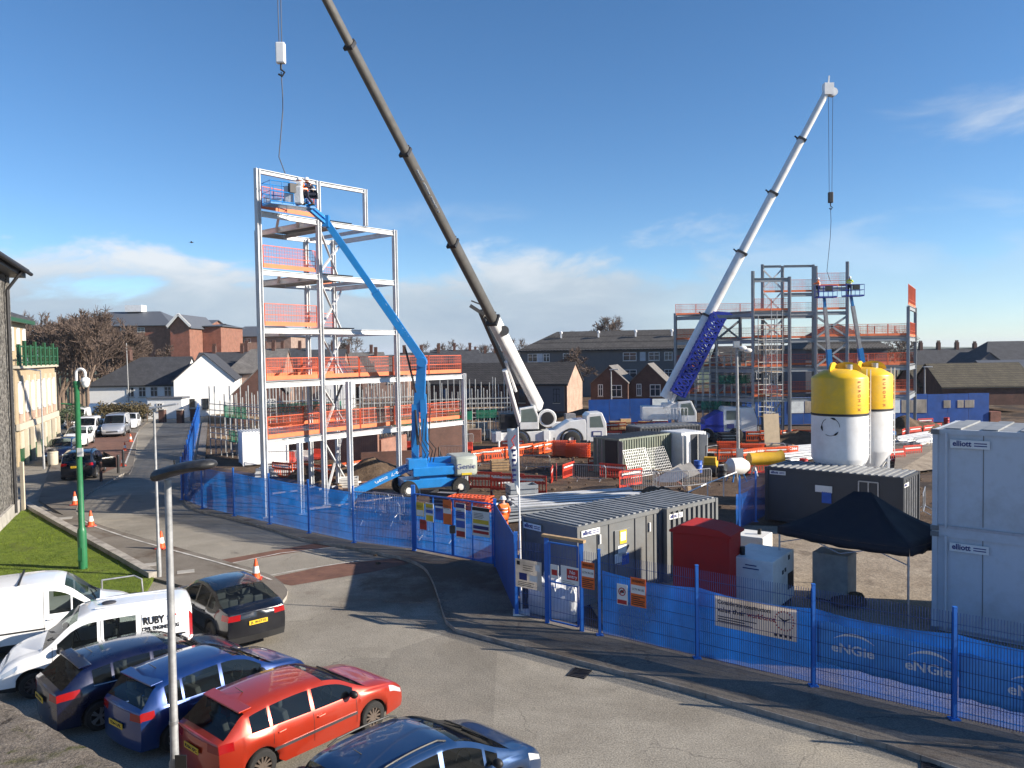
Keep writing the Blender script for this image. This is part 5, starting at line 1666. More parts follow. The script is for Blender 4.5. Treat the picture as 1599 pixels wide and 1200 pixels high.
def crane_wheel(root, x, y, r_, m):
 ax = m.to_3x3() @ Matrix(((1, 0, 0), (0, 0, 1), (0, 1, 0)))
 c = m @ V((x, y, r_))
 w_ = MB().lathe([(r_ * .4, -.24), (r_ * .85, -.25), (r_, -.17), (r_, .17), (r_ * .85, .25), (r_ * .4, .24)], 22, c=c, axis=ax).build("wheel", "rubber", root, world=True, smooth=40)
 h_ = MB().lathe([(0, -.12 if y < 0 else .12), (r_ * .45, -.2 if y < 0 else .2), (r_ * .5, -.1 if y < 0 else .1)], 16, c=c, axis=ax).build("hub", "white_plastic", root, world=True)
 h_.parent = w_
def ropes(root, a, b, hook_z, end_z, gap, hookcol="white_paint", hs=1.0, sling=True, end=None):
 """hoist ropes from the boom head straight down to a hook block, then slings"""
 h = V((a.x, a.y, hook_z))
 mb = MB().tube(a + V((-gap, 0, 0)), h + V((-gap * 0.6, 0, 0.6 * hs)), 0.022, n=5).tube(a + V((gap, 0, 0)), h + V((gap * 0.6, 0, 0.6 * hs)), 0.022, n=5)
 mb.build("hoist_rope", "rope", root, world=True)
 hb = MB().box(h + V((0, 0, 0.25 * hs)), (0.42 * hs, 0.3 * hs, 0.95 * hs)).build("hook_block", hookcol, root, world=True, bevel=0.06)
 o = MB().path([h + V((0, 0, -0.2 * hs)), h + V((0, 0, -0.5 * hs)), h + V((0.16 * hs, 0, -0.62 * hs)), h + V((0.05, 0, -0.8 * hs)), h + V((-0.12 * hs, 0, -0.7 * hs))], 0.05 * hs, 6).build("hook", "dark_steel", root, world=True)
 o.parent = hb
 e = end or V((a.x, a.y, end_z))
 m_ = h.lerp(e, 0.45)
 MB().path([h + V((0, 0, -0.7)), h + V((0.05, 0, -2.0)), m_ + V((-0.02, 0, 0)), e + V((-0.35, 0, 1.0)), e], 0.025, 5).build("sling", "rope", root, world=True)
Yc = 75.0
cb = G(846, 699)
cb = V((px2(846, Yc).x, Yc, -1.0))
crane = thing("mobile_crane", "white two axle mobile crane with very long grey boom crossing the sky", "crane", cb, R(4))
mC = crane.matrix_basis.copy()
W_ = lambda x, y, z: mC @ V((x, y, z))
mb = MB()
side_ = [(-4.9, 0.75), (-4.9, 1.6), (1.0, 1.75), (2.4, 2.6), (3.9, 2.75), (4.0, 2.3), (4.0, 0.75)]
mb.prism([W_(x, -1.25, z) for x, z in side_], mC.to_3x3() @ V((0, 2.5, 0)))
mb.build("carrier", "crane_white", crane, world=True, bevel=0.05)
cabp = [(4.0, 0.6), (4.0, 3.0), (4.3, 3.3), (5.5, 3.35), (5.9, 2.4), (6.0, 0.6)]
mb = MB().prism([W_(x, -1.25, z) for x, z in cabp], mC.to_3x3() @ V((0, 2.5, 0)))
cabo = mb.build("driver_cab", "crane_white", crane, world=True, bevel=0.06)
for y0, s in ((-1.262, 1),):
 mb = MB().prism([W_(x, y0, z) for x, z in ((4.35, 1.95), (4.35, 2.95), (5.35, 3.05), (5.65, 1.95))], mC.to_3x3() @ V((0, 0.02, 0)))
 o = mb.build("window", "glass", crane, world=True)
mb = MB().box(W_(5.0, -1.27, 1.35), (0.9, 0.03, 0.5), R(4))
mb.build("name_panel", "navy_text", crane, world=True)
MB().box(W_(5.0, -1.29, 1.35), (0.7, 0.02, 0.3), R(4)).build("name_panel", "sign_white", crane, world=True)
for x in (-2.4, 2.6):
 for y in (-1.25, 1.25):
  crane_wheel(crane, x, y, 0.82, mC)
mb = MB()
for x in (-2.4, 2.6):
 pts = [W_(x + 1.05 * math.cos(t), -1.3, 0.82 + 1.05 * math.sin(t)) for t in [math.pi * i / 12 for i in range(13)]]
 mb.path(pts, 0.09, 5)
mb.build("mudguard", "plastic_black", crane, world=True)
for x in (-4.3, 0.2):
 mb = MB().box(W_(x, -1.3, 1.3), (0.5, 0.35, 0.9), R(4)).tube(W_(x, -1.5, 0.9), W_(x, -1.5, 0.1), 0.09).box(W_(x, -1.5, 0.06), (0.7, 0.7, 0.1), R(4))
 mb.build("outrigger", "white_paint", crane, world=True)
mb = MB().box(W_(-1.6, 0.2, 2.5), (3.6, 2.2, 1.3), R(4)).box(W_(-3.4, 0.3, 2.6), (1.4, 2.4, 1.5), R(4))
mb.build("superstructure", "dark_steel", crane, world=True, bevel=0.06)
mb = MB().prism([W_(x, -1.3, z) for x, z in ((-2.3, 1.9), (-2.3, 3.9), (-0.9, 4.1), (-0.5, 3.1), (-0.5, 1.9))], mC.to_3x3() @ V((0, 0.95, 0)))
mb.build("operator_cab", "crane_white", crane, world=True, bevel=0.05)
MB().prism([W_(x, -1.32, z) for x, z in ((-2.15, 2.6), (-2.15, 3.75), (-1.0, 3.9), (-0.65, 3.05), (-0.65, 2.6))], mC.to_3x3() @ V((0, 0.03, 0))).build("window", "glass", crane, world=True)
ax_ = mC.to_3x3() @ Matrix(((1, 0, 0), (0, 0, 1), (0, 1, 0)))
mb = MB().lathe([(0.35, -0.1), (0.78, -0.1), (0.85, 0.0), (0.85, 0.5), (0.78, 0.6), (0.35, 0.6)], 26, c=W_(0.35, -1.1, 2.9), axis=ax_)
mb.build("winch_drum", "crane_white", crane, world=True, smooth=40)
MB().lathe([(0.0, -0.16), (0.55, -0.16), (0.62, -0.11)], 24, c=W_(0.35, -1.1, 2.9), axis=ax_).build("winch_disc", "dark_steel", crane, world=True)
BP = at(840, 636, Yc)
HDp = at(436, -140, 42.5)
db = HDp - BP
segs = [(0.0, 0.145), (0.145, 0.40), (0.40, 0.575), (0.575, 0.765), (0.765, 1.0)]
cp_ = [(770, 500), (713, 377), (637, 236), (547, 71)]
def frac_on(px, py):
 best = min(range(2001), key=lambda i: ((lambda p: (p[0] - px) ** 2 + (p[1] - py) ** 2)(proj(BP + db * (i / 2000)))))
 return best / 2000
def proj(P):
 d = V(P) - EYE
 z = d.dot(_f)
 return 799.5 + FPX * d.dot(_r) / z, 600 - FPX * d.dot(_u) / z
fr_ = [0.0] + [frac_on(*c) for c in cp_] + [1.0]
wd_ = [0.92, 0.68, 0.60, 0.51, 0.43]
for i in range(5):
 boom_section(crane, BP + db * max(0, fr_[i] - 0.01), BP + db * fr_[i + 1], wd_[i], wd_[i] * 1.1, "crane_white" if i == 0 else "boom_grey", collar=i < 4)
dbn = db.normalized()
pl_ = BP + db * fr_[1] * 0.97
MB().tube(BP + V((-1.6, -0.5, -2.2)), BP + db * (fr_[1] * 0.55) + V((-0.9, -0.3, -0.7)), 0.22, n=12).tube(BP + db * (fr_[1] * 0.3) + V((-0.9, -0.3, -0.7)), BP + db * (fr_[1] * 0.62) + V((-0.5, -0.2, -0.5)), 0.13, n=10).build("luffing_cylinder", "white_paint", crane, world=True)
jb = MB()
j0, j1 = pl_ + V((-1.1, 0, 1.0)), BP + db * (fr_[1] * 0.40) + V((-1.15, 0, 0))
jb.bar(j0, j1, 0.3, 0.5).bar(j0 + V((-0.9, 0, 0.5)), j0 + V((0.3, 0, -0.3)), 0.35, 0.3).bar(j0 + V((-0.8, 0, 0.9)), j0 + V((0.9, 0, 0.2)), 0.12, 0.12).bar(pl_ - dbn * 2, j0, 0.1).tube(pl_ - dbn * 1.0 + V((0.5, -0.5, 0)), pl_ - dbn * 1.0 + V((0.5, 0.5, 0)), 0.42, n=16)
jb.build("folded_jib", "boom_grey", crane, world=True)
MB().box(HDp + V((-0.1, 0, -0.1)), (0.7, 0.5, 0.9)).build("boom_head", "white_paint", crane, world=True)
hz = zat(437, 92, HDp.y)
ropes(crane, HDp + V((-0.12, 0, 0)), None, hz, 0, 0.11, "white_paint", 1.15, end=at(447, 276, 41.0))
rr_ = V((0, 0, 1)).cross(dbn)
mb = MB()
for k in range(9):
 c_ = BP + db * (fr_[2] + (fr_[3] - fr_[2]) * (.35 + .05 * k)) + V((.16, -.375, 0))
 mb.bar(c_, c_ + dbn * (.25 + .12 * (k % 3)), .02, .10 + .05 * (k % 2), up=(1, 0, 0))
mb.build("lettering", "white_text", crane, world=True)
Yd = 79.0
c2 = V((px2(1046, Yd).x, Yd, gz(px2(1046, Yd).x, Yd)))
crane2 = thing("mobile_crane", "white and blue mobile crane with white boom raised towards the far steel frame", "crane", c2, R(-4))
mD = crane2.matrix_basis.copy()
W2 = lambda x, y, z: mD @ V((x, y, z))
mb = MB().box(W2(3.0, 0, 1.35), (10.5, 2.5, 0.8), R(-4)).prism([W2(x, -1.25, z) for x, z in ((3.2, 1.4), (3.2, 2.2), (4.6, 3.0), (5.0, 3.0), (5.0, 1.4))], mD.to_3x3() @ V((0, 2.5, 0)))
mb.build("carrier", "crane_blue", crane2, world=True, bevel=0.05)
mb = MB().prism([W2(x, -1.25, z) for x, z in ((5.0, 1.0), (5.0, 3.25), (5.2, 3.45), (7.9, 3.35), (8.3, 2.2), (8.3, 1.0))], mD.to_3x3() @ V((0, 2.5, 0)))
mb.build("driver_cab", "crane_white", crane2, world=True, bevel=0.06)
MB().prism([W2(x, -1.27, z) for x, z in ((5.3, 2.2), (5.3, 3.1), (6.6, 3.1), (6.6, 2.2))], mD.to_3x3() @ V((0, 0.03, 0))).build("window", "glass", crane2, world=True)
MB().prism([W2(x, y, z) for x, y, z in ((7.98, -1.15, 3.2), (8.32, -1.15, 2.15), (8.32, 1.15, 2.15), (7.98, 1.15, 3.2))], mD.to_3x3() @ V((0.04, 0, 0.01))).build("windscreen", "window_glass", crane2, world=True)
MB().box(W2(5.7, -1.27, 1.55), (0.7, 0.03, 0.45), R(-4)).build("name_panel", "navy_text", crane2, world=True)
for x in (-1.2, 0.6, 3.4, 6.2):
 for y in (-1.2, 1.2):
  crane_wheel(crane2, x, y, 0.7, mD)
mb = MB().box(W2(-1.1, 0, 2.9), (3.6, 2.4, 1.3), R(-4)).box(W2(-0.1, -0.6, 3.6), (1.6, 1.2, 0.6), R(-4)).box(W2(0.9, 0.5, 2.9), (2.4, 1.0, 1.5), R(-4))
mb.build("superstructure", "crane_white", crane2, world=True, bevel=0.05)
mb = MB().prism([W2(x, -1.3, z) for x, z in ((0.6, 2.0), (0.6, 4.0), (1.9, 4.1), (2.4, 3.0), (2.4, 2.0))], mD.to_3x3() @ V((0, 0.9, 0)))
mb.build("operator_cab", "crane_white", crane2, world=True, bevel=0.05)
MB().prism([W2(x, -1.32, z) for x, z in ((0.9, 2.7), (0.9, 3.8), (1.8, 3.9), (2.2, 3.0), (2.2, 2.7))], mD.to_3x3() @ V((0, 0.03, 0))).build("window", "glass", crane2, world=True)
mb = MB()
for i in range(7):
 mb.tube(W2(-0.6 + 0.35 * i, -1.4, 2.2), W2(-0.6 + 0.35 * i, -1.4, 3.4), 0.03)
mb.tube(W2(-0.6, -1.4, 3.4), W2(1.5, -1.4, 3.4), 0.03)
mb.build("handrail", "white_paint", crane2, world=True)
B0 = at(1038, 622, Yd)
B1 = at(1293, 140, Yd - 1.5)
d2_ = B1 - B0
BPx = BP
BP, db = B0, d2_
f2 = [0.0] + [frac_on(*c) for c in ((1101, 492), (1154, 393), (1203, 300), (1250, 217))] + [1.0]
BP, db = BPx, HDp - BPx
w2_ = [1.08, 0.93, 0.80, 0.70, 0.62]
for i in range(5):
 boom_section(crane2, B0 + d2_ * max(0, f2[i] - 0.01), B0 + d2_ * f2[i + 1], w2_[i], w2_[i] * 1.05, "crane_white", collar=i < 4, rounded=True)
mb = MB().box(B1, (0.9, 0.7, 1.1)).tube(B1 + V((0.45, -0.3, -0.3)), B1 + V((0.45, 0.3, -0.3)), 0.4, n=14).bar(B1, B1 + V((0.1, 0, 1.3)), 0.12)
mb.build("boom_head", "white_paint", crane2, world=True)
d2n = d2_.normalized()
offj = V((0.58, -0.85, -0.45))
mb = MB()
La = B0 + d2_ * 0.03 + offj
Lb = B0 + d2_ * 0.285 + offj
wj = d2n.cross(V((0, 1, 0))).normalized()
cn = [wj * 0.68 + V((0, 0.55, 0)), wj * 0.68 - V((0, 0.55, 0)), -wj * 0.68 + V((0, 0.55, 0)), -wj * 0.68 - V((0, 0.55, 0))]
for c in cn:
 mb.bar(La + c, Lb + c * 0.9, 0.22)
nb_ = 13
for k in range(nb_):
 p, q = La.lerp(Lb, k / nb_), La.lerp(Lb, (k + 1) / nb_)
 for a, b in ((0, 1), (1, 3), (3, 2), (2, 0)):
  mb.bar(p + cn[a], q + cn[b], 0.15)
  mb.bar(q + cn[a], p + cn[b], 0.13)
  mb.bar(p + cn[a], p + cn[b], 0.12)
mb.build("lattice_jib", "crane_blue", crane2, world=True)
mb = MB()
for k in range(5):
 p = Lb + V((0.2 * k - 0.2, 0, 0.15 * (k % 2)))
 mb.bar(p + wj * 0.6, p - wj * 0.6 + d2n * 0.5, 0.12)
mb.build("jib_head", "crane_blue", crane2, world=True)
MB().tube(W2(-0.2, 0, 3.4), B0 + d2_ * 0.16 + V((0.3, 0, -0.5)), 0.26, n=12).build("luffing_cylinder", "white_paint", crane2, world=True)
ropes(crane2, V((at(1297, 145, Yd - 1.6).x, Yd - 1.6, B1.z)), None, zat(1298, 318, Yd), 0, 0.22, "dark_steel", 1.1, end=V((at(1297, 145, Yd - 1.6).x, Yd - 1.6, 14.6)))
 # ------------------------------------------------------------------ things on the site
def rot2(d, a):
 c, s = math.cos(a), math.sin(a)
 return V((d.x * c - d.y * s, d.x * s + d.y * c))
def elliott_label(root, c, r, nn, wd=0.75):
 o = MB().prism([c + r * (sx * wd / 2) + V((0, 0, sy * wd * 0.12)) for sx, sy in ((-1, -1), (1, -1), (1, 1), (-1, 1))], nn * 0.01).build("name_plate", "sign_white", root, world=True)
 t = text("elliott", wd * 0.22, "navy_text", root, c - r * wd * 0.20 + nn * 0.013 + V((0, 0, wd * 0.01)), r, (0, 0, 1), width=wd * 0.48, bold=0.006, world=True)
 sb = MB()
 for k in range(2):
  p = c + r * wd * 0.27 + V((0, 0, (0.5 - k) * wd * 0.07)) + nn * 0.011
  sb.bar(p - r * wd * 0.16, p + r * wd * 0.16, 0.004, wd * 0.03, up=(0, 0, 1))
 sb.build("small_print", "navy_text", root, world=True)
def cabin(label, corner, dirx, lx, ly, h, body, roof, ribs=True, base=0.12, cat="site cabin", name="site_cabin", z0=None, roofribs=14, plates=()):
 """corner: near corner; dirx: direction of the long side seen; the other side goes to its left"""
 dx = V((*dirx, 0)).normalized()
 dy = V((-dx.y, dx.x, 0))
 z0 = gz(*corner) if z0 is None else z0
 root = thing(name, label, cat, (corner[0], corner[1], z0))
 o = V((corner[0], corner[1], z0))
 q = lambda x, y, z: o + dx * x + dy * y + V((0, 0, z))
 MB().prism([q(0, 0, base), q(lx, 0, base), q(lx, ly, base), q(0, ly, base)], (0, 0, h - base - 0.06)).build("wall", body, root, world=True)
 mb = MB().prism([q(-.03, -.03, h - 0.06), q(lx + .03, -.03, h - 0.06), q(lx + .03, ly + .03, h - 0.06), q(-.03, ly + .03, h - 0.06)], (0, 0, 0.05))
 for k in range(roofribs):
  x = lx * (k + 0.5) / roofribs
  mb.bar(q(x, 0.02, h + 0.012), q(x, ly - 0.02, h + 0.012), lx / roofribs * 0.42, 0.045)
 mb.build("roof", roof, root, world=True)
 mb = MB()
 for x, y in ((0, 0), (lx, 0), (lx, ly), (0, ly)):
  mb.bar(q(x, y, 0.0), q(x, y, h), 0.13, 0.13, up=dx)
 for (a, b) in (((0, 0), (lx, 0)), ((lx, 0), (lx, ly)), ((lx, ly), (0, ly)), ((0, ly), (0, 0))):
  for z in (base, h - 0.07):
   mb.bar(q(*a, z), q(*b, z), 0.09, 0.13, up=(0, 0, 1))
 mb.build("corner_frame", body, root, world=True)
 if ribs:
  mb = MB()
  for (n_, f) in ((int(lx / 0.28), lambda t: (q(t * lx, -0.02, base + .1), q(t * lx, -0.02, h - .12))), (int(ly / 0.28), lambda t: (q(-0.02, t * ly, base + .1), q(-0.02, t * ly, h - .12))), (int(ly / 0.28), lambda t: (q(lx + 0.02, t * ly, base + .1), q(lx + 0.02, t * ly, h - .12)))):
   for k in range(1, n_):
    a, b = f(k / n_)
    mb.bar(a, b, 0.10, 0.035, up=dx)
  mb.build("wall_ribs", body, root, world=True)
 for (side, t, z, wd) in plates:
  if side == "x":
   elliott_label(root, q(t, -0.055, z), dx, -dy, wd)
  elif side == "y":
   elliott_label(root, q(-0.055, t, z), -dy, -dx, wd)
  else:
   elliott_label(root, q(lx + 0.055, t, z), dy, dx, wd)
 return root, q, dx, dy
c1, q, dx, dy = cabin("grey steel site cabin with ribbed roof and notices on its door, behind the narrow gate", (1.96, 24.3), (0.75, 0.66), 4.1, 2.45, 2.6, "cabin_grey", "cabin_roof", plates=(("x", 0.55, 2.35, 0.85), ("y", 2.0, 2.3, 0.85)), ribs=False)
mb = MB()
for x in (0.9, 1.45, 2.75, 3.35, 3.75):
 mb.bar(q(x, -0.012, 0.2), q(x, -0.012, 2.45), 0.025, 0.03, up=dy)
mb.build("panel_joint", "cabin_dark", c1, world=True)
dr = MB().prism([q(x, -0.02, z) for x, z in ((1.7, 0.25), (2.45, 0.25), (2.45, 2.2), (1.7, 2.2))], -dy * 0.03).build("door", "cabin_grey", c1, world=True, bevel=0.01)
h_ = MB().path([q(1.78, -0.05, 1.1), q(1.78, -0.12, 1.1), q(1.9, -0.12, 1.1)], 0.015).build("handle", "galv", c1, world=True)
h_.parent = dr
for (x, z, w_, hh, m) in ((2.1, 1.95, 0.34, 0.44, "sign_yellow"), (2.05, 1.50, 0.42, 0.36, "sign_white"), (1.92, 1.28, 0.5, 0.3, "sign_white"), (2.2, 1.2, 0.34, 0.36, "sign_blue")):
 MB().prism([q(x + sx * w_ / 2, -0.055, z + sy * hh / 2) for sx, sy in ((-1, -1), (1, -1), (1, 1), (-1, 1))], -dy * 0.008).build("door_notice", m, c1, world=True)
MB().prism([q(2.1 + sx * .13, -0.0635, 1.97 + sy * .14) for sx, sy in ((-1, -1), (1, -1), (1, 1), (-1, 1))], -dy * 0.004).build("door_notice", "sign_white", c1, world=True)
for px_ in (1.0, 3.5):
 MB().bar(q(px_, -0.04, 1.9), q(px_, -0.04, 2.2), 0.06, 0.05, up=dy).build("lock_box", "sign_white", c1, world=True)
c2_, q2, dx2, dy2 = cabin("grey ribbed steel store right behind the grey cabin with notices", (5.25, 26.9), (0.75, 0.66), 2.9, 2.45, 2.6, "cabin_grey", "cabin_roof", plates=(("x", 0.45, 2.3, 0.75),), roofribs=10)
cd, qd, dxd, dyd = cabin("dark grey site cabin with pale roof in front of the silos", (11.9, 36.8), (0.755, -0.656), 5.9, 2.45, 2.55, "cabin_dark", "cabin_roof", plates=(("x", 0.55, 2.3, 0.75), ("e", 0.4, 2.2, 0.7)), ribs=False, roofribs=20)
for x, z, w_, hh, m in ((2.65, 1.75, 0.75, 0.3, "sign_white"), (2.78, 1.38, 0.42, 0.5, "sign_blue")):
 MB().prism([qd(x + sx * w_ / 2, -0.05, z + sy * hh / 2) for sx, sy in ((-1, -1), (1, -1), (1, 1), (-1, 1))], -dyd * 0.01).build("door_notice", m, cd, world=True)
mb = MB()
for a, b in (((4.15, 1.2), (4.15, 2.25)), ((4.95, 1.2), (4.95, 2.25)), ((4.15, 2.25), (4.95, 2.25)), ((4.55, 1.2), (4.55, 2.25))):
 mb.bar(qd(a[0], -0.05, a[1]), qd(b[0], -0.05, b[1]), 0.05, 0.04, up=dyd)
wf = mb.build("window_guard", "galv", cd, world=True)
mb = MB()
for k in range(6):
 x = 5.93
 mb.bar(qd(5.93, 0.3 + 0.35 * k, 0.2), qd(5.93, 0.3 + 0.35 * k, 2.4), 0.05, 0.03, up=dxd)
mb.build("door_bars", "galv", cd, world=True)
for k, lab in enumerate(("lower of the two stacked pale blue-grey cabins at the right edge, beside the black gazebo", "upper of the two stacked pale blue-grey cabins at the right edge")):
 cc_, qp, dxp, dyp = cabin(lab, (11.85, 22.0), (0.77, -0.64), 7.0, 3.0, 2.84, "cabin_pale", "cabin_roof", ribs=False, z0=k * 2.87 + 0.02, base=0.1 if k == 0 else 0.03, roofribs=8, plates=(("x", 0.85, 2.45, 0.95),))
 MB().bar(qp(0, -0.03, 0.11), qp(7, -0.03, 0.11), 0.05, 0.07, up=(0, 0, 1)).build("base_rail", "galv", cc_, world=True)
 mb = MB()
 for j in range(1, 6):
  mb.bar(qp(1.17 * j, -0.006, 0.2), qp(1.17 * j, -0.006, 2.7), 0.018, 0.012, up=dyp)
 mb.build("panel_joint", "cabin_grey", cc_, world=True)
 for xx in (0.0, 7.0):
  for zz in (0.06, 2.76):
   MB().box(qp(xx, 0, zz), (.2, .2, .13), math.atan2(dxp.y, dxp.x)).build("corner_casting", "cabin_grey", cc_, world=True)
 MB().tube(qp(0.28, -.09, .1), qp(0.28, -.09, 2.75), .035).build("downpipe", "cabin_pale", cc_, world=True)
g1, qg, dxg, dyg = cabin("green-grey steel container with open end door and ribbed side", (7.7, 57.0), (0.75, 0.66), 6.0, 2.4, 2.6, "container_green", "cabin_dark", cat="container", name="shipping_container")
MB().prism([qg(0.0, -0.05, 0.15), qg(-0.7, -1.0, 0.15), qg(-0.7, -1.0, 2.5), qg(0, -0.05, 2.5)], -dxg * 0.06).build("door", "cabin_grey", g1, world=True)
MB().prism([qg(-0.04, 0.15, 0.15), qg(-0.04, 1.3, 0.15), qg(-0.04, 1.3, 2.45), qg(-0.04, 0.15, 2.45)], -dxg * 0.03).build("opening_shade", "black_text", g1, world=True)  # black sheet on the closed end wall paints the shade inside the doorway
mb = MB()
for y in (1.6, 2.0):
 mb.tube(qg(-0.08, y, 0.2), qg(-0.08, y, 2.5), 0.025)
mb.build("lock_rod", "galv", g1, world=True)
g2, qw, dxw, dyw = cabin("white refrigerated unit with its doors open beside the green-grey container", (12.9, 60.0), (0.88, 0.47), 2.3, 2.4, 2.75, "white_paint", "white_paint", cat="container", name="shipping_container", ribs=False)
MB().prism([qw(0.9, -0.03, 0.2), qw(1.55, -0.03, 0.2), qw(1.55, -0.03, 2.6), qw(0.9, -0.03, 2.6)], -dyw * 0.03).build("opening_shade", "cabin_dark", g2, world=True)  # dark sheet on the solid wall paints the unlit inside of the unit
MB().prism([qw(1.6, -0.05, 0.2), qw(1.75, -0.9, 0.2), qw(1.75, -0.9, 2.6), qw(1.6, -0.05, 2.6)], dxw * 0.06).build("door", "steel_grey", g2, world=True)
MB().prism([qw(0.1, -0.05, 0.2), qw(-0.2, -0.8, 0.2), qw(-0.2, -0.8, 2.6), qw(0.1, -0.05, 2.6)], dxw * 0.06).build("door", "white_paint", g2, world=True)
cabin("dark flat-roofed container behind the green-grey one, below the blue carrier", (11.0, 67.5), (0.93, 0.36), 6.0, 2.4, 2.5, "cabin_dark", "cabin_roof", cat="container", name="shipping_container")
wq = G(395, 720)
cabin("white cabin behind the blue netting left of the steel tower", (px2(376, 58.0).x, 58.0), (0.9, 0.44), 3.2, 2.4, 2.5, "white_paint", "white_paint", ribs=False)
def silo(px, Y, label, emblem):
 b = px2(px, Y)
 z0 = gz(b.x, b.y)
 root = thing("mortar_silo", label, "silo", (b.x, b.y, z0))
 r = 1.28
 k = 0 - z0
 MB().lathe([(0.18, 0.9 + k), (0.30, 0.95 + k), (r - .02, 2.75 + k), (r, 2.85 + k), (r, 4.86 + k)], 48).build("lower_shell", "silo_white", root, smooth=40)
 MB().lathe([(r, 4.94 + k), (r, 6.6 + k), (r - .03, 6.68 + k), (0.75, 6.98 + k), (0.3, 7.06 + k), (0, 7.08 + k)], 48).build("upper_shell", "silo_yellow", root, smooth=40)
 MB().lathe([(r - 0.01, 4.84 + k), (r + 0.02, 4.85 + k), (r + 0.02, 4.95 + k), (r - .01, 4.96 + k)], 48).build("band", "black_text", root, smooth=40)
 for a in (0.9, 2.6):
  mb = MB()
  pts = [V((0.62 * math.cos(t) * math.cos(a), 0.62 * math.cos(t) * math.sin(a), 6.95 + k + 0.42 * math.sin(t))) for t in [math.pi * i / 10 for i in range(11)]]
  c0_ = V((-0.35 if a < 1 else 0.3, 0, 0))
  mb.prism([p + c0_ for p in pts], (0.06, -0.06, 0))
  mb.build("lifting_lug", "silo_yellow", root)
 MB().tube((0.35, -0.25, 6.9 + k), (0.35, -0.25, 7.25 + k), 0.16, n=12).build("filler_cap", "galv", root)
 for i in range(4):
  a = math.pi / 4 + i * math.pi / 2
  x, y = 1.12 * math.cos(a), 1.12 * math.sin(a)
  mb = MB().bar((x, y, 0), (x, y, 2.95 + k), 0.12, 0.12).box((x, y, 0.03), (0.35, 0.35, 0.06))
  mb.build("leg", "silo_white", root)
  a2 = a + math.pi / 2
  x2, y2 = 1.12 * math.cos(a2), 1.12 * math.sin(a2)
  MB().bar((x, y, 0.3), (x2, y2, 2.2 + k), 0.06).bar((x2, y2, 0.3), (x, y, 2.2 + k), 0.06).bar((x, y, 2.3 + k), (x2, y2, 2.3 + k), 0.07).build("leg_brace", "silo_white", root)
 mb = MB()
 la = -0.05
 for z in [2.9 + k + 0.35 * i for i in range(11)]:
  mb.bar((1.40, -0.2, z), (1.40, 0.2, z), 0.03)
 mb.bar((1.40, -0.2, 2.5 + k), (1.40, -0.2, 7.0 + k), 0.035).bar((1.40, 0.2, 2.5 + k), (1.40, 0.2, 7.0 + k), 0.035)
 mb.build("ladder", "silo_white", root)
 view = math.atan2(-b.y, -b.x)
 a = view + 0.72
 for i, ch in enumerate("EUROMIX"):
  nn = V((math.cos(a), math.sin(a), 0))
  rr = V((-nn.y, nn.x, 0))
  p = nn * (r + 0.012) + V((0, 0, 6.45 + k - i * 0.215))
  text(ch, 0.21, "red_text", root, p, V((0, 0, -1)), rr)
 if emblem:
  a = view - 0.32
  mb = MB()
  for j in range(3):
   pts = []
   for t in range(8):
    th = 2 * math.pi * (j / 3) + 1.55 * t / 7
    aa = a + 0.42 * math.cos(th) / r
    pts.append((math.cos(aa) * (r + .01), math.sin(aa) * (r + .01), 4.35 + k + 0.42 * math.sin(th)))
   mb.path(pts, [0.012] * 5 + [0.05, 0.04, 0.008], 5)
  mb.build("emblem", "black_text", root)
 return root
silo(1311, 37.8, "yellow and white mortar silo with arrow emblem, the nearer of the pair", True)
silo(1352, 40.6, "yellow and white mortar silo standing just behind the one with the emblem", False)
o = V((10.95, 21.65, 0.03))
ex, ey = V((-0.66, 0.75, 0)), V((0.75, 0.66, 0))
gz_root = thing("gazebo", "black pop-up gazebo on thin metal legs beside the stacked pale cabins", "gazebo", o)
wx_, wy_ = 4.0, 3.0
q = lambda x, y, z: o + ex * x + ey * y + V((0, 0, z))
E0, E1, E2, E3 = q(0, 0, 2.42), q(wx_, 0, 2.42), q(wx_, wy_, 2.42), q(0, wy_, 2.42)
R1, R2 = q(wx_ / 2 + 0.25, 1.45, 3.55), q(wx_ / 2 - 0.25, 1.55, 3.56)
mb = MB()
def cloth(a, b, c, d, n=8):
 k = len(mb.v)
 for j in range(n + 1):
  for i in range(n + 1):
   s, t = i / n, j / n
   p = (a * (1 - s) + b * s) * (1 - t) + (d * (1 - s) + c * s) * t
   p = p + V((0, 0, -0.16 * math.sin(math.pi * s) * (1 - t) * 0.5 - 0.13 * math.sin(math.pi * t)))
   mb.v.append(tuple(p))
 for j in range(n):
  for i in range(n):
   x = k + j * (n + 1) + i
   mb.f.append((x, x + 1, x + n + 2, x + n + 1))
   mb.m.append(0)
cloth(E0, E1, R1, R2)
cloth(E1, E2, R1, R1)
cloth(E2, E3, R2, R1)
cloth(E3, E0, R2, R2)
for a, b in ((E0, E1), (E1, E2), (E2, E3), (E3, E0)):
 n = 14
 k = len(mb.v)
 nn = (b - a).cross(V((0, 0, 1))).normalized()
 for i in range(n + 1):
  p = a + (b - a) * (i / n)
  sg = -0.08 * math.sin(math.pi * i / n)
  mb.v.append(tuple(p + V((0, 0, sg))))
  mb.v.append(tuple(p + V((0, 0, sg - 0.24 - 0.015 * math.sin(i * 2.1))) + nn * (0.02 * math.sin(i * 1.7))))
 for i in range(n):
  mb.f.append((k + 2 * i, k + 2 * i + 1, k + 2 * i + 3, k + 2 * i + 2))
  mb.m.append(0)
cn_ = mb.build("canopy", "gazebo", gz_root, world=True, smooth=35)
cn_.modifiers.new("cloth_thickness", "SOLIDIFY").thickness = 0.006
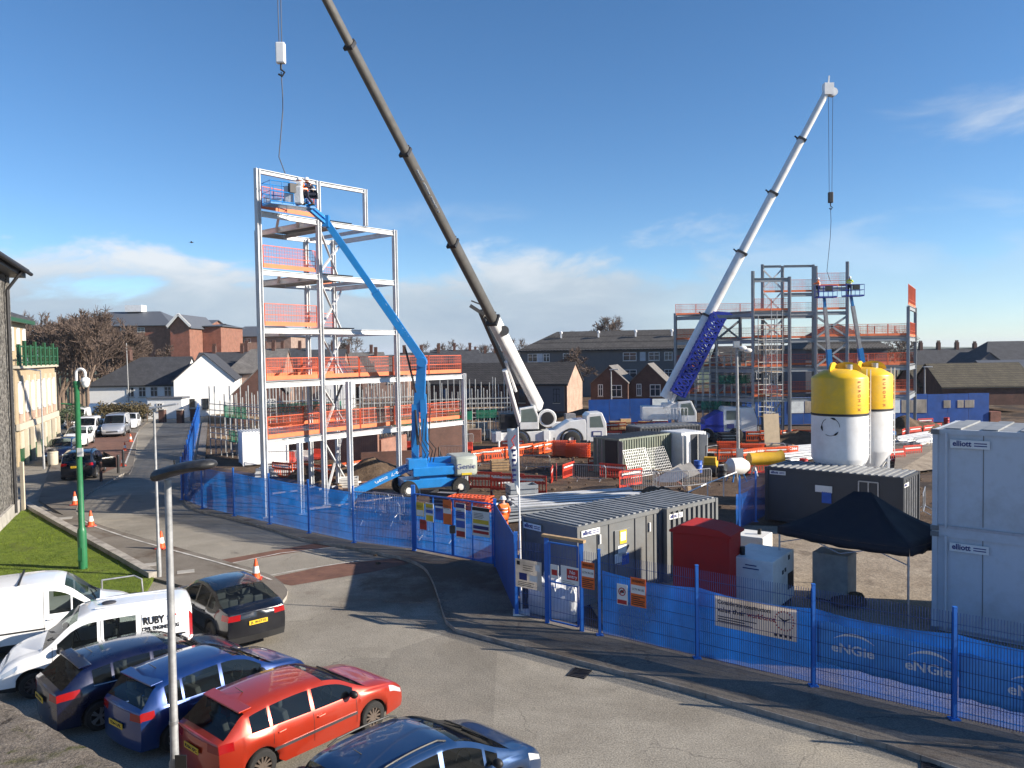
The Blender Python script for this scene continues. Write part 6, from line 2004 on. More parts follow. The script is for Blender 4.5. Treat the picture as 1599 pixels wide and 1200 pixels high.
for x, y in ((0.04, 0.04), (wx_ - .04, 0.04), (wx_ - .04, wy_ - .04), (0.04, wy_ - .04)):
 MB().bar(q(x, y, 0), q(x, y, 2.35), 0.045).tube(q(x, y, 0), q(x, y, 0.02), 0.09).build("leg", "galv", gz_root, world=True)
mb = MB()
for i in range(4):
 mb.bar(q(wx_ * i / 4, 0.05, 2.2 if i % 2 else 1.9), q(wx_ * (i + 1) / 4, 0.05, 1.9 if i % 2 else 2.2), 0.025)
mb.build("truss", "galv", gz_root, world=True)
def boxy(name, label, cat, px, Y, size, rz, mat, z=None, bevel=0.03):
 b = px2(px, Y)
 root = thing(name, label, cat, (b.x, b.y, (gz(b.x, b.y) if z is None else z)), rz)
 MB().box((0, 0, size[2] / 2), size).build("body", mat, root, bevel=bevel)
 return root
b = px2(1102, 24.4)
rh = thing("fuel_store", "tall red steel store with shallow curved roof beside the ribbed grey store", "store", (b.x, b.y, 0.03), R(-34))
mb = MB().prism([(x, -0.55, z) for x, z in ((-0.9, 0.1), (0.9, 0.1), (0.9, 2.35), (-0.9, 2.35))], (0, 1.1, 0))
mb.build("body", "red_tank", rh, bevel=0.02)
pr = [(-0.98, 2.35), (0.98, 2.35), (0.98, 2.42), (0.6, 2.56), (0.0, 2.62), (-0.6, 2.6), (-0.98, 2.42)]
MB().prism([(x, -0.66, z) for x, z in pr], (0, 1.32, 0)).build("roof", "red_tank", rh, bevel=0.015)
MB().box((-0.6, 0, 0.05), (0.12, 1.0, 0.1)).box((0.6, 0, 0.05), (0.12, 1.0, 0.1)).build("skid", "dark_steel", rh)
b = px2(1220, 23.4)
gn = thing("generator", "white steel generator with holes in its side, under the left corner of the gazebo", "generator", (b.x - 0.1, b.y + 0.9, 0.03), R(-38))
MB().box((-0.25, 0, .9), (1.45, 1.9, 1.5)).build("casing", "white_plastic", gn, bevel=0.03)
MB().box((-0.25, 0, 0.08), (1.3, 1.8, 0.16)).build("skid", "dark_steel", gn)
MB().tube((-0.6, -0.6, 1.6), (-0.6, -0.6, 1.9), 0.08, n=12).build("exhaust", "plastic_black", gn)
for y, z, s_ in ((-0.1, 1.15, .12), (0.12, 1.18, .12), (0.45, 1.5, .14), (0.6, 0.75, .5)):
 MB().box((0.478, y, z), (0.02, s_, s_)).build("vent", "plastic_black", gn)
MB().box((-0.2, -0.955, 1.35), (0.5, 0.012, 0.03)).box((-0.2, -0.955, 1.45), (0.35, 0.012, 0.03)).build("lettering", "navy_text", gn)
tk = boxy("water_tank", "grey upright steel tank on a stand beneath the gazebo", "tank", 1303, 25.0, (1.1, 0.9, 1.5), R(-40), "concrete", z=0.03)
MB().box((0, 0, 0.02), (1.4, 1.2, 0.04)).build("base", "dark_steel", tk)
b = px2(1330, 24.0)
mb = MB()
for i in range(7):
 mb.ball((rnd.uniform(-.35, .35), rnd.uniform(-.2, .2), 0.12 + 0.05 * i % 0.2), rnd.uniform(.13, .24), 8, sc=(1.2, 1, .7))
tag(mb.build("sandbag_pile", "soil", loc=(b.x, b.y, 0.03), smooth=60), "low pile of brown sandbags on the ground under the gazebo", "sandbags")
yb = boxy("wheeled_bin", "yellow bin squeezed between the red store and white generator", "bin", 1162, 26.0, (0.55, 0.7, 1.2), R(-35), "yellow_plant", z=0.03)
MB().box((0, 0, 1.24), (0.6, 0.76, 0.09)).build("lid", "yellow_plant", yb, bevel=0.02)
for s in (-1, 1):
 MB().lathe([(0, -.03), (.1, -.03), (.1, .03), (0, .03)], 12, c=(s * .2, .36, .1), axis=Matrix(((0, 0, 1), (0, 1, 0), (1, 0, 0)))).build("wheel", "rubber", yb)
wt = boxy("water_tank", "white flat-topped tank behind the yellow bin", "tank", 1163, 28.0, (1.6, 1.1, 1.45), R(-35), "white_plastic", z=0.03)
MB().tube((0.5, 0, 1.45), (0.5, 0, 1.65), 0.07).build("filler_cap", "plastic_black", wt)
def bag(px, py, s, label, seed):
 p = G(px, py)
 root = thing("bulk_bag", label, "bulk bag", (p.x + .45, p.y + .95, 0.05), R(30 + seed * 20), "white bulk bags behind the narrow gate")
 mb = MB()
 nz, nr = 12, 24
 for j in range(nz + 1):
  z = s * 1.12 * j / nz
  for i in range(nr):
   t = 2 * math.pi * i / nr
   sq = 1 / max(abs(math.cos(t)), abs(math.sin(t))) ** 0.75
   r = s * 0.47 * sq * (1 + 0.07 * math.sin(math.pi * j / nz) + 0.10 * noise.noise((math.cos(t) * 2, math.sin(t) * 2, j * 0.5 + seed * 7)))
   if j > nz - 3:
    r *= 1 - 0.07 * (j - nz + 3)
   top = (0.10 * s * noise.noise((math.cos(t) * 1.5, math.sin(t) * 1.5, seed * 3.0)) + (0.14 * s if abs(math.cos(2 * t)) < 0.3 else 0)) * (j / nz) ** 2
   mb.v.append((r * math.cos(t), r * math.sin(t), z + top))
 for j in range(nz):
  for i in range(nr):
   a, b_ = j * nr + i, j * nr + (i + 1) % nr
   mb.f.append((a, b_, b_ + nr, a + nr))
   mb.m.append(0)
 mb.add([(0, 0, s * 0.95)], [])
 k = len(mb.v) - 1
 for i in range(nr):
  mb.f.append((nz * nr + i, nz * nr + (i + 1) % nr, k))
  mb.m.append(0)
 mb.build("bag_body", "bulk_bag", root, smooth=70)
 for a in (0.8, 2.36, 3.93, 5.5):
  MB().path([(s * .5 * math.cos(a - .2), s * .5 * math.sin(a - .2), s), (s * .52 * math.cos(a), s * .52 * math.sin(a), s * 1.32), (s * .5 * math.cos(a + .2), s * .5 * math.sin(a + .2), s)], 0.02, 5).build("lifting_loop", "bulk_bag", root)
bag(834, 976, 0.92, "squat white bulk bag left of the narrow gate's handle", 1)
bag(864, 984, 0.86, "taller crumpled white bulk bag right of the narrow gate's handle", 2)
fb = G(808, 968)
fl = thing("feather_flag", "white feather flag on a tall pole at the hoarding corner", "flag", (fb.x + 0.12, fb.y + 0.25, 0.1))
MB().tube((0, 0, 0), (-0.02, 0, 5.7), 0.035, 0.02, 8).box((0, 0, 0.04), (0.5, 0.5, 0.06)).build("pole", "white_paint", fl)
mb = MB()
n = 16
for i in range(n + 1):
 z = 5.65 - 2.0 * i / n
 wdt = 0.30 * (1 - (i / n) ** 2.2) + 0.03
 yv = 0.05 * math.sin(i * 0.7)
 mb.v += [(-0.02, 0.0, z), (-0.02 - wdt * 0.5, yv, z), (-0.02 - wdt, yv * 1.6, z)]
for i in range(n):
 for k in range(2):
  a = i * 3 + k
  mb.f.append((a, a + 1, a + 4, a + 3))
  mb.m.append(0)
so_ = mb.build("sail", "sign_white", fl, smooth=180)
so_.modifiers.new("cloth_thickness", "SOLIDIFY").thickness = 0.004
mb = MB()
for k, (h_, w_) in enumerate(((.13, .14), (.1, .10), (.15, .13), (.08, .11), (.14, .12), (.12, .09), (.1, .12))):
 mb.box((-.16 + .02 * (k % 2), -.05, 5.0 - .15 * k), (w_, .006, h_ * .55)).box((-.19, -.05, 5.0 - .15 * k - .03), (.03, .006, h_))
mb.build("lettering", "navy_text", fl)
MB().path([(-0.1, -0.03, 5.45), (-0.22, -0.06, 5.3), (-0.14, -0.05, 5.15), (-0.26, -0.08, 5.05)], 0.02, 5).build("logo", "red_text", fl)
 # ------------------------------------------------------------------ barriers
def proto_steel_barrier():
 root = thing("crowd_barrier", "x", "barrier", (0, 0, 0))
 mb = MB().path([(-1.1, 0, 0.25), (-1.1, 0, 0.95), (-1.0, 0, 1.08), (1.0, 0, 1.08), (1.1, 0, 0.95), (1.1, 0, 0.25), (1.0, 0, 0.2), (-1.0, 0, 0.2)], 0.026, 6, closed=True)
 mb.build("outer_tube", "galv", root)
 mb = MB()
 for i in range(1, 17):
  x = -1.1 + 2.2 * i / 17
  mb.bar((x, 0, 0.2), (x, 0, 1.08), 0.016)
 mb.build("bars", "galv", root)
 for x in (-0.75, 0.75):
  MB().path([(x, -0.32, 0.02), (x, -0.05, 0.16), (x, 0, 0.22), (x, 0.05, 0.16), (x, 0.32, 0.02)], 0.022, 6).build("foot", "galv", root)
 return root
def proto_red_barrier(mat="red_barrier", name="safety_barrier"):
 root = thing(name, "x", "barrier", (0, 0, 0))
 mb = MB()
 for x in (-1.0, 1.0):
  mb.box((x, 0, 0.53), (0.07, 0.045, 1.0))
 for z, h in ((0.98, 0.12), (0.62, 0.14), (0.12, 0.14)):
  mb.box((0, 0, z), (1.94, 0.04, h))
 for i in range(1, 10):
  mb.box((-1 + 2 * i / 10, 0, 0.36), (0.05, 0.025, 0.42))
  mb.box((-1 + 2 * i / 10, 0, 0.80), (0.05, 0.025, 0.26))
 mb.build("panel", mat, root)
 MB().box((0, -0.022, 0.80), (1.7, 0.012, 0.10)).build("reflective_strip", "white_plastic", root)
 for x in (-0.9, 0.9):
  MB().box((x, 0, 0.03), (0.12, 0.5, 0.06)).build("foot", "plastic_black", root)
 return root
def proto_water_barrier(mat):
 root = thing("water_barrier", "x", "barrier", (0, 0, 0))
 pr = [(-0.28, 0), (0.28, 0), (0.28, 0.18), (0.14, 0.40), (0.11, 0.8), (-0.11, 0.8), (-0.14, 0.40), (-0.28, 0.18)]
 MB().prism([(-0.74, y, z) for y, z in pr], (1.48, 0, 0)).build("body", mat, root, bevel=0.03)
 MB().box((0, -0.13, 0.12), (0.35, 0.34, 0.2)).build("fork_slot", mat, root)
 MB().tube((0.5, 0, 0.8), (0.5, 0, 0.84), 0.08, n=10).build("filler_cap", "plastic_black", root)
 return root
def put(proto, first, px, py, rz, label, group, z=None, dz=0.0, tilt=None):
 p = G(px, py)
 o = proto if first else dup(proto)
 o.location = (p.x, p.y, p.z + dz)
 o.rotation_euler = (tilt or 0, 0, R(rz))
 o["label"] = label
 o["group"] = group
 return o
sb_ = proto_steel_barrier()
GRP = "steel crowd barriers round the site"
for i, (px, py, rz, lb) in enumerate([
 (920, 752, -18, "steel crowd barrier standing alone in front of the dark container door"),
 (764, 728, -8, "steel crowd barrier between the boom lift and the feather flag's top"),
 (837, 733, -12, "steel crowd barrier on the mud right of the feather flag"),
 (1000, 764, -22, "steel crowd barrier before the ribbed side of the green-grey container"),
 (547, 720, 5, "steel crowd barrier before the red and white barriers inside the tower"),
 (437, 728, 10, "steel crowd barrier at the left foot of the steel tower"),
 (706, 716, -6, "steel crowd barrier behind the blue riser of the boom lift"),
 (683, 845, -25, "steel crowd barrier behind the left leaf of the double gate"),
 (590, 820, -12, "steel crowd barrier behind netting beside the blue stowed arm"),
 (1146, 722, -10, "steel crowd barrier at the end of the orange barriers near the yellow roller"),
 (1205, 712, -8, "steel crowd barrier in front of the white steel stacks"),
 (1405, 712, 25, "steel crowd barrier right of the silos on the pale ground"),
 (1440, 702, 25, "steel crowd barrier at the end of the row right of the silos"),
 (930, 682, -5, "steel crowd barrier right of the white crane's cab"),
 (1443, 800, 60, "steel crowd barrier at the right end of the dark cabin"),
 ]):
 put(sb_, i == 0, px, py, rz, lb, GRP)
rb_ = proto_red_barrier()
GRP2 = "red plastic safety barriers"
spots = [(758, 764, -14, "red slatted safety barrier, left one of three in front of the feather flag"), (792, 767, -14, "red slatted safety barrier, middle one of three by the feather flag"), (826, 771, -14, "red slatted safety barrier, right one of three by the feather flag"),
 (957, 748, -35, "red safety barrier leaning by the foot of the container's open door"), (985, 760, 40, "red safety barrier turned sideways by the container's open door"),
 (1398, 722, 20, "red safety barrier closing the pale yard right of the silos"), (1425, 715, 22, "second red safety barrier closing the pale yard"), (1445, 668, 15, "bright red safety barrier in front of the far blue hoarding"),
 (1180, 740, 10, "red safety barrier by the yellow hopper"), (800, 706, -10, "red safety barrier behind the feather flag's sail"), (1020, 690, 5, "red safety barrier below the white superstructure"),
 (955, 690, 0, "red safety barrier beside the pallets behind the white crane")]
for i, (px, py, rz, lb) in enumerate(spots):
 put(rb_, i == 0, px, py, rz, lb, GRP2)
ob_ = proto_red_barrier("orange_plastic")
first = True
for (px, py, rz, n, word) in [(742, 812, -20, 8, "beside the orange-clad worker"), (882, 712, -12, 9, "left of the dark container door"), (905, 714, -12, 8, "touching the dark container door"), (1140, 708, -6, 7, "below the blue carrier's cab"), (1176, 712, -6, 7, "left of the white steel stacks"), (1215, 716, -6, 6, "before the white steel stacks")]:
 for k in range(n):
  lv = ["bottom", "second", "third", "fourth", "fifth", "sixth", "seventh", "eighth", "topmost"][k if k < n - 1 else 8]
  if n - 1 == k:
   lv = "topmost"
  o = put(ob_, first, px, py, rz, "orange barrier lying %s in the stack %s" % (lv, word), "orange safety barriers lying in stacks", dz=0.06 + 0.155 * k, tilt=R(90))
  first = False
  o.location.y += 0.5 * math.cos(R(rz)) * 1.0
  o.rotation_euler = (R(90), 0, R(rz + rnd.uniform(-4, 4)))
wr_ = proto_water_barrier("red_barrier")
ww_ = proto_water_barrier("white_plastic")
fr1 = fr2 = True
for i in range(9):
 t = i / 8
 px, py = 446 + (640 - 446) * t, 722 + (703 - 722) * t
 red_ = i % 2 == 0
 put(wr_ if red_ else ww_, fr1 if red_ else fr2, px, py, -3, "%s water-filled barrier, number %s from the left in the row through the tower" % ("red" if red_ else "white", ["one", "two", "three", "four", "five", "six", "seven", "eight", "nine"][i]), "red and white water barriers")
 if red_:
  fr1 = False
 else:
  fr2 = False
for i, (px, py, r_) in enumerate([(690, 716, 0), (706, 714, 1), (722, 712, 0)]):
 put(wr_ if not r_ else ww_, False, px + 4, py - 8, -3, ["red water-filled barrier just right of the blue riser", "white water-filled barrier between two red ones right of the riser", "red water-filled barrier left of the tower's last column"][i], "red and white water barriers")
 # ------------------------------------------------------------------ stacks of steel, timber, bricks
def stack(px, py, n, layers, lx, w_, h_, rz, mat, name, cat, lab, group, jitter=0.15, first_proto=None, dz=0.0):
 p = G(px, py)
 pro = None
 c = 0
 for k in range(layers):
  for i in range(n - k):
   x = rnd.uniform(-jitter, jitter)
   y = (i - (n - k - 1) / 2) * w_ * 2.1 + rnd.uniform(-.1, .1)
   a = R(rz)
   loc = (p.x + x * math.cos(a) - y * math.sin(a), p.y + x * math.sin(a) + y * math.cos(a), p.z + dz + 0.1 + h_ * 1.02 * (k + 0.5))
   if pro is None:
    mb = MB()
    mb.ibeam((-lx / 2, 0, 0), (lx / 2, 0, 0), w_, h_, 0.03)
    o = mb.build(name, mat)
    pro = o
   else:
    o = pro.copy()
    COL.objects.link(o)
   o.location = loc
   o.rotation_euler = (0, 0, a + R(rnd.uniform(-5, 5)))
   tag(o, lab, cat, group)
   c += 1
stack(902, 792, 7, 2, 7.0, 0.28, 0.22, 14, "steel_white", "steel_beam", "pale steel beam lying in the stack behind the grey cabin's roof", "pale beams in the long stack behind the grey cabin", 0.7)
stack(850, 806, 4, 2, 6.0, 0.25, 0.2, 20, "steel_grey", "steel_beam", "grey steel beam lying in the low stack right of the orange-clad worker", "grey beams in the low stack", 0.5)
stack(1250, 712, 8, 2, 7.5, 0.30, 0.25, 28, "white_paint", "steel_beam", "white steel beam lying in the stack left of the silos", "white beams left of the silos", 0.6)
stack(1440, 690, 6, 2, 8.0, 0.3, 0.25, 35, "white_paint", "steel_beam", "white steel beam lying in the stack right of the silos", "white beams right of the silos", 0.6)
stack(500, 740, 4, 2, 8.0, 0.30, 0.25, 10, "steel_white", "steel_beam", "pale steel beam lying on the ground inside the steel tower", "pale beams inside the tower", 0.6)
for i, (px, py, rz) in enumerate([(1048, 752, 20), (1056, 750, 30), (1066, 751, 15)]):
 p = G(px, py)
 o = MB().box((0, 0, 0), (1.9, 1.1, 0.07)).build("insulation_sheet", "concrete" if i else "galv", loc=(p.x, p.y, p.z + 0.25 + 0.12 * i))
 o.rotation_euler = (R(25 + 6 * i), R(-20), R(rz))
 tag(o, ["grey sheet at the bottom of the tilted heap beside the yellow roller", "grey sheet lying in the middle of the tilted heap", "grey sheet on top of the tilted heap beside the yellow roller"][i], "sheet", "tilted grey sheets")
p = G(1110, 742)
rl = thing("road_roller", "small yellow and black roller parked beside the white open unit", "roller", p, R(70))
MB().box((0, 0, 0.75), (1.5, 0.9, 0.45)).box((-0.45, 0, 1.1), (0.6, 0.85, 0.5)).build("body", "yellow_plant", rl, bevel=0.04)
MB().box((0.35, 0, 1.05), (0.45, 0.5, 0.12)).box((0.12, 0, 1.3), (0.1, 0.5, 0.5)).build("seat", "plastic_black", rl, bevel=0.03)
ya = Matrix(((1, 0, 0), (0, 0, 1), (0, 1, 0)))
for x in (-0.75, 0.75):
 MB().lathe([(0, -.45), (.4, -.45), (.4, .45), (0, .45)], 20, c=(x, 0, 0.4), axis=ya).build("drum", "dark_steel", rl, smooth=40)
MB().path([(0.6, -.42, .9), (0.6, -.42, 2.0), (0.6, .42, 2.0), (0.6, .42, .9)], 0.035).build("roll_bar", "plastic_black", rl)
p = G(1195, 742)
hp_ = thing("concrete_skip", "yellow concrete pipe skip lying on white trestles left of the silos", "skip", p, R(8))
MB().lathe([(0.0, -1.2), (0.45, -1.2), (0.48, 0.9), (0.6, 1.2), (0.52, 1.2), (0.45, 1.0)], 22, c=(0, 0, 1.15), axis=Matrix(((0, 0, 1), (0, 1, 0), (1, 0, 0)))).build("drum", "yellow_plant", hp_, smooth=40)
for x in (-0.8, 0.8):
 MB().bar((x, -.5, 0), (x, 0, .72), .09).bar((x, .5, 0), (x, 0, .72), .09).bar((x, -.35, .25), (x, .35, .25), .07).build("trestle", "white_paint", hp_)
p = G(1150, 752)
mx = thing("mixer", "pale blue-white mixer on legs beside the yellow skip", "mixer", (p.x, p.y, p.z), R(15))
MB().lathe([(0.25, -0.75), (0.55, -0.4), (0.55, 0.4), (0.3, 0.8)], 18, c=(0, 0, 0.95), axis=Matrix(((0, 0, 1), (0, 1, 0), (1, 0, 0)))).build("drum", "white_plastic", mx, smooth=40)
for x, y in ((-.5, -.4), (.5, -.4), (.5, .4), (-.5, .4)):
 MB().bar((x, y, 0), (x * .6, y * .6, .6), .06).build("leg", "boom_blue", mx)
def pallet(px, py, rz, mat, h_, label, group, s=1.1):
 p = G(px, py)
 root = thing("brick_pallet", label, "pallet", p, R(rz), group)
 mb = MB()
 for y in (-.45, 0, .45):
  mb.box((0, y * s, .05), (1.1 * s, .1, .1))
 for i in range(6):
  mb.box((-.5 * s + i * .2 * s, 0, .115), (.1, 1.1 * s, .02))
 mb.build("pallet_base", "timber", root)
 MB().box((0, 0, .13 + h_ / 2), (1.0 * s, 0.95 * s, h_)).build("load", mat, root, bevel=.01)
 return root
for i, (px, py, rz, m, h_, lb) in enumerate([
 (960, 672, 0, "timber", .9, "pallet of timber between the white crane's cab and the dark container"), (975, 670, 10, "timber", 1.1, "taller timber pallet right of the white crane's cab"),
 (910, 668, 5, "brick_new", 1.0, "pallet of red bricks behind the white crane's cab"), (735, 682, 0, "plywood", 1.2, "pale pallet of blocks at the tower's right end column"), (752, 680, 0, "concrete", 1.3, "grey pallet of blocks just right of the tower's last column"),
 (768, 685, 5, "concrete", .8, "low grey block pallet left of the white crane's wheel"), (742, 692, 0, "brick_new", 1.3, "pallet of dark red bricks at the foot of the tower's last column"), (1320, 690, 0, "plywood", 1.0, "plywood pallet under the far steel frame"),
 (1530, 660, 0, "brick_new", 1.3, "brown brick pallet left of the white truck at the right edge"), (1550, 660, 0, "brick_new", 1.2, "brown brick pallet touching the white truck at the right edge"), (870, 672, 0, "render_white", .8, "white wrapped pallet behind the white crane"), (890, 664, 8, "galv", 1.3, "grey pallet behind the white crane's cab")]):
 pallet(px, py, rz, m, h_, lb, "pallets of materials", 1.25)
p = at(1206, 650, 74.0)
o = MB().box((0, 0, 1.5), (1.5, 0.06, 3.0)).build("plywood_sheet", "plywood", loc=(p.x, 74.0, -1.0))
o.rotation_euler = (R(-6), 0, R(6))
tag(o, "tall plywood sheet leaning in the far steel frame", "sheet")
def heap(px, py, rx, ry, h_, label, seed, mat="soil"):
 p = G(px, py)
 mb = MB()
 n, m_ = 40, 16
 for j in range(m_ + 1):
  for i in range(n):
   t = 2 * math.pi * i / n
   f = j / m_
   w_ = 1 + 0.25 * noise.noise((math.cos(t) * 1.3, math.sin(t) * 1.3, seed))
   x, y = rx * f * w_ * math.cos(t), ry * f * w_ * math.sin(t)
   z = h_ * (1 - ss(0.0, 1.0, f)) * (1 + 0.35 * noise.noise((x * 0.5, y * 0.5, seed))) + 0.16 * noise.noise((x * 1.5, y * 1.5, seed)) + 0.10 * noise.noise((x * 4, y * 4, seed))
   mb.v.append((x, y, z - 0.12 * f))
 for j in range(m_):
  for i in range(n):
   a, b = j * n + i, j * n + (i + 1) % n
   mb.f.append((a, a + n, b + n, b))
   mb.m.append(0)
 o = mb.build("soil_heap", mat, loc=p, smooth=60)
 tag(o, label, "soil heap")
heap(590, 752, 4.2, 2.2, 1.5, "brown soil heap beside the blue boom lift inside the tower", 1)
heap(505, 748, 4.0, 2.0, 1.2, "brown soil bank behind the blue fence at the tower's foot", 5)
heap(1420, 678, 5.0, 3.5, 1.8, "dark soil heap right of the silos before the far hoarding", 9)
heap(1250, 690, 4.5, 2.2, 1.1, "dark soil heap under the far steel frame", 14)
heap(690, 740, 4.0, 1.6, 0.8, "low soil bank behind the boom lift's counterweight", 21)
heap(1010, 775, 3.5, 1.0, 0.5, "low dark ridge of soil in front of the steel container", 25)
mb = MB()
for _ in range(420):
 x, y = rnd.uniform(-6, 30), rnd.uniform(30, 70)
 s = rnd.uniform(.04, .16)
 mb.ball((x, y, gz(x, y) + s * .3), s, 6, sc=(1, rnd.uniform(.6, 1.2), .6))
tag(mb.build("rubble", "soil"), kind="stuff")
def wall_thing(label, pts, h_, z0, mat, opening=()):
 root = thing("brick_wall", label, "wall", (*pts[0], z0))
 for i in range(len(pts) - 1):
  a, b = V((*pts[i], z0 + h_[i] / 2)), V((*pts[i + 1], z0 + h_[i] / 2))
  d = (b - a).normalized() * 0.16
  MB().bar(a + (d if i else V((0, 0, 0))), b - d * 0.0, 0.3, h_[i]).build("wall_face", mat, root, world=True)
gpY = lambda x, Y: (px2(x, Y).x, Y)
wall_thing("new red brick wall rising behind the left half of the steel tower", [gpY(408, 64), gpY(470, 66), gpY(545, 62)], [3.4, 3.9], -0.9, "brick_new")
wall_thing("new brick wall with dark and pale bands behind the tower's right half", [gpY(500, 60.0), gpY(588, 59), gpY(630, 63)], [3.0, 2.6], -0.9, "brick_new")
wall_thing("low grey block wall behind the tower's right half", [gpY(560, 57), gpY(645, 58)], [1.9], -0.9, "brick_brown")
wall_thing("new buff block wall behind the scaffold right of the tower", [gpY(640, 67), gpY(720, 70)], [2.6], -0.9, "brick_brown")
def scaffold(label, x0, x1, Y0, Y1, n, z0, z1, lifts, nets=()):
 a, b = V(gpY(x0, Y0)), V(gpY(x1, Y1))
 d = (b - a)
 pr = V((-d.y, d.x)).normalized() * 1.3
 root = thing("scaffolding", label, "scaffolding", (a.x, a.y, z0))
 for i in range(n + 1):
  for s in (0, 1):
   p = a + d * (i / n) + pr * s
   zt = z1 + rnd.uniform(-0.9, 0.9)
   MB().tube((p.x, p.y, z0), (p.x, p.y, zt), 0.045, n=6).build("pole", "scaffold", root, world=True)
 for z in lifts:
  mb = MB()
  for s in (0, 1):
   p, q = a + pr * s, b + pr * s
   for dz in (0.0, 0.5, 1.0):
    mb.tube((p.x, p.y, z + dz), (q.x, q.y, z + dz), 0.035, n=5)
  mb.build("ledger", "scaffold", root, world=True)
  MB().bar((a.x + pr.x * .5, a.y + pr.y * .5, z + .06), (b.x + pr.x * .5, b.y + pr.y * .5, z + .06), 1.1, 0.05).build("boards", "timber", root, world=True)
 for (t0, t1, z, h_) in nets:
  nb = MB()
  p, q = a + d * t0, a + d * t1
  net_panel(nb, p, q, z, z + h_, z + h_, 0.06, -0.06, seed=t0 * 9)
  nb.build("netting", "net_green", root, world=True, smooth=180)
 return root
scaffold("scaffolding with green netting in front of the white house gable", 325, 405, 66, 60, 9, -0.9, 5.2, (1.3, 3.2), ((0.3, 0.75, 3.2, 1.0), (0.4, 0.95, 1.2, 1.0)))
scaffold("long scaffolding behind the left bays of the steel tower", 408, 560, 68, 72, 15, -0.9, 5.6, (1.2, 3.1), ((0.0, 0.45, 3.2, 0.8), (0.5, 0.8, 3.2, 0.8)))
scaffold("scaffolding of bare poles behind the right bays of the steel tower", 565, 660, 74, 76, 11, -0.9, 5.4, (1.2, 3.0), ((0.5, 0.95, 1.3, 0.9),))
scaffold("scaffolding of bare poles in front of the dark roofed terrace", 670, 800, 80, 82, 14, -0.9, 5.0, (1.0, 2.4), ((0.2, 0.5, 1.3, 0.9), (0.55, 0.8, 1.4, 0.9)))
for i, (px, py, rz) in enumerate([(305, 650, 0), (315, 655, 0)]):
 pass
def hoarding(label, x0, x1, Y, posters):
 a, b = V(gpY(x0, Y)), V(gpY(x1, Y))
 root = thing("site_hoarding", label, "fence", (a.x, a.y, -1.0))
 n = max(2, int((b - a).length / 2.4))
 for i in range(n):
  p, q = a + (b - a) * (i / n), a + (b - a) * ((i + 1) / n)
  MB().bar((p.x + .02, p.y, 0.85), (q.x - .02, q.y, 0.85), 0.05, 3.3 + 0.05 * (i % 3)).build("board", "hoarding_blue", root, world=True)
 for (x, z, w_, h_) in posters:
  c = px2(x, Y)
  MB().box((c.x, c.y - 0.06, z), (w_, 0.03, h_)).build("poster", "banner_cream" if w_ < 1.6 else "white_text", root, world=True)
hoarding("far blue hoarding below the brown gabled houses", 918, 1048, 92.0, ((1030, 1.2, 1.8, 2.6),))
hoarding("far blue hoarding with white posters behind the silos and far frame", 1158, 1545, 93.0, ((1243, 1.2, 1.8, 1.4), (1263, 1.2, 1.0, 1.4), (1388, 1.1, 2.6, 1.5), (1417, 1.1, 1.4, 1.5), (1437, 1.1, 1.5, 1.6), (1479, 1.3, 0.8, 0.9), (1500, 1.3, 0.7, 0.9), (1514, 1.3, 1.1, 0.9)))
o = car("parked_van", "white truck cut off by the right edge, beyond the stacked pale cabins", "van", (px2(1600, 70).x, 70, -1.0), R(178), dict(PANEL_VAN, res=0.3))
FENCE_SIDE = 1
pA, pB, pC = V(gp(1155, 828)), V(gp(1180, 815)), V(gp(1205, 803))
fence_run([pA, pB, pC], "short blue mesh fence inside the site left of the dark cabin", h=2.3, net=(1.6, 1.6, 0.1), base=0.0)
mb = MB().path([G(1075, 800) + V((0, 0, 1.0)), G(1105, 786) + V((0, 0, 1.05)), G(1150, 766) + V((0, 0, 1.05)), G(1155, 764)], 0.035)
pa = G(1075, 800)
rt = thing("handrail", "pale tube handrail rising behind the ribbed grey store", "handrail", pa)
mb.build("rail", "white_paint", rt, world=True)
for (x, y) in ((1075, 800), (1105, 786), (1130, 775)):
 MB().tube(G(x, y), G(x, y, 0) + V((0, 0, 1.02)), 0.03).build("post", "white_paint", rt, world=True)
p = G(1153, 727)
ms = thing("camera_mast", "slim grey camera mast with two white cameras before the far frame", "mast", p)
mz = zat(1150, 540, p.y) - p.z
MB().tube((0, 0, 0), (-0.1, 0, mz), 0.14, 0.10, 10).box((0, 0, 0.2), (0.5, 0.5, 0.4)).build("pole", "galv_post", ms)
MB().box((-0.12, 0, mz + 0.1), (0.45, 0.35, 0.5)).build("head", "galv", ms)
for x, z in ((0.35, -0.2), (0.75, -0.4)):
 MB().ball((x, -0.1, mz + z), 0.24, 10, sc=(1.4, .8, .8)).build("camera", "white_plastic", ms, smooth=60)
MB().bar((-0.1, 0, mz - .35), (0.9, -0.1, mz - .5), .06).build("arm", "galv", ms)
MB().box((0.05, -0.2, 0.9), (0.5, 0.25, 0.9)).build("cabinet", "galv", ms)
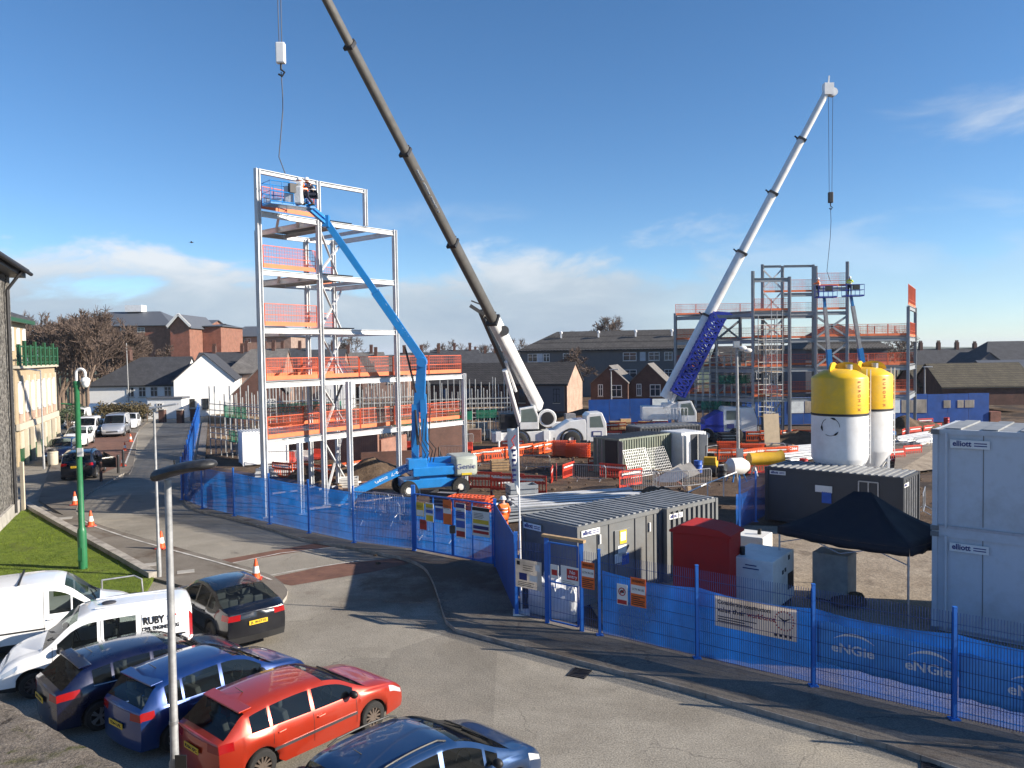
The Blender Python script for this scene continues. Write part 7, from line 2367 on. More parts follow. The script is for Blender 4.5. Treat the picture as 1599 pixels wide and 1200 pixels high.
 # ------------------------------------------------------------------ people
def person(name_label, loc, rz, pose, suit, helmet, vest=None, gloves=False):
 """one continuous skinned body with clothing over it; pose: dict of joint positions in the figure's own frame (x right, y forward)"""
 root = thing("person", name_label, "person", loc, rz)
 J = dict(pelvis=(0, 0, .96), belly=(0, .0, 1.12), chest=(0, .01, 1.34), neck=(0, .02, 1.50), head=(0, .05, 1.60), crown=(0, .04, 1.73),
 lsh=(-.19, 0, 1.43), lel=(-.25, .02, 1.15), lwr=(-.23, .18, .98), rsh=(.19, 0, 1.43), rel=(.25, .02, 1.15), rwr=(.23, .18, .98),
 lhip=(-.10, 0, .92), lkn=(-.11, .02, .50), lan=(-.12, -.02, .09), ltoe=(-.13, .15, .04), rhip=(.10, 0, .92), rkn=(.11, .02, .50), ran=(.12, -.02, .09), rtoe=(.13, .15, .04))
 J.update(pose)
 J = {k: V(v) for k, v in J.items()}
 RAD = dict(pelvis=.145, belly=.135, chest=.155, neck=.058, head=.088, crown=.055, lsh=.068, lel=.047, lwr=.031, rsh=.068, rel=.047, rwr=.031, lhip=.095, lkn=.062, lan=.043, ltoe=.035, rhip=.095, rkn=.062, ran=.043, rtoe=.035)
 E = [("pelvis", "belly"), ("belly", "chest"), ("chest", "neck"), ("neck", "head"), ("head", "crown"), ("chest", "lsh"), ("lsh", "lel"), ("lel", "lwr"), ("chest", "rsh"), ("rsh", "rel"), ("rel", "rwr"),
 ("pelvis", "lhip"), ("lhip", "lkn"), ("lkn", "lan"), ("lan", "ltoe"), ("pelvis", "rhip"), ("rhip", "rkn"), ("rkn", "ran"), ("ran", "rtoe")]
 def skin(nm, names, edges, extra, scale, mat, parent):
  idx = {k: i for i, k in enumerate(names)}
  vs = [J[k] for k in names]
  rs = [RAD[k] * scale for k in names]
  es = [(idx[a], idx[b]) for a, b in edges if a in idx and b in idx]
  for (at_, chain, rads) in extra:
   prev = idx[at_]
   for c, r_ in zip(chain, rads):
    vs.append(V(c))
    rs.append(r_)
    es.append((prev, len(vs) - 1))
    prev = len(vs) - 1
  me = D.meshes.new(nm)
  me.from_pydata([tuple(v) for v in vs], es, [])
  ob = D.objects.new(nm, me)
  COL.objects.link(ob)
  sk = ob.modifiers.new("skin", "SKIN")
  for i, r_ in enumerate(rs):
   ob.data.skin_vertices[0].data[i].radius = (r_, r_)
  ob.data.skin_vertices[0].data[0].use_root = True
  su = ob.modifiers.new("smooth", "SUBSURF")
  su.levels = su.render_levels = 2
  dg = bpy.context.evaluated_depsgraph_get()
  m2 = D.meshes.new_from_object(ob.evaluated_get(dg))
  D.objects.remove(ob)
  m2.name = nm
  m2.materials.clear()
  m2.materials.append(MT[mat])
  m2.polygons.foreach_set("use_smooth", [True] * len(m2.polygons))
  o2 = D.objects.new(nm, m2)
  COL.objects.link(o2)
  o2.parent = parent
  return o2
 hands = []
 for s, wr, el in ((-1, "lwr", "lel"), (1, "rwr", "rel")):
  d = (J[wr] - J[el]).normalized()
  side = d.cross(V((0, 0, 1))).normalized() if abs(d.z) < .95 else V((0, 1, 0))
  dn = d.cross(side).normalized()
  palm = J[wr] + d * .08
  hands.append((wr, [J[wr] + d * .04, palm], [.030, .034]))
  for k, ln in enumerate((.060, .072, .066, .050)):
   off = side * ((k - 1.5) * .020)
   hands.append((wr, [J[wr] + d * .06 + off * .8, palm + off + d * .03, palm + off + d * (.03 + ln * .6) + dn * .015, palm + off + d * (.03 + ln * .85) + dn * .045], [.012, .0095, .009, .008]))
  hands.append((wr, [J[wr] + d * .03 - side * .03, J[wr] + d * .06 - side * .05 + dn * .01, J[wr] + d * .095 - side * .048 + dn * .03], [.013, .011, .009]))
 body = skin("body", list(J.keys()), E, hands, 1.0, "skin", root)
 SUITN = ["pelvis", "belly", "chest", "neck", "lsh", "lel", "lwr", "rsh", "rel", "rwr"]
 jk = dict(J)
 RAD["neck"] = .05
 skin("jacket", SUITN, E, [], 1.20, suit, root)
 skin("trousers", ["pelvis", "lhip", "lkn", "lan", "rhip", "rkn", "ran"], E, [], 1.22, suit if vest is None else "navy_cloth", root)
 for a, b in (("lan", "ltoe"), ("ran", "rtoe")):
  MB().bar(J[a] - (J[b] - J[a]) * .35 + V((0, 0, -.03)), J[b] + (J[b] - J[a]) * .25 + V((0, 0, .005)), .10, .09).build("boot", "plastic_black", root, bevel=.03)
 hc = J["crown"] - V((0, 0, .02))
 fw = (J["head"] - J["neck"])
 MB().lathe([(.135, -.02), (.13, .02), (.105, .085), (.06, .12), (0, .13)], 18, c=hc).lathe([(.12, -.02), (.165, -.028), (.165, -.02), (.13, -.01)], 18, c=hc + V((0, .02, 0))).build("helmet", helmet, root, smooth=50)
 hd = J["head"]
 MB().ball(hd + V((0, .088, .0)), .022, 8, sc=(.8, 1.1, 1.2)).build("nose", "skin", root, smooth=60)
 mb = MB()
 for s in (-1, 1):
  mb.ball(hd + V((s * .034, .078, .035)), .012, 8)
 mb.build("eyes", "black_text", root)
 MB().box(hd + V((0, .082, -.045)), (.05, .012, .01)).build("mouth", "red_text", root)
 for s in (-1, 1):
  MB().ball(hd + V((s * .092, 0, .01)), .028, 8, sc=(.4, .8, 1.2)).build("ear", "skin", root, smooth=60)
 for t_, r_ in ((.18, .185), (.82, .195)):
  zc = J["belly"].lerp(J["chest"], t_)
  MB().lathe([(r_ * .98, -.025), (r_ * 1.0, -.02), (r_ * 1.0, .02), (r_ * .98, .025)], 18, c=zc).build("reflective_band", "sign_white", root, smooth=60)
 return root
p = G(787, 840)
person("person in orange work clothes and white helmet walking behind the blue hoarding", (p.x, p.y, p.z), R(25), dict(lkn=(-.11, .12, .50), lan=(-.12, .20, .12), ltoe=(-.13, .36, .06), ran=(.12, -.22, .10), rtoe=(.13, -.06, .04), rkn=(.11, -.05, .51), lwr=(-.22, .12, .93), rel=(.26, -.06, 1.16), rwr=(.24, .10, .98)), "hivis", "white_paint")
arms = dict(lel=(-.27, .18, 1.25), lwr=(-.18, .40, 1.22), rel=(.27, .18, 1.28), rwr=(.18, .42, 1.32))
crouch = dict(pelvis=(0, -.12, .60), belly=(0, -.02, .76), chest=(0, .10, .96), neck=(0, .18, 1.10), head=(0, .24, 1.18), crown=(0, .26, 1.31), lsh=(-.19, .10, 1.05), rsh=(.19, .10, 1.05), lel=(-.26, .30, .90), lwr=(-.18, .52, .92), rel=(.26, .30, .94), rwr=(.17, .52, 1.02),
 lhip=(-.10, -.10, .57), lkn=(-.14, .26, .50), lan=(-.12, -.04, .09), ltoe=(-.13, .13, .04), rhip=(.10, -.10, .57), rkn=(.14, .26, .50), ran=(.12, -.04, .09), rtoe=(.13, .13, .04))
person("person in orange jacket and white helmet working in the near lift's basket", (BK.x + 0.75, BK.y + 0.05, BK.z + 0.08), R(80), crouch, "hivis", "white_paint", vest=True)
person("person in dark clothes leaning over in the near lift's basket", (BK.x + 1.1, BK.y + 0.2, BK.z + 0.08), R(100), crouch, "navy_cloth", "white_paint")
person("person in orange jacket in the left one of two far baskets", (T1.x - 0.7, T1.y - 0.4, T1.z + 0.08), R(60), arms, "hivis", "white_paint", vest=True)
person("person in yellow jacket in the right one of two far baskets", (T2.x - 0.3, T2.y - 0.4, T2.z + 0.08), R(-30), arms, "hivis_yellow", "white_paint", vest=True)
o = MB().box((0, 0, 0.45), (0.9, 0.55, 0.9)).box((0.1, 0, 1.0), (0.7, 0.4, 0.25)).build("material_sack", "bulk_bag", loc=(BK.x + 0.28, BK.y - 0.1, BK.z + 0.09), bevel=0.08)
tag(o, "bulging white sack standing in the near lift's basket", "sack")
o = MB().box((0, 0, 0.15), (0.9, 0.5, 0.3)).build("material_sack", "bulk_bag", loc=(BK.x - 0.62, BK.y - 0.1, BK.z + 0.09), bevel=0.08)
tag(o, "flat white sack lying in the left half of the lift's basket", "sack")
 # ------------------------------------------------------------------ the many small things lying about
def line_of(proto, pts, n, jit, label, group):
 """a crooked line of copies along pixel points on the ground"""
 P = [G(*p) for p in pts]
 seg = [(P[i + 1] - P[i]).length for i in range(len(P) - 1)]
 tot = sum(seg)
 for k in range(n):
  d = tot * (k + .5) / n
  i = 0
  while i < len(seg) - 1 and d > seg[i]:
   d -= seg[i]
   i += 1
  p = P[i].lerp(P[i + 1], d / seg[i])
  v = P[i + 1] - P[i]
  o = dup(proto)
  o.location = (p.x + rnd.uniform(-jit, jit), p.y + rnd.uniform(-jit, jit), gz(p.x, p.y))
  o.rotation_euler = (0, 0, math.atan2(v.y, v.x) + R(rnd.uniform(-14, 14)))
  o["label"], o["group"] = label, group
G3 = "red and orange barriers fencing off the site's ways"
line_of(ob_, [(735, 724), (800, 716), (862, 706)], 7, .3, "orange barrier in the line between the boom lift and the white crane", G3)
line_of(rb_, [(850, 756), (900, 738), (955, 734)], 5, .3, "red barrier in the line before the orange stacks and dark container", G3)
line_of(ob_, [(1085, 722), (1160, 722), (1240, 716)], 8, .25, "orange barrier in the line under the far crane's blue carrier", G3)
line_of(rb_, [(920, 676), (985, 674), (1040, 672)], 6, .4, "red barrier in the line behind the pallets beside the white crane's cab", G3)
line_of(rb_, [(1385, 690), (1470, 676)], 5, .3, "red barrier in the line right of the silos before the soil heap", G3)
line_of(ob_, [(430, 745), (500, 752), (560, 744)], 5, .3, "orange barrier in the line on the ground inside the tower", G3)
line_of(ob_, [(1165, 690), (1240, 688), (1330, 690)], 6, .4, "orange barrier in the line at the far frame's foot", G3)
line_of(sb_, [(990, 772), (1050, 766), (1100, 762)], 3, .4, "steel crowd barrier in the line between container and ribbed grey store", GRP)
line_of(sb_, [(640, 702), (700, 698), (740, 694)], 4, .3, "steel crowd barrier in the line behind the blue riser", GRP)
line_of(sb_, [(560, 800), (620, 806)], 2, .2, "steel crowd barrier behind the netting between the tower's foot and double gate", GRP)
def mesh_sheet(px, py, rz, lean, label):
 p = G(px, py)
 mb = MB()
 for i in range(13):
  mb.bar((-1.2 + .2 * i, 0, 0), (-1.2 + .2 * i, 0, 2.0), .012)
 for j in range(11):
  mb.bar((-1.2, 0, .2 * j), (1.2, 0, .2 * j), .012)
 o = mb.build("mesh_sheet", "galv", loc=p)
 o.rotation_euler = (R(lean), 0, R(rz))
 tag(o, label, "mesh sheet", "steel mesh sheets leaning at the container")
for i, (px, py, rz, ln) in enumerate([(1002, 744, 40, -20), (1036, 739, 42, -26)]):
 mesh_sheet(px, py, rz, ln, "galvanised mesh sheet leaning on the green-grey container, %s its open door" % ["nearer", "farther from"][i])
def drum(px, py, mat, label):
 p = G(px, py)
 rt = thing("drum", label, "drum", p, 0, "drums standing about the site")
 MB().lathe([(0, 0), (.3, 0), (.3, .28), (.315, .3), (.3, .32), (.3, .58), (.315, .6), (.3, .62), (.3, .88), (0, .88)], 18).build("shell", mat, rt, smooth=40)
 MB().tube((.15, 0, .88), (.15, 0, .92), .05).build("bung", "dark_steel", rt)
for px, py, m, lb in [(1090, 738, "sign_blue", "blue drum left of the yellow roller"), (1128, 748, "dark_steel", "black drum between the roller and the mixer"), (990, 700, "sign_blue", "blue drum at the far corner of the green-grey container"), (1255, 735, "sign_red", "red drum at the silo's foot"), (1478, 664, "sign_red", "red drum before the far blue hoarding"), (655, 730, "dark_steel", "black drum on the soil beside the boom lift")]:
 drum(px, py, m, lb)
def crate(px, py, rz, size, mat, label):
 p = G(px, py)
 rt = thing("crate", label, "crate", p, R(rz), "crates and boxes of materials on the site")
 sx, sy, sz = size
 mb = MB()
 for z in [sz * (k + .5) / 4 for k in range(4)]:
  for y in (-sy / 2, sy / 2):
   mb.box((0, y, z + .06), (sx, .04, sz / 4 * .72))
  for x in (-sx / 2, sx / 2):
   mb.box((x, 0, z + .06), (.04, sy, sz / 4 * .72))
 mb.build("side_boards", mat, rt)
 MB().box((0, 0, .05), (sx * .98, sy * .98, .08)).build("base", "timber", rt)
 MB().box((0, 0, sz * .5), (sx * .86, sy * .86, sz * .8)).build("contents", "galv", rt, bevel=.03)
for i, (px, py, rz, sz, m, lb) in enumerate([
 (700, 792, -20, (1.6, 1.1, .8), "dark_steel", "dark crate beside the orange stack near the hoarding"), (815, 786, 15, (1.5, 1.0, 1.0), "steel_grey", "grey slatted crate right of the orange-clad worker's helmet"), (780, 735, 8, (1.3, 1.0, .8), "timber", "timber crate behind the three red barriers"),
 (690, 700, 0, (1.3, 1.1, 1.0), "brick_new", "brown crate right of the blue riser"), (658, 694, 5, (1.2, 1.0, .9), "timber", "timber crate left of the blue riser"), (1070, 712, 20, (1.2, 1.0, 1.0), "plywood", "plywood crate right of the white open unit"), (1290, 700, 12, (1.4, 1.0, .8), "timber", "timber crate left of the silos' shells"),
 (1135, 694, 5, (1.4, 1.1, 1.1), "dark_steel", "dark crate below the camera mast"), (1008, 672, 0, (1.5, 1.1, 1.0), "timber", "timber crate under the far crane's superstructure"), (545, 762, 10, (1.1, .9, .6), "white_plastic", "white crate on the ground below the stowed blue arm"), (1350, 694, 5, (1.3, 1.0, 1.0), "steel_grey", "grey crate behind the right-hand silo")]):
 crate(px, py, rz, sz, m, lb)
for i in range(70):
 px, py = rnd.choice([(rnd.uniform(640, 1000), rnd.uniform(715, 800)), (rnd.uniform(1000, 1260), rnd.uniform(690, 770)), (rnd.uniform(440, 620), rnd.uniform(735, 800)), (rnd.uniform(1380, 1460), rnd.uniform(680, 740))])
 p = G(px, py)
 ln = rnd.uniform(.8, 3.2)
 o = MB().box((0, 0, 0), (ln, rnd.uniform(.08, .22), rnd.uniform(.04, .1))).build("loose_plank", rnd.choice(["timber", "plywood", "galv", "steel_white", "timber", "brick_new"]), loc=(p.x, p.y, p.z + rnd.uniform(.12, .2)))
 o.rotation_euler = (rnd.uniform(-.1, .1), rnd.uniform(-.06, .06), rnd.uniform(0, 3.1))
 tag(o, "loose plank or offcut lying on the churned ground inside the site", "plank", "loose planks and offcuts on the churned ground")
scaffold("scaffolding with boards inside the left part of the far steel frame", 1085, 1175, 80, 81.5, 8, -1.0, 8.2, (2.0, 4.6, 6.8), ((0.1, 0.6, 2.0, .9), (.4, .95, 4.6, .9)))
scaffold("scaffolding stair tower left of the silos in the far frame", 1196, 1222, 76.5, 77, 3, -1.0, 11.0, (1.4, 3.6, 5.8, 8.0, 10.0))
 # ------------------------------------------------------------------ buildings
def house(name, label, origin, dirx, lx, ly, eave, ridge, wall, roof, cat="house", hip=(0, 0), over=0.25, wins=(), winmat="frame_white", z0=0.0, chim=(), gable_wall=None, axis="x", doors=()):
 """origin: corner; dirx along the first side; second side to its left. Ridge runs along x (axis='x') or y. wins: (face, along, z, w, h)"""
 dx = V((*dirx, 0)).normalized()
 dy = V((-dx.y, dx.x, 0))
 o = V((origin[0], origin[1], z0))
 root = thing(name, label, cat, o)
 q = lambda x, y, z: o + dx * x + dy * y + V((0, 0, z))
 MB().prism([q(0, 0, 0), q(lx, 0, 0), q(lx, ly, 0), q(0, ly, 0)], (0, 0, eave)).build("wall", wall, root, world=True)
 if ridge > eave:
  if axis == "x":
   r0, r1 = q(hip[0], ly / 2, ridge), q(lx - hip[1], ly / 2, ridge)
   gab = [(q(0.01, 0, eave), q(0.01, ly, eave), r0)] * (hip[0] == 0) + [(q(lx - .01, 0, eave), q(lx - .01, ly, eave), r1)] * (hip[1] == 0)
   e0x, e1x = (-over if hip[0] == 0 else -over), (lx + over)
   sl = (ridge - eave) / (ly / 2)
   a, b, c, d = q(e0x, -over, eave - sl * over), q(e1x, -over, eave - sl * over), q(e1x, ly + over, eave - sl * over), q(e0x, ly + over, eave - sl * over)
   rr0 = r0 if hip[0] else q(-over, ly / 2, ridge)
   rr1 = r1 if hip[1] else q(lx + over, ly / 2, ridge)
   faces = [[a, b, rr1, rr0], [c, d, rr0, rr1]]
   if hip[0]:
    faces.append([d, a, rr0])
   if hip[1]:
    faces.append([b, c, rr1])
  else:
   r0, r1 = q(lx / 2, 0, ridge), q(lx / 2, ly, ridge)
   gab = [(q(0, 0.01, eave), q(lx, 0.01, eave), r0), (q(0, ly - .01, eave), q(lx, ly - .01, eave), r1)]
   sl = (ridge - eave) / (lx / 2)
   a, b, c, d = q(-over, -over, eave - sl * over), q(lx + over, -over, eave - sl * over), q(lx + over, ly + over, eave - sl * over), q(-over, ly + over, eave - sl * over)
   rr0, rr1 = q(lx / 2, -over, ridge), q(lx / 2, ly + over, ridge)
   faces = [[a, rr0, rr1, d], [b, c, rr1, rr0]]
  mb = MB()
  for f in faces:
   mb.prism([p + V((0, 0, 0.02)) for p in f], (0, 0, 0.14))
  ro = mb.build("roof", roof, root, world=True)
  for g in gab:
   MB().prism(list(g), (dx if axis == "x" else dy) * 0.02).build("gable", gable_wall or wall, root, world=True)
  mb = MB()
  if axis == "x":
   for a_, b_ in ((q(-over, -over, eave - sl * over - .02), q(lx + over, -over, eave - sl * over - .02)),):
    mb.bar(a_, b_, 0.12, 0.14)
   mb.build("gutter", "plastic_black", root, world=True)
  for (x, y, w_, h_) in chim:
   zc = ridge - (abs(y - ly / 2) * sl if axis == "x" else abs(x - lx / 2) * sl)
   ch = MB()
   p = q(x, y, zc + h_ / 2 - 0.3)
   ch.bar(p - V((0, 0, h_ / 2)), p + V((0, 0, h_ / 2)), w_, w_ * .7, up=dx)
   for k in range(3):
    ch.tube(p + dx * (k - 1) * w_ * .28 + V((0, 0, h_ / 2)), p + dx * (k - 1) * w_ * .28 + V((0, 0, h_ / 2 + .45)), .12, .1, 8)
   co = ch.build("chimney", "brick_brown", root, world=True)
 else:
  mb = MB().prism([q(-over, -over, eave), q(lx + over, -over, eave), q(lx + over, ly + over, eave), q(-over, ly + over, eave)], (0, 0, 0.25))
  mb.build("roof", roof, root, world=True)
 for (face, t, z, w_, h_) in wins:
  if face == "x":
   c, r, nn = q(t, 0, z), dx, -dy
  elif face == "l":
   c, r, nn = q(0, t, z), -dy, -dx
  else:
   c, r, nn = q(lx, t, z), dy, dx
  fm = MB()
  for (sx, sy, ww, hh) in ((0, 1, w_, .09), (0, -1, w_, .09), (-1, 0, .09, h_), (1, 0, .09, h_), (0, 0, .07, h_), (0, .25, w_, .06)):
   cc = c + r * sx * (w_ / 2 - .045) + V((0, 0, sy * (h_ / 2 - .045)))
   fm.prism([cc + r * a * ww / 2 + V((0, 0, b * hh / 2)) + nn * 0.01 for a, b in ((-1, -1), (1, -1), (1, 1), (-1, 1))], nn * (0.07 + 0.004 * (sx == 0)))
  fo = fm.build("window", winmat, root, world=True)
  g = MB().prism([c + r * a * (w_ / 2 - .03) + V((0, 0, b * (h_ / 2 - .03))) + nn * 0.005 for a, b in ((-1, -1), (1, -1), (1, 1), (-1, 1))], nn * 0.03).build("pane", "window_glass", root, world=True)
  mtx = g.matrix_basis.copy()
  g.parent = fo
  sl_ = MB().bar(c - r * (w_ / 2 + .08) - V((0, 0, h_ / 2 + .06)) + nn * .06, c + r * (w_ / 2 + .08) - V((0, 0, h_ / 2 + .06)) + nn * .06, .16, .08).build("sill", "trim_cream", root, world=True)
  sl_.parent = fo
 for (t, w_, h_, m) in doors:
  MB().prism([q(t + a * w_ / 2, -0.01, b * h_) for a, b in ((-1, 0), (1, 0), (1, 1), (-1, 1))], -dy * .05).build("door", m, root, world=True)
 return root, q, dx, dy
def P2(px, Y):
 p = px2(px, Y)
 return (p.x, p.y)
MT["pebbledash"] = ground_mat("pebbledash", [(0.3, (0.10, 0.096, 0.088)), (0.7, (0.215, 0.205, 0.19))], 2.0, (6, 0.95), 1.0, big=[((0.14, 0.13, 0.12), 0.5, 0.52, 0.7)], bdist=0.05)
SD = V((-0.40, 0.917))
nb0 = V(gp(27, 803)) - SD * 18
nbr = thing("street_building", "tall grey pebble-dashed building cut off by the left edge, with dark eaves and downpipe", "building", (nb0.x, nb0.y, 0))
sdv = V((SD.x, SD.y, 0))
lft = V((-SD.y, SD.x, 0)) * 1.0
o = V((nb0.x, nb0.y, 0))
q = lambda a, b, z: o + sdv * a + V((-0.917, -0.40, 0)) * b + V((0, 0, z))
hE = 12.4
MB().prism([q(0, 0, 0), q(18, 0, 0), q(18, 9, 0), q(0, 9, 0)], (0, 0, hE)).build("wall", "pebbledash", nbr, world=True)
MB().prism([q(0, -.12, 0), q(18.1, -.12, 0), q(18.1, 9, 0), q(0, 9, 0)], (0, 0, .75)).build("plinth", "concrete", nbr, world=True)
mb = MB().prism([q(-.5, -.7, hE), q(18.7, -.7, hE), q(18.7, 9, hE), q(-.5, 9, hE)], (0, 0, .28))
mb.build("soffit", "dark_steel", nbr, world=True)
mb = MB().prism([q(-.5, -.85, hE + .28), q(18.9, -.85, hE + .28), q(18.9, 4.5, hE + 3.2), q(-.5, 4.5, hE + 3.2)], (0, 0, .18))
mb.build("roof", "slate", nbr, world=True)
MB().path([q(-.5, -.92, hE + .25), q(18.9, -.92, hE + .22)], .10, 8).build("gutter", "plastic_black", nbr, world=True)
MB().path([q(16.6, -.85, hE + .2), q(16.6, -.16, hE - .8), q(16.6, -.16, .3)], .085, 8).build("downpipe", "dark_steel", nbr, world=True)
MB().prism([q(17.2, -.05, .75), q(18.06, -.05, .75), q(18.06, .2, .75), q(17.2, .2, .75)], (0, 0, hE - .75)).build("corner_quoin", "pebbledash", nbr, world=True)
MB().bar(q(18.25, -.25, 0.1), q(18.25, -.25, 2.7), .18, .10).build("door_post", "trim_cream", nbr, world=True)
ca = V((-38.9, 63.0)) - SD * 1.0
cb_, qc, dxc, dyc = None, None, None, None
crt = thing("cream_building", "cream three storey building with white windows, green balcony rail and green panels", "building", (ca.x, ca.y, 0))
o2 = V((ca.x, ca.y, 0))
bd = V((-0.917, -0.40, 0))
sd2 = V((-0.36, 0.933, 0))
bd2 = V((-0.933, -0.36, 0))
qc = lambda a, b, z: o2 + sd2 * a + bd2 * b + V((0, 0, z))
Lc = 13.6
MB().prism([qc(-3, 0, 0), qc(Lc, 0, 0), qc(Lc, 8, 0), qc(-3, 8, 0)], (0, 0, 7.6)).build("wall", "render_cream", crt, world=True)
MB().prism([qc(-3, 1.8, 7.6), qc(Lc - 2.5, 1.8, 7.6), qc(Lc - 2.5, 8, 7.6), qc(-3, 8, 7.6)], (0, 0, 4.0)).build("upper_wall", "render_cream", crt, world=True)
MB().prism([qc(-3.3, 1.2, 11.6), qc(Lc - 2.1, 1.2, 11.6), qc(Lc - 2.1, 5.0, 13.0), qc(-3.3, 5.0, 13.0)], (0, 0, .25)).build("roof", "slate", crt, world=True)
MB().prism([qc(-3.3, 1.1, 11.3), qc(Lc - 2.0, 1.1, 11.3), qc(Lc - 2.0, 1.35, 11.3), qc(-3.3, 1.35, 11.3)], (0, 0, .32)).build("fascia", "green_paint", crt, world=True)
MB().prism([qc(-3.1, -.25, 2.75), qc(Lc + .1, -.25, 2.75), qc(Lc + .1, 0, 2.75), qc(-3.1, 0, 2.75)], (0, 0, .5)).build("string_course", "trim_cream", crt, world=True)
MB().prism([qc(-3.1, -.3, 7.45), qc(Lc + .3, -.3, 7.45), qc(Lc + .3, 8, 7.45), qc(-3.1, 8, 7.45)], (0, 0, .2)).build("balcony_floor", "trim_cream", crt, world=True)
mb = MB()
for z in (7.9, 8.4, 9.15):
 mb.bar(qc(-3, -.2, z), qc(Lc + .2, -.2, z), .10, .12)
mb.bar(qc(Lc + .2, -.2, 9.15), qc(Lc + .2, 4, 9.15), .1)
for k in range(26):
 t = -3 + (Lc + 3.2) * k / 25
 mb.bar(qc(t, -.2, 7.65), qc(t, -.2, 9.1), .04)
mb.build("balcony_rail", "green_paint", crt, world=True)
for k in range(9):
 t = -2.6 + k * 2.0
 MB().bar(qc(t, -.25, 7.6), qc(t, -.25, 9.6 if k % 2 else 9.3), .2).build("balcony_post", "green_paint", crt, world=True)
for k in range(7):
 t = -1.6 + k * 2.35
 MB().prism([qc(t - .55, -.1, 0), qc(t + .55, -.1, 0), qc(t + .55, 0, 0), qc(t - .55, 0, 0)], (0, 0, 1.3)).build("base_panel", "green_paint", crt, world=True)
 MB().prism([qc(t + .6, -.35, 0), qc(t + .95, -.35, 0), qc(t + .95, .0, 0), qc(t + .6, .0, 0)], (0, 0, 2.75)).build("pier", "trim_cream", crt, world=True)
 MB().prism([qc(t - .5, -.12, 1.3), qc(t + .5, -.12, 1.3), qc(t + .5, -.02, 1.3), qc(t - .5, -.02, 1.3)], (0, 0, 1.3)).build("shop_window", "window_glass" if k % 2 else "trim_cream", crt, world=True)
 for (zc, hh, b_) in ((5.2, 2.5, 0.0), (9.9, 2.0, 1.8)):
  if b_ and t > Lc - 3.2:
   continue
  fm = MB()
  for (a0, a1, z0_, z1_) in ((-.5, -.38, 0, 1), (.38, .5, 0, 1), (-.5, .5, 0, .06), (-.5, .5, .94, 1), (-.03, .03, 0, 1)):
   fm.prism([qc(t + a0, b_ - .10, zc - hh / 2 + hh * z0_), qc(t + a1, b_ - .10, zc - hh / 2 + hh * z0_), qc(t + a1, b_ - .01, zc - hh / 2 + hh * z0_), qc(t + a0, b_ - .01, zc - hh / 2 + hh * z0_)], (0, 0, hh * (z1_ - z0_)))
  fo = fm.build("window", "frame_white", crt, world=True)
  g = MB().prism([qc(t - .42, b_ - .05, zc - hh / 2), qc(t + .42, b_ - .05, zc - hh / 2), qc(t + .42, b_ - .005, zc - hh / 2), qc(t - .42, b_ - .005, zc - hh / 2)], (0, 0, hh)).build("pane", "window_glass", crt, world=True)
  g.parent = fo
  if not b_:
   MB().prism([qc(t + .62, -.12, 3.3), qc(t + 1.05, -.12, 3.3), qc(t + 1.05, 0, 3.3), qc(t + .62, 0, 3.3)], (0, 0, 3.6)).build("pilaster", "trim_cream", crt, world=True)
   MB().prism([qc(t - .5, -.06, 3.26), qc(t + .5, -.06, 3.26), qc(t + .5, 0, 3.26), qc(t - .5, 0, 3.26)], (0, 0, .66)).build("spandrel", "brick_tan", crt, world=True)
gb = MB().prism([qc(-3, 4, 11.6), qc(-3, 8, 11.6), qc(-3, 6, 15.5)], sd2 * .4).build("gable", "frame_white", crt, world=True)
wh, qh, _, _ = house("white_house", "white rendered house with bright gable and long dark slate roof at the street's end", P2(270, 108.0), (1, 0.30), 7.9, 22, 5.0, 8.6, "render_white", "slate", axis="y", wins=(("x", 2.2, 1.7, .85, 1.5), ("x", 4.0, 1.7, .85, 1.5), ("l", 4.0, 3.4, 1.0, 1.5), ("l", 7.0, 3.4, 1.0, 1.5), ("l", 10.0, 3.4, 1.0, 1.5), ("l", 13.0, 3.4, 1.0, 1.5)), winmat="plastic_black")
house("white_house", "long low white wing with dark slate roof left of the bright gable", P2(135, 116.0), (1, 0.05), 13.5, 9, 4.3, 8.2, "render_white", "slate", hip=(6, 0), wins=(("x", 6.2, 3.2, 1.1, 1.5), ("x", 7.9, 3.2, 1.1, 1.5), ("x", 9.6, 3.2, 1.1, 1.5), ("x", 11.6, 3.2, 1.1, 1.5)), winmat="frame_white", chim=((4.2, 4.5, 1.0, 1.6),))
house("garage", "low flat-roofed white outbuilding in front of the white house's shaded side", P2(228, 105.5), (1, 0.05), 4.5, 4, 2.6, 2.6, "render_white", "roof_grey", cat="outbuilding", over=.1, wins=(("x", 1.6, 1.6, .8, 1.0),))
wl = MB().bar((P2(146, 111)[0], 111, 1.0), (P2(232, 111)[0], 111, 1.0), .3, 2.0).build("garden_wall", "render_white")
tag(wl, "white garden wall behind the brown hedge by the white house", "wall")
tr, qt, dxt, dyt = house("terrace_house", "long brown brick terrace with dark tiled roof and tan gable, behind the white crane", P2(666, 111.8), (1, -0.35), 20.5, 8.5, 3.9, 6.6, "brick_brown", "tiles", wins=[("x", x, 2.3, .9, 1.9) for x in (2.5, 6.5, 8.0, 14.2, 15.0 + 4.1)] , winmat="plastic_black", gable_wall="brick_tan")
MB().prism([qt(20.52, 0, 0), qt(20.52, 8.5, 0), qt(20.52, 8.5, 3.9), qt(20.52, 4.25, 6.55), qt(20.52, 0, 3.9)], dxt * .04).build("end_wall", "brick_tan", tr, world=True)
MB().prism([qt(15.4, -.03, 0.2), qt(20.2, -.03, .2), qt(20.2, -.03, 3.6), qt(15.4, -.03, 3.6)], -dyt * .05).build("dark_cladding", "render_slate", tr, world=True)
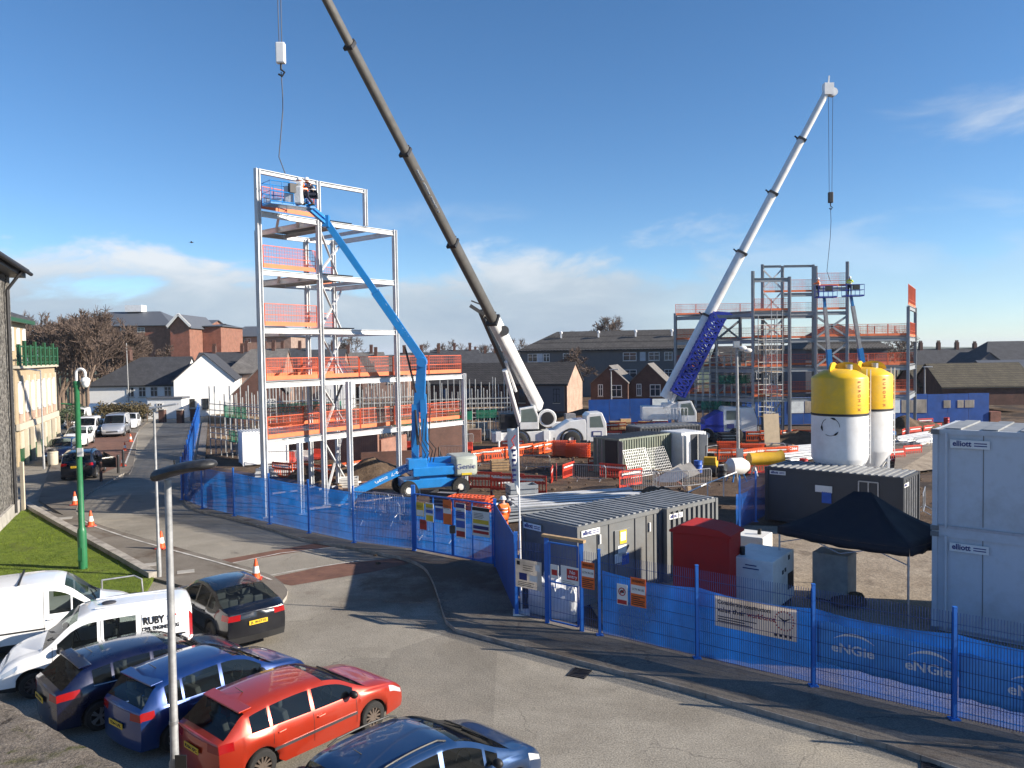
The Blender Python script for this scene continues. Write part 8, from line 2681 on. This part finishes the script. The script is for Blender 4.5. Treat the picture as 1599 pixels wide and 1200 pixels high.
for i, (x, lb) in enumerate(((922, "left one of two small brown gabled houses right of the tan gable end"), (982, "right one of two small brown gabled houses, behind the far crane's boom"))):
 house("gabled_house", lb, P2(x, 113.0), (1, -0.28), 5.3, 9, 3.6, 6.0 + .2 * i, "brick_brown", "slate_pale", axis="y", over=.12, wins=(("x", 1.4, 2.6, .7, 1.7), ("x", 3.7, 2.5, 1.5, 1.7)), winmat="frame_white")
house("gabled_house", "brown brick house with dark gable directly left of the steel tower", P2(362, 96.0), (1, 0.25), 6.5, 10, 3.6, 6.8, "brick_brown", "slate_pale", axis="y", over=.15, wins=(("x", 4.5, 2.2, .9, 1.4),))
house("gabled_house", "white gabled cottage seen through the tower's cross bracing", P2(508, 118.0), (1, 0.1), 3.6, 8, 5.0, 7.6, "render_white", "slate", axis="y", over=.15)
ap, qa, dxa, dya = house("apartment_block", "dark grey apartment block with long pantiled roof and white vents", P2(812, 146.0), (1, -0.25), 32, 11, 8.7, 11.9, "render_grey", "pantiles", cat="flats", hip=(6, 0), over=.5,
 wins=[("x", x, 7.2, w_, 1.5) for x, w_ in ((2.4, 1.8), (5.0, 1.2), (9.3, 2.4), (20.2, 2.4), (24.5, 1.9), (27.0, 1.4))] + [("x", x, 4.1, w_, 1.5) for x, w_ in ((2.4, 1.8), (9.3, 2.4), (20.2, 2.4), (24.5, 1.9), (27.0, 1.4))] + [("x", x, 1.5, w_, 1.5) for x, w_ in ((20.2, 2.4), (24.5, 1.9))], winmat="frame_white")
for x in (7.2, 14.2, 21.0, 27.5):
 MB().box(qa(x, 3.2, 11.3), (.3, .3, 1.0)).lathe([(.25, 0), (.3, .3), (.05, .5)], 10, c=qa(x, 3.2, 11.6)).build("roof_vent", "white_paint", ap, world=True)
for x in (3.8, 22.5):
 MB().prism([qa(x - .5, -.02, 6.4), qa(x + .5, -.02, 6.4), qa(x + .5, -.02, 8.0), qa(x - .5, -.02, 8.0)], -dya * .03).build("panel", "cabin_pale", ap, world=True)
house("apartment_block", "dark building with hipped pantiled roof seen through the far steel frame", P2(1258, 112.0), (1, -0.03), 11.5, 10, 8.3, 11.6, "render_slate", "pantiles", cat="flats", hip=(5, 5), over=.5, wins=[("x", 2.5, 6.5, 1.6, 1.4), ("x", 8.0, 6.5, 1.6, 1.4)])
house("apartment_block", "low dark wing between the far steel frame and the hipped building", P2(1130, 125.0), (1, -0.03), 13, 10, 5.6, 8.6, "render_slate", "tiles", cat="flats", wins=[("x", x, 4.2, 1.8, 1.5) for x in (2, 6, 10)])
house("bungalow", "dark brown roofed bungalow with gable end right of the silos", P2(1472, 108.0), (1, -0.04), 12.6, 9, 2.6, 5.6, "brick_brown", "tiles_brown", hip=(0, 0))
house("bungalow", "brown roofed bungalow just left of the one right of the silos", P2(1436, 114.0), (1, -0.04), 9, 8, 2.5, 5.3, "brick_brown", "tiles_brown")
house("terrace_house", "long low dark roofed terrace with three chimneys under the hazy hills", P2(1434, 168.0), (1, -0.05), 17, 9, 4.4, 7.6, "brick_brown", "slate", chim=((2.5, 4.5, .9, 1.8), (6.3, 4.5, .9, 1.8), (10.2, 4.5, .9, 1.8), (14, 4.5, .9, 1.5)), wins=[("x", x, 3.0, 1, 1.4) for x in (2, 6, 10, 14)])
house("large_hall", "big dark hipped roof building at the right edge behind the bungalows", P2(1540, 150.0), (1, -0.05), 16, 14, 4.6, 8.9, "render_slate", "slate", cat="building", hip=(4, 0))
house("large_hall", "dark blue-grey pitched roof at the right edge, in front of the hipped one", P2(1548, 128.0), (1, -0.12), 14, 10, 3.4, 5.6, "render_slate", "roof_grey", cat="building")
house("large_hall", "slate roofed hall left of the one at the right edge", P2(1510, 138.0), (1, 0.0), 8, 9, 3.8, 6.9, "render_slate", "slate", cat="building", axis="y")
rw_ = 0
for (px, Y, ln, ez, rz_, rf, cn, lb) in [
 (300, 132, 9.5, 6.0, 8.9, "slate", 2, "slate roof with chimney directly behind the white gable"),
 (352, 128, 9.0, 5.6, 9.3, "slate_pale", 2, "pale hipped slate roof behind the tower's left column"),
 (392, 150, 10.0, 6.2, 9.6, "slate", 3, "dark slate roof behind the tower's second storey"),
 (455, 142, 9.0, 6.0, 9.2, "slate", 2, "dark slate roof behind the tower's cross bracing"),
 (520, 150, 9.0, 5.6, 8.6, "slate_pale", 2, "pale slate roof right of the tower's bracing"),
 (565, 140, 8.0, 5.0, 8.0, "slate_pale", 2, "pale slate roof with two chimneys left of the tower's right column"),
 (615, 150, 10.0, 5.6, 8.4, "slate", 3, "dark slate roof behind the blue boom's elbow"),
 (672, 165, 10.0, 6.0, 8.9, "slate", 3, "farther slate roof just right of the blue boom's elbow"),
 (735, 190, 12.0, 5.5, 8.3, "slate", 5, "far slate roof with a row of chimneys left of the white crane boom"),
 ]:
 house("terrace_house", lb, P2(px, Y), (1, 0.06), ln, 8.5, ez, rz_, "brick_pink" if rw_ % 2 else "brick_brown", rf, hip=((3, 0) if "hipped" in lb else (0, 0)), chim=[(ln * (k + .5) / cn, 4.25, .8, 1.5) for k in range(cn)], wins=[("x", x, ez - 1.2, 1.0, 1.4) for x in (2, 5, 8) if x < ln - .8])
 rw_ += 1
hb = 190.0
hz_ = lambda py, Y: zat(200, py, Y)
def hosp(label, x0, x1, Y, ytop_ridge, ytop_eave, ybot, hip=(0, 0), axis="x", dep=16, wall="brick_red", roof="roof_grey", dirx=(1, 0.0), wins=True):
 a, b = P2(x0, Y), P2(x1, Y)
 z0 = 3.5
 zr, ze = zat((x0 + x1) / 2, ytop_ridge, Y), zat((x0 + x1) / 2, ytop_eave, Y)
 lx = b[0] - a[0]
 ws_ = [("x", 3 + k * 4.2, ze - z0 - 1.2, 1.8, 1.1) for k in range(int((lx - 3) / 4.2))] + [("x", 3 + k * 4.2, ze - z0 - 4.6, 1.8, 1.3) for k in range(int((lx - 3) / 4.2))] if wins else ()
 return house("hospital_block", label, a, dirx, lx, dep, ze - z0, zr - z0, wall, roof, cat="hospital", z0=z0, hip=hip, axis=axis, over=.6, wins=ws_, winmat="frame_white")
h1, qh1, dh1, dyh1 = hosp("long red brick block with grey roof on the hill behind the bare trees", 150, 268, 196.0, 485, 508, 545, hip=(0, 6))
MB().box(qh1(6.5, 8, 17.6), (4.2, 3, 1.7)).build("plant_room", "white_paint", h1, world=True)
h2, qh2, dh2, dyh2 = hosp("red brick block with white-edged gable on the hill", 267, 297, 190.0, 492, 509, 540, axis="y", wins=False)
for s in (0, 1):
 a, b = (qh2(-.6, -.62, 0), qh2(0, 0, 0))
 lx_ = px2(297, 190).x - px2(267, 190).x
 ze, zr = zat(282, 509, 190) - 3.5, zat(282, 492, 190) - 3.5
 MB().bar(qh2(-.5 if s == 0 else lx_ + .5, -.68, ze - .2), qh2(lx_ / 2, -.68, zr + .15), .25, .55).build("bargeboard", "frame_white", h2, world=True)
hosp("red brick wing with low grey roof right of the white-edged gable", 297, 322, 205.0, 499, 511, 540)
hosp("red brick corner block with hipped roof, tallest at the wing's right end", 318, 346, 198.0, 505, 510, 540, hip=(3, 3))
hosp("farther red brick block with grey roofs partly behind the steel tower", 346, 455, 215.0, 509, 525, 540, hip=(4, 4), wall="brick_pink")
hl = MB()
n = 40
for j in range(9):
 for i in range(n + 1):
  x = -120 + 95 * i / n
  y = 135 + 12 * j
  hl.v.append((x, y, -0.4 + 4.2 * ss(0, 4, j) * (1 - ss(n * .55, n, i)) + .4 * noise.noise((x * .05, y * .05, 1))))
for j in range(8):
 for i in range(n):
  k = j * (n + 1) + i
  hl.f.append((k, k + 1, k + n + 2, k + n + 1))
  hl.m.append(0)
tag(hl.build("hillside", "field", smooth=180), kind="structure")
 # ------------------------------------------------------------------ trees and shrubs
def bare_tree_mesh(seed, h_, spread, twig=1700, tmat="twigs", droop=0.0, depth=5):
 r_ = random.Random(seed)
 trunk, crown = MB(), MB()
 mr = h_ * .0024
 def grow(p, d, ln, rad, lev):
  rad = max(rad, mr)
  q = p + d * ln
  (trunk if lev < 2 else crown).tube(p, q, rad, rad * .68, 6 if lev < 2 else 3, caps=False)
  if lev >= depth:
   return
  k = 3 if lev < 2 else (3 if r_.random() < .75 else 2)
  for i in range(k):
   ax = V((r_.gauss(0, 1), r_.gauss(0, 1), r_.gauss(0, .6)))
   nd = (d + ax.normalized() * spread * (0.55 + .5 * r_.random()) + V((0, 0, .16 - droop * lev * .1))).normalized()
   grow(p + d * ln * r_.uniform(.55, 1.0), nd, ln * r_.uniform(.62, .82), rad * .56, lev + 1)
  if lev >= 1:
   for i in range(3):
    ax = V((r_.gauss(0, 1), r_.gauss(0, 1), r_.gauss(0, .5))).normalized()
    crown.tube(q, q + (d * .5 + ax * .7).normalized() * ln * .7, mr, mr * .5, 3, caps=False)
 grow(V((0, 0, 0)), V((0, 0, 1)), h_ * .26, h_ * .018, 0)
 return trunk, crown
def bare_tree(label, loc, h_, seed, spread=.75, tmat="twigs", group=None, depth=6):
 root = thing("bare_tree", label, "tree", loc, 0, group)
 t, c = bare_tree_mesh(seed, h_, spread, depth=depth)
 zm = max(v[2] for v in c.v)
 k = h_ / zm
 for m_ in (t, c):
  m_.v = [(v[0] * k * .9, v[1] * k * .9, v[2] * k) for v in m_.v]
 t.build("trunk", "bark", root, smooth=60)
 c.build("crown", tmat, root)
 return root
WOOD = "bare winter trees on the slope behind the cream building"
protos = [bare_tree("bare brown tree in the wood between cream building and hospital", (0, 0, 0), 11.5, s, .8, group=WOOD) for s in (3, 8, 15)]
spots = [(70, 118), (84, 124), (96, 116), (108, 128), (118, 120), (128, 114), (137, 126), (146, 118), (156, 130), (166, 122), (176, 134), (186, 126), (196, 138), (206, 128), (214, 142), (78, 136), (100, 140), (122, 142), (145, 144), (168, 148), (60, 128), (90, 108), (112, 106), (190, 150), (204, 152)]
ranks = []
for i, (px, Y) in enumerate(spots):
 o = protos[i] if i < 3 else dup(protos[i % 3])
 top_ = 478 if px < 175 else 500
 zt = zat(px, top_ + rnd.uniform(-6, 16), Y)
 z0 = 3.2 * ss(135, 190, Y)
 s = max(.6, (zt - z0) / 11.5 * rnd.uniform(.85, 1.0))
 p = px2(px, Y)
 o.location = (p.x, p.y, z0)
 o.scale = (s * .9, s * .9, s)
 o.rotation_euler = (0, 0, rnd.uniform(0, 6.3))
 o["label"] = "bare brown tree in the wood between cream building and hospital"
p = px2(135, 104)
bare_tree("pale-barked birch with fine twigs standing out before the bare wood", (p.x, 104, 0), 14.2, 44, .62)
p = px2(951, 172)
bare_tree("rounded bare tree rising above the roof of the grey apartment block", (p.x, 172, 0), 16.4, 21, .95)
p = px2(925, 150)
bare_tree("smaller bare tree showing left of the rounded one above the flats", (p.x, 176, 0), 13.6, 24, .9)
p = px2(905, 128)
bare_tree("pale bare shrub tree in front of the grey apartment block", (p.x, 128, 0), 9.2, 27, 1.0)
for i, (px, Y, h_, lb) in enumerate([(808, 210, 13.5, "far bare tree touching the left end of the pantiled roof"), (765, 260, 12.5, "far bare tree left of the white crane's boom"), (700, 260, 13.5, "far bare tree right of the blue boom's elbow"), (725, 280, 12.5, "lower far bare tree right of the blue boom's elbow"), (665, 240, 12.5, "far bare tree behind the blue boom's elbow"),
 (555, 230, 14.5, "far bare tree left of the tower's right column"), (520, 240, 13.5, "far bare tree behind the tower's bracing"), (1400, 150, 11.5, "golden brown bare tree at the right end of the far steel frame"), (1385, 140, 9.5, "low golden brown bare tree behind the far frame's right columns")]):
 p = px2(px, Y)
 bare_tree(lb, (p.x, Y, 0), h_, 60 + i, .9, depth=5)
def leafy(name, label, cat, a, b, wd, h_, mat, n, seed, parts=True):
 """clipped or rough shrub between two plan points built from leaf-sized faces over a woody core"""
 r_ = random.Random(seed)
 a, b = V((*a, 0)), V((*b, 0))
 root = thing(name, label, cat, a)
 d = b - a
 L_ = d.length
 u = d.normalized()
 s = V((-u.y, u.x, 0))
 mb = MB()
 for _ in range(n):
  t = r_.random()
  ph = r_.uniform(0, math.pi)
  k = r_.uniform(.72, 1.04) * (1 + .22 * noise.noise((t * L_ * .5, ph, seed)))
  c = a + d * t + s * (math.cos(ph) * wd / 2 * k) + V((0, 0, h_ * (.1 + .9 * (math.sin(ph) ** .6) * k * r_.uniform(.5, 1))))
  z = r_.uniform(.07, .17)
  x = V((r_.gauss(0, 1), r_.gauss(0, 1), r_.gauss(0, .7))).normalized()
  y = x.cross(V((r_.gauss(0, 1), r_.gauss(0, 1), r_.gauss(0, 1)))).normalized()
  mb.add([c - x * z, c + y * z * .6, c + x * z, c - y * z * .6], [(0, 1, 2, 3)])
 mb.build("foliage", mat, root, world=True)
 mb = MB()
 for k in range(max(3, int(L_ * 2))):
  p = a + d * ((k + .5) / max(3, int(L_ * 2)))
  for _ in range(3):
   mb.tube(p, p + V((r_.gauss(0, .3), r_.gauss(0, .3), h_ * .8)), .04, .01, 4, caps=False)
 mb.build("stems", "bark", root, world=True)
 return root
leafy("hedge", "brown-green clipped hedge in front of the white garden wall", "hedge", P2(150, 101), P2(230, 101), 3.2, 2.6, "leaf_brown", 5200, 5)
leafy("hedge", "darker hedge running up beside the cream building", "hedge", P2(101, 86), P2(118, 98), 3.0, 2.8, "leaf_dark", 3200, 6)
for i, (px, Y, h_) in enumerate([(205, 160, 9.5), (222, 165, 9.0), (240, 158, 9.2), (262, 160, 9.0), (284, 162, 9.2)]):
 p = px2(px, Y)
 leafy("evergreen_bush", "dark evergreen bush, %s in the row below the red brick hospital" % ["leftmost", "second", "third", "fourth", "rightmost"][i], "bush", (p.x - 2.2, Y), (p.x + 2.2, Y), 5, h_ - 1.5, "leaf_dark", 1500, 20 + i)
hm = MB()
nx_ = 120
for j in range(6):
 for i in range(nx_ + 1):
  a = -1.0 + 2.0 * i / nx_
  rr = 1900 + 260 * j
  x, y = rr * math.sin(a), rr * math.cos(a)
  top_ = 10 + 12 * noise.noise((a * 5, 0.3, 2)) + 6 * noise.noise((a * 17, 1.3, 4))
  hm.v.append((x, y, -6 + (top_ + 6) * ss(0, 5, j)))
for j in range(5):
 for i in range(nx_):
  k = j * (nx_ + 1) + i
  hm.f.append((k, k + 1, k + nx_ + 2, k + nx_ + 1))
  hm.m.append(0)
MT["hill"] = ground_mat("hill_fields", [(0.35, (0.05, 0.075, 0.045)), (0.5, (0.09, 0.115, 0.06)), (0.65, (0.15, 0.14, 0.10))], 0.006, (0.03, 0.5), 0.1)
tag(hm.build("hills", "hill", smooth=180), kind="structure")
 # ------------------------------------------------------------------ street furniture
p = G(130, 893)
gl_ = thing("camera_post", "green camera post with white swan neck and dome camera, on the lawn's edge", "camera post", (p.x, p.y, 0.1))
zt = zat(128, 596, p.y)
MB().lathe([(.155, 0), (.16, .3), (.16, 1.45), (.145, 1.52), (.11, 1.6), (.095, zt - .35), (.125, zt - .3), (.125, zt - .12), (.09, zt - .08)], 20).build("column", "lamp_green", gl_, smooth=40)
MB().prism([(-.08, -.168, .35), (.08, -.168, .35), (.08, -.168, .85), (-.08, -.168, .85)], (0, .03, 0)).build("access_door", "lamp_green", gl_)
pts = [(0, 0, zt - .1), (0, 0, zt + .2)] + [(.17 - .17 * math.cos(t), 0, zt + .2 + .17 * math.sin(t)) for t in [math.pi * k / 10 for k in range(1, 11)]] + [(.34, 0, zt + .08)]
MB().path(pts, .05, 10).build("swan_neck", "white_paint", gl_, smooth=60)
MB().lathe([(0, -.22), (.09, -.19), (.13, -.1), (.14, 0.0), (.17, 0.02), (.15, .12), (.06, .18), (0, .18)], 18, c=(.34, 0, zt - .12)).build("dome_camera", "white_paint", gl_, smooth=50)
MB().path([(0, 0, zt - .95), (-.25, -.05, zt - .95), (-.55, -.1, zt - .92)], .03, 6).build("arm", "lamp_green", gl_)
MB().box((.12, -.14, zt - 2.75), (.22, .03, .32)).build("sign", "sign_white", gl_)
MB().bar((-.16, 0, zt - 2.8), (.16, 0, zt - 2.8), .29, .04).build("strap", "plastic_black", gl_)
def lamp(px, py, ytop, label, arm=0.55, dirx=(1, 0.1), r_=.055, base=True):
 p = G(px, py)
 root = thing("street_lamp", label, "street lamp", (p.x, p.y, 0.1))
 zt = zat(px, ytop, p.y)
 MB().lathe([(r_ * 1.5, 0), (r_ * 1.5, 1.0), (r_, 1.06), (r_ * .75, zt - .1)], 14).build("pole", "galv_post", root, smooth=40)
 d = V((*dirx, 0)).normalized()
 n = V((-d.y, d.x, 0))
 mb = MB()
 a = d * -.12 + V((0, 0, zt - .14))
 b = d * arm * 1.5 + V((0, 0, zt + .0))
 mb.bar(a, b, .40, .08, w2=.3, h2=.06)
 mb.build("lantern", "galv", root, bevel=.02)
 return root
lamp(249, 905, 636, "slim grey street lamp with flat lantern, behind the large foreground lamp")
lamp(69, 735, 578, "slim lamp post standing in front of the cream building", arm=-.6)
pb = G(83, 728)
bb = thing("litter_bin", "round cream litter bin beside the blue parked car", "litter bin", (pb.x, pb.y, .1))
MB().lathe([(.32, 0), (.36, .1), (.36, .9), (.38, .92), (.38, 1.0), (.2, 1.05)], 18).build("body", "trim_cream", bb, smooth=40)
MB().lathe([(.2, 1.05), (.37, 1.1), (.33, 1.2), (0, 1.24)], 18).build("hood", "dark_steel", bb, smooth=40)
for (px, py, yt, lb, arm) in [(175, 642, 578, "bare grey pole in front of the white house's shaded side", 0), (202, 648, 536, "taller bare grey pole in front of the white house", 0)]:
 p = G(px, py)
 mb = MB().tube((0, 0, 0), (-.1, 0, zat(px - 2, yt, p.y)), .10, .07, 10)
 tag(mb.build("pole", "galv_post", loc=(p.x, p.y, 0), smooth=40), lb, "pole")
for (px, Y, yt, lb) in [(954, 100, 578, "slim street lamp between the brown gabled houses"), (1444, 96, 574, "slim lamp mast right of the far steel frame"), (1450, 140, 575, "far lamp post before the dark terrace"), (1578, 118, 570, "lamp post with flat lantern near the right edge")]:
 p = px2(px, Y)
 rt = thing("street_lamp", lb, "street lamp", (p.x, Y, -.5))
 zz = zat(px, yt, Y) + .5
 MB().tube((0, 0, 0), (0, 0, zz), .12, .07, 8).build("pole", "galv_post", rt)
 MB().box((.35, 0, zz + .05), (1.1, .35, .12)).build("lantern", "galv", rt, bevel=.03)
Yl = 11.0
pt_ = at(262, 752, Yl)
pbm = at(268, 1190, Yl - .0)
rt = thing("street_lamp", "large galvanised street lamp with long dark lantern, nearest to the camera", "street lamp", (pbm.x + .03, Yl, 0))
x_t = pt_.x - (pbm.x + .03)
zb = pbm.z
lp = lambda z: (x_t * (z / pt_.z), 0, z)
MB().path([lp(0), lp(1.0), lp(zb - .1), lp(zb), lp(zb + .05), lp(pt_.z - .02), lp(pt_.z + .02)], [.078, .078, .078, .078, .058, .046, .044], 16).build("pole", "galv_post", rt, smooth=60)
MB().path([lp(zb + .55), lp(zb + .60)], [.062, .062], 16).build("joint_ring", "galv", rt, smooth=60)
la, lb_ = at(246, 744, Yl - .05), at(337, 731, Yl - .32)
o_ = V((pbm.x + .03, Yl, 0))
mb = MB()
n = 14
dl = (lb_ - la)
sd_ = dl.cross(V((0, 0, 1))).normalized()
for i in range(n + 1):
 t = i / n
 wdt = .15 + .085 * math.sin(math.pi * min(1, t * 1.05)) ** .7
 if t > .82:
  wdt *= math.sqrt(max(0.02, 1 - ((t - .82) / .19) ** 2))
 hh = .098 - .012 * t
 if t > .8:
  hh *= math.sqrt(max(.02, 1 - ((t - .8) / .21) ** 2))
 c = la + dl * t + V((0, 0, .05 * t + .03 * math.sin(math.pi * t))) - o_
 for k in range(12):
  a = 2 * math.pi * k / 12
  mb.v.append(tuple(c + sd_ * wdt * math.cos(a) + V((0, 0, hh * math.sin(a) * (1 if math.sin(a) > 0 else .75)))))
for i in range(n):
 for k in range(12):
  a, b = i * 12 + k, i * 12 + (k + 1) % 12
  mb.f.append((a, b, b + 12, a + 12))
  mb.m.append(0)
mb.f += [tuple(range(11, -1, -1)), tuple(range(n * 12, n * 12 + 12))]
mb.m += [0, 0]
MT["lantern_dark"] = M("lantern_dark", (0.02, 0.021, 0.024), 0.5, var=.3, scale=5, dirt=(.09, .085, .08), dscale=6, damt=.6)
mb.build("lantern", "lantern_dark", rt, smooth=60)
MB().tube(la.lerp(lb_, .3) - o_ + V((0, 0, .09)), la.lerp(lb_, .3) - o_ + V((0, 0, .19)), .012).build("photocell", "plastic_black", rt)
sg = at(281, 1185, Yl - .1)
MB().box(sg - o_ + V((.01, 0, -.12)), (.16, .02, .34)).build("sign", "plastic_black", rt)
e0, e1 = at(-60, 1040, 6.3), at(222, 1208, 4.75)
e0.z = e1.z = 5.45
dw = (e1 - e0).normalized()
nw = V((-dw.y, dw.x, 0))
if nw.y > 0:
 nw = -nw
mb = MB()
A_, B_ = e0 - dw * 6, e1 + dw * 3
na, nb2 = 110, 14
for j in range(nb2 + 1):
 for i in range(na + 1):
  p = A_ + (B_ - A_) * (i / na) + nw * (1.1 * j / nb2)
  z = 5.45 + .012 * noise.noise((p.x * 9, p.y * 9, 0)) + .02 * noise.noise((p.x * 3, p.y * 3, 2))
  if j in (0,):
   p = p - nw * .02 * noise.noise((p.x * 5, p.y * 5, 5))
   z -= .025
  mb.v.append((p.x, p.y, z))
for j in range(nb2):
 for i in range(na):
  k = j * (na + 1) + i
  mb.f.append((k, k + 1, k + na + 2, k + na + 1))
  mb.m.append(0)
k = len(mb.v)
for i in range(na + 1):
 t = mb.v[i]
 mb.v.append((t[0] + nw.x * .02, t[1] + nw.y * .02, 0.0))
for i in range(na):
 mb.f.append((i + 1, i, k + i, k + i + 1))
 mb.m.append(0)
tag(mb.build("parapet_wall", "stone_moss", smooth=50), "rough mossy stone wall top in the bottom left corner", "wall")
def proto_cone():
 root = thing("traffic_cone", "x", "traffic cone")
 MB().box((0, 0, .025), (.40, .40, .05)).build("base", "red_barrier", root, bevel=.015)
 MB().lathe([(.155, .05), (.125, .24)], 18).lathe([(.085, .48), (.035, .74), (0.0, .75)], 18).build("body", "orange_plastic", root, smooth=40)
 MB().lathe([(.127, .24), (.087, .48)], 18).build("sleeve", "white_plastic", root, smooth=40)
 return root
cn = proto_cone()
for i, (px, py, lb) in enumerate([(400, 905, "traffic cone at the corner by the red paved strip"), (142, 822, "traffic cone on the pavement edge right of the green camera post"), (117, 789, "traffic cone left of the green camera post"), (252, 857, "orange traffic cone half hidden behind the slim lamp post"),
 (192, 728, "traffic cone behind the dark bollards"), (195, 704, "traffic cone on the red paved bay, second from the van"), (204, 690, "traffic cone nearest the silver van")]):
 p = G(px, py, .1)
 o = cn if i == 0 else dup(cn)
 o.location = (p.x, p.y, .105 if i != 3 else .1)
 o.rotation_euler = (0, 0, rnd.uniform(0, 1.5))
 tag(o, lb, "traffic cone", "traffic cones along the kerb")
for i, (px, py, lb) in enumerate([(185, 739, "dark bollard beside the black estate car, nearer one"), (193, 730, "dark bollard beside the traffic cone, farther one"), (158, 752, "rusty brown bollard behind the green camera post by the open car door")]):
 p = G(px, py, .1)
 rt = thing("bollard", lb, "bollard", (p.x, p.y, .1), 0, "bollards at the end of the parking bays")
 MB().lathe([(.09, 0), (.09, 1.15), (.10, 1.16), (.10, 1.2), (.06, 1.28), (0, 1.3)], 14).build("shaft", "dark_steel" if i < 2 else "brick_brown", rt, smooth=40)
 MB().lathe([(.094, .9), (.094, 1.0)], 14).build("band", "plastic_black", rt)
for i, (px, py) in enumerate([(282, 661), (303, 658), (254, 660)]):
 p = G(px, py)
 rt = thing("gate_pier", "low brown brick pier, %s before the white gable" % ["middle one", "rightmost", "leftmost"][i], "pier", p, 0, "brick piers before the white gable")
 MB().box((0, 0, .8), (.7, .7, 1.6)).build("pier_body", "brick_brown", rt)
 MB().box((0, 0, 1.66), (.85, .85, .12)).build("coping", "concrete", rt)
a, b, c = G(160, 940), G(222, 932), G(226, 930)
rt = thing("handrail", "bent galvanised rail along the lawn behind the white vans", "handrail", a)
za = .72
MB().path([a + V((0, 0, za)), b + V((-.25, 0, za)), b + V((0, 0, za - .12)), b + V((0.03, 0, 0.1))], .03, 8).build("rail", "galv", rt, world=True)
MB().tube(a + V((0, 0, .1)), a + V((0, 0, za)), .03).build("post", "galv", rt, world=True)
bp = at(299, 379, 70)
rt = thing("bird", "small black bird flying left of the steel tower", "bird", bp, .5)
rt.scale = (.55,) * 3
MB().ball((0, 0, 0), .12, 10, sc=(1.9, .8, .8)).ball((.24, 0, .04), .07, 8).prism([(-.2, -.03, 0), (-.45, -.1, 0), (-.45, .1, 0), (-.2, .03, 0)], (0, 0, .02)).build("body", "black_text", rt, smooth=60)
for s in (-1, 1):
 MB().prism([(.1, s * .06, .02), (-.08, s * .06, .02), (-.16, s * .5, .18), (.02, s * .3, .14)], (0, 0, .015)).build("wing", "black_text", rt)
 # ------------------------------------------------------------------ air
m = D.materials.new("haze_air")
m.use_nodes = True
nt = m.node_tree
for n_ in list(nt.nodes):
 if n_.type != "OUTPUT_MATERIAL":
  nt.nodes.remove(n_)
pv = N(nt, "ShaderNodeVolumePrincipled")
pv.inputs["Color"].default_value = (0.80, 0.88, 1.0, 1)
pv.inputs["Density"].default_value = 0.00011
L(nt, pv.outputs[0], nt.nodes["Material Output"].inputs["Volume"])
MT["haze_air"] = m
hz = MB().box((0, 3900, 28), (13000, 8600, 80)).build("haze", "haze_air")
tag(hz, kind="stuff")
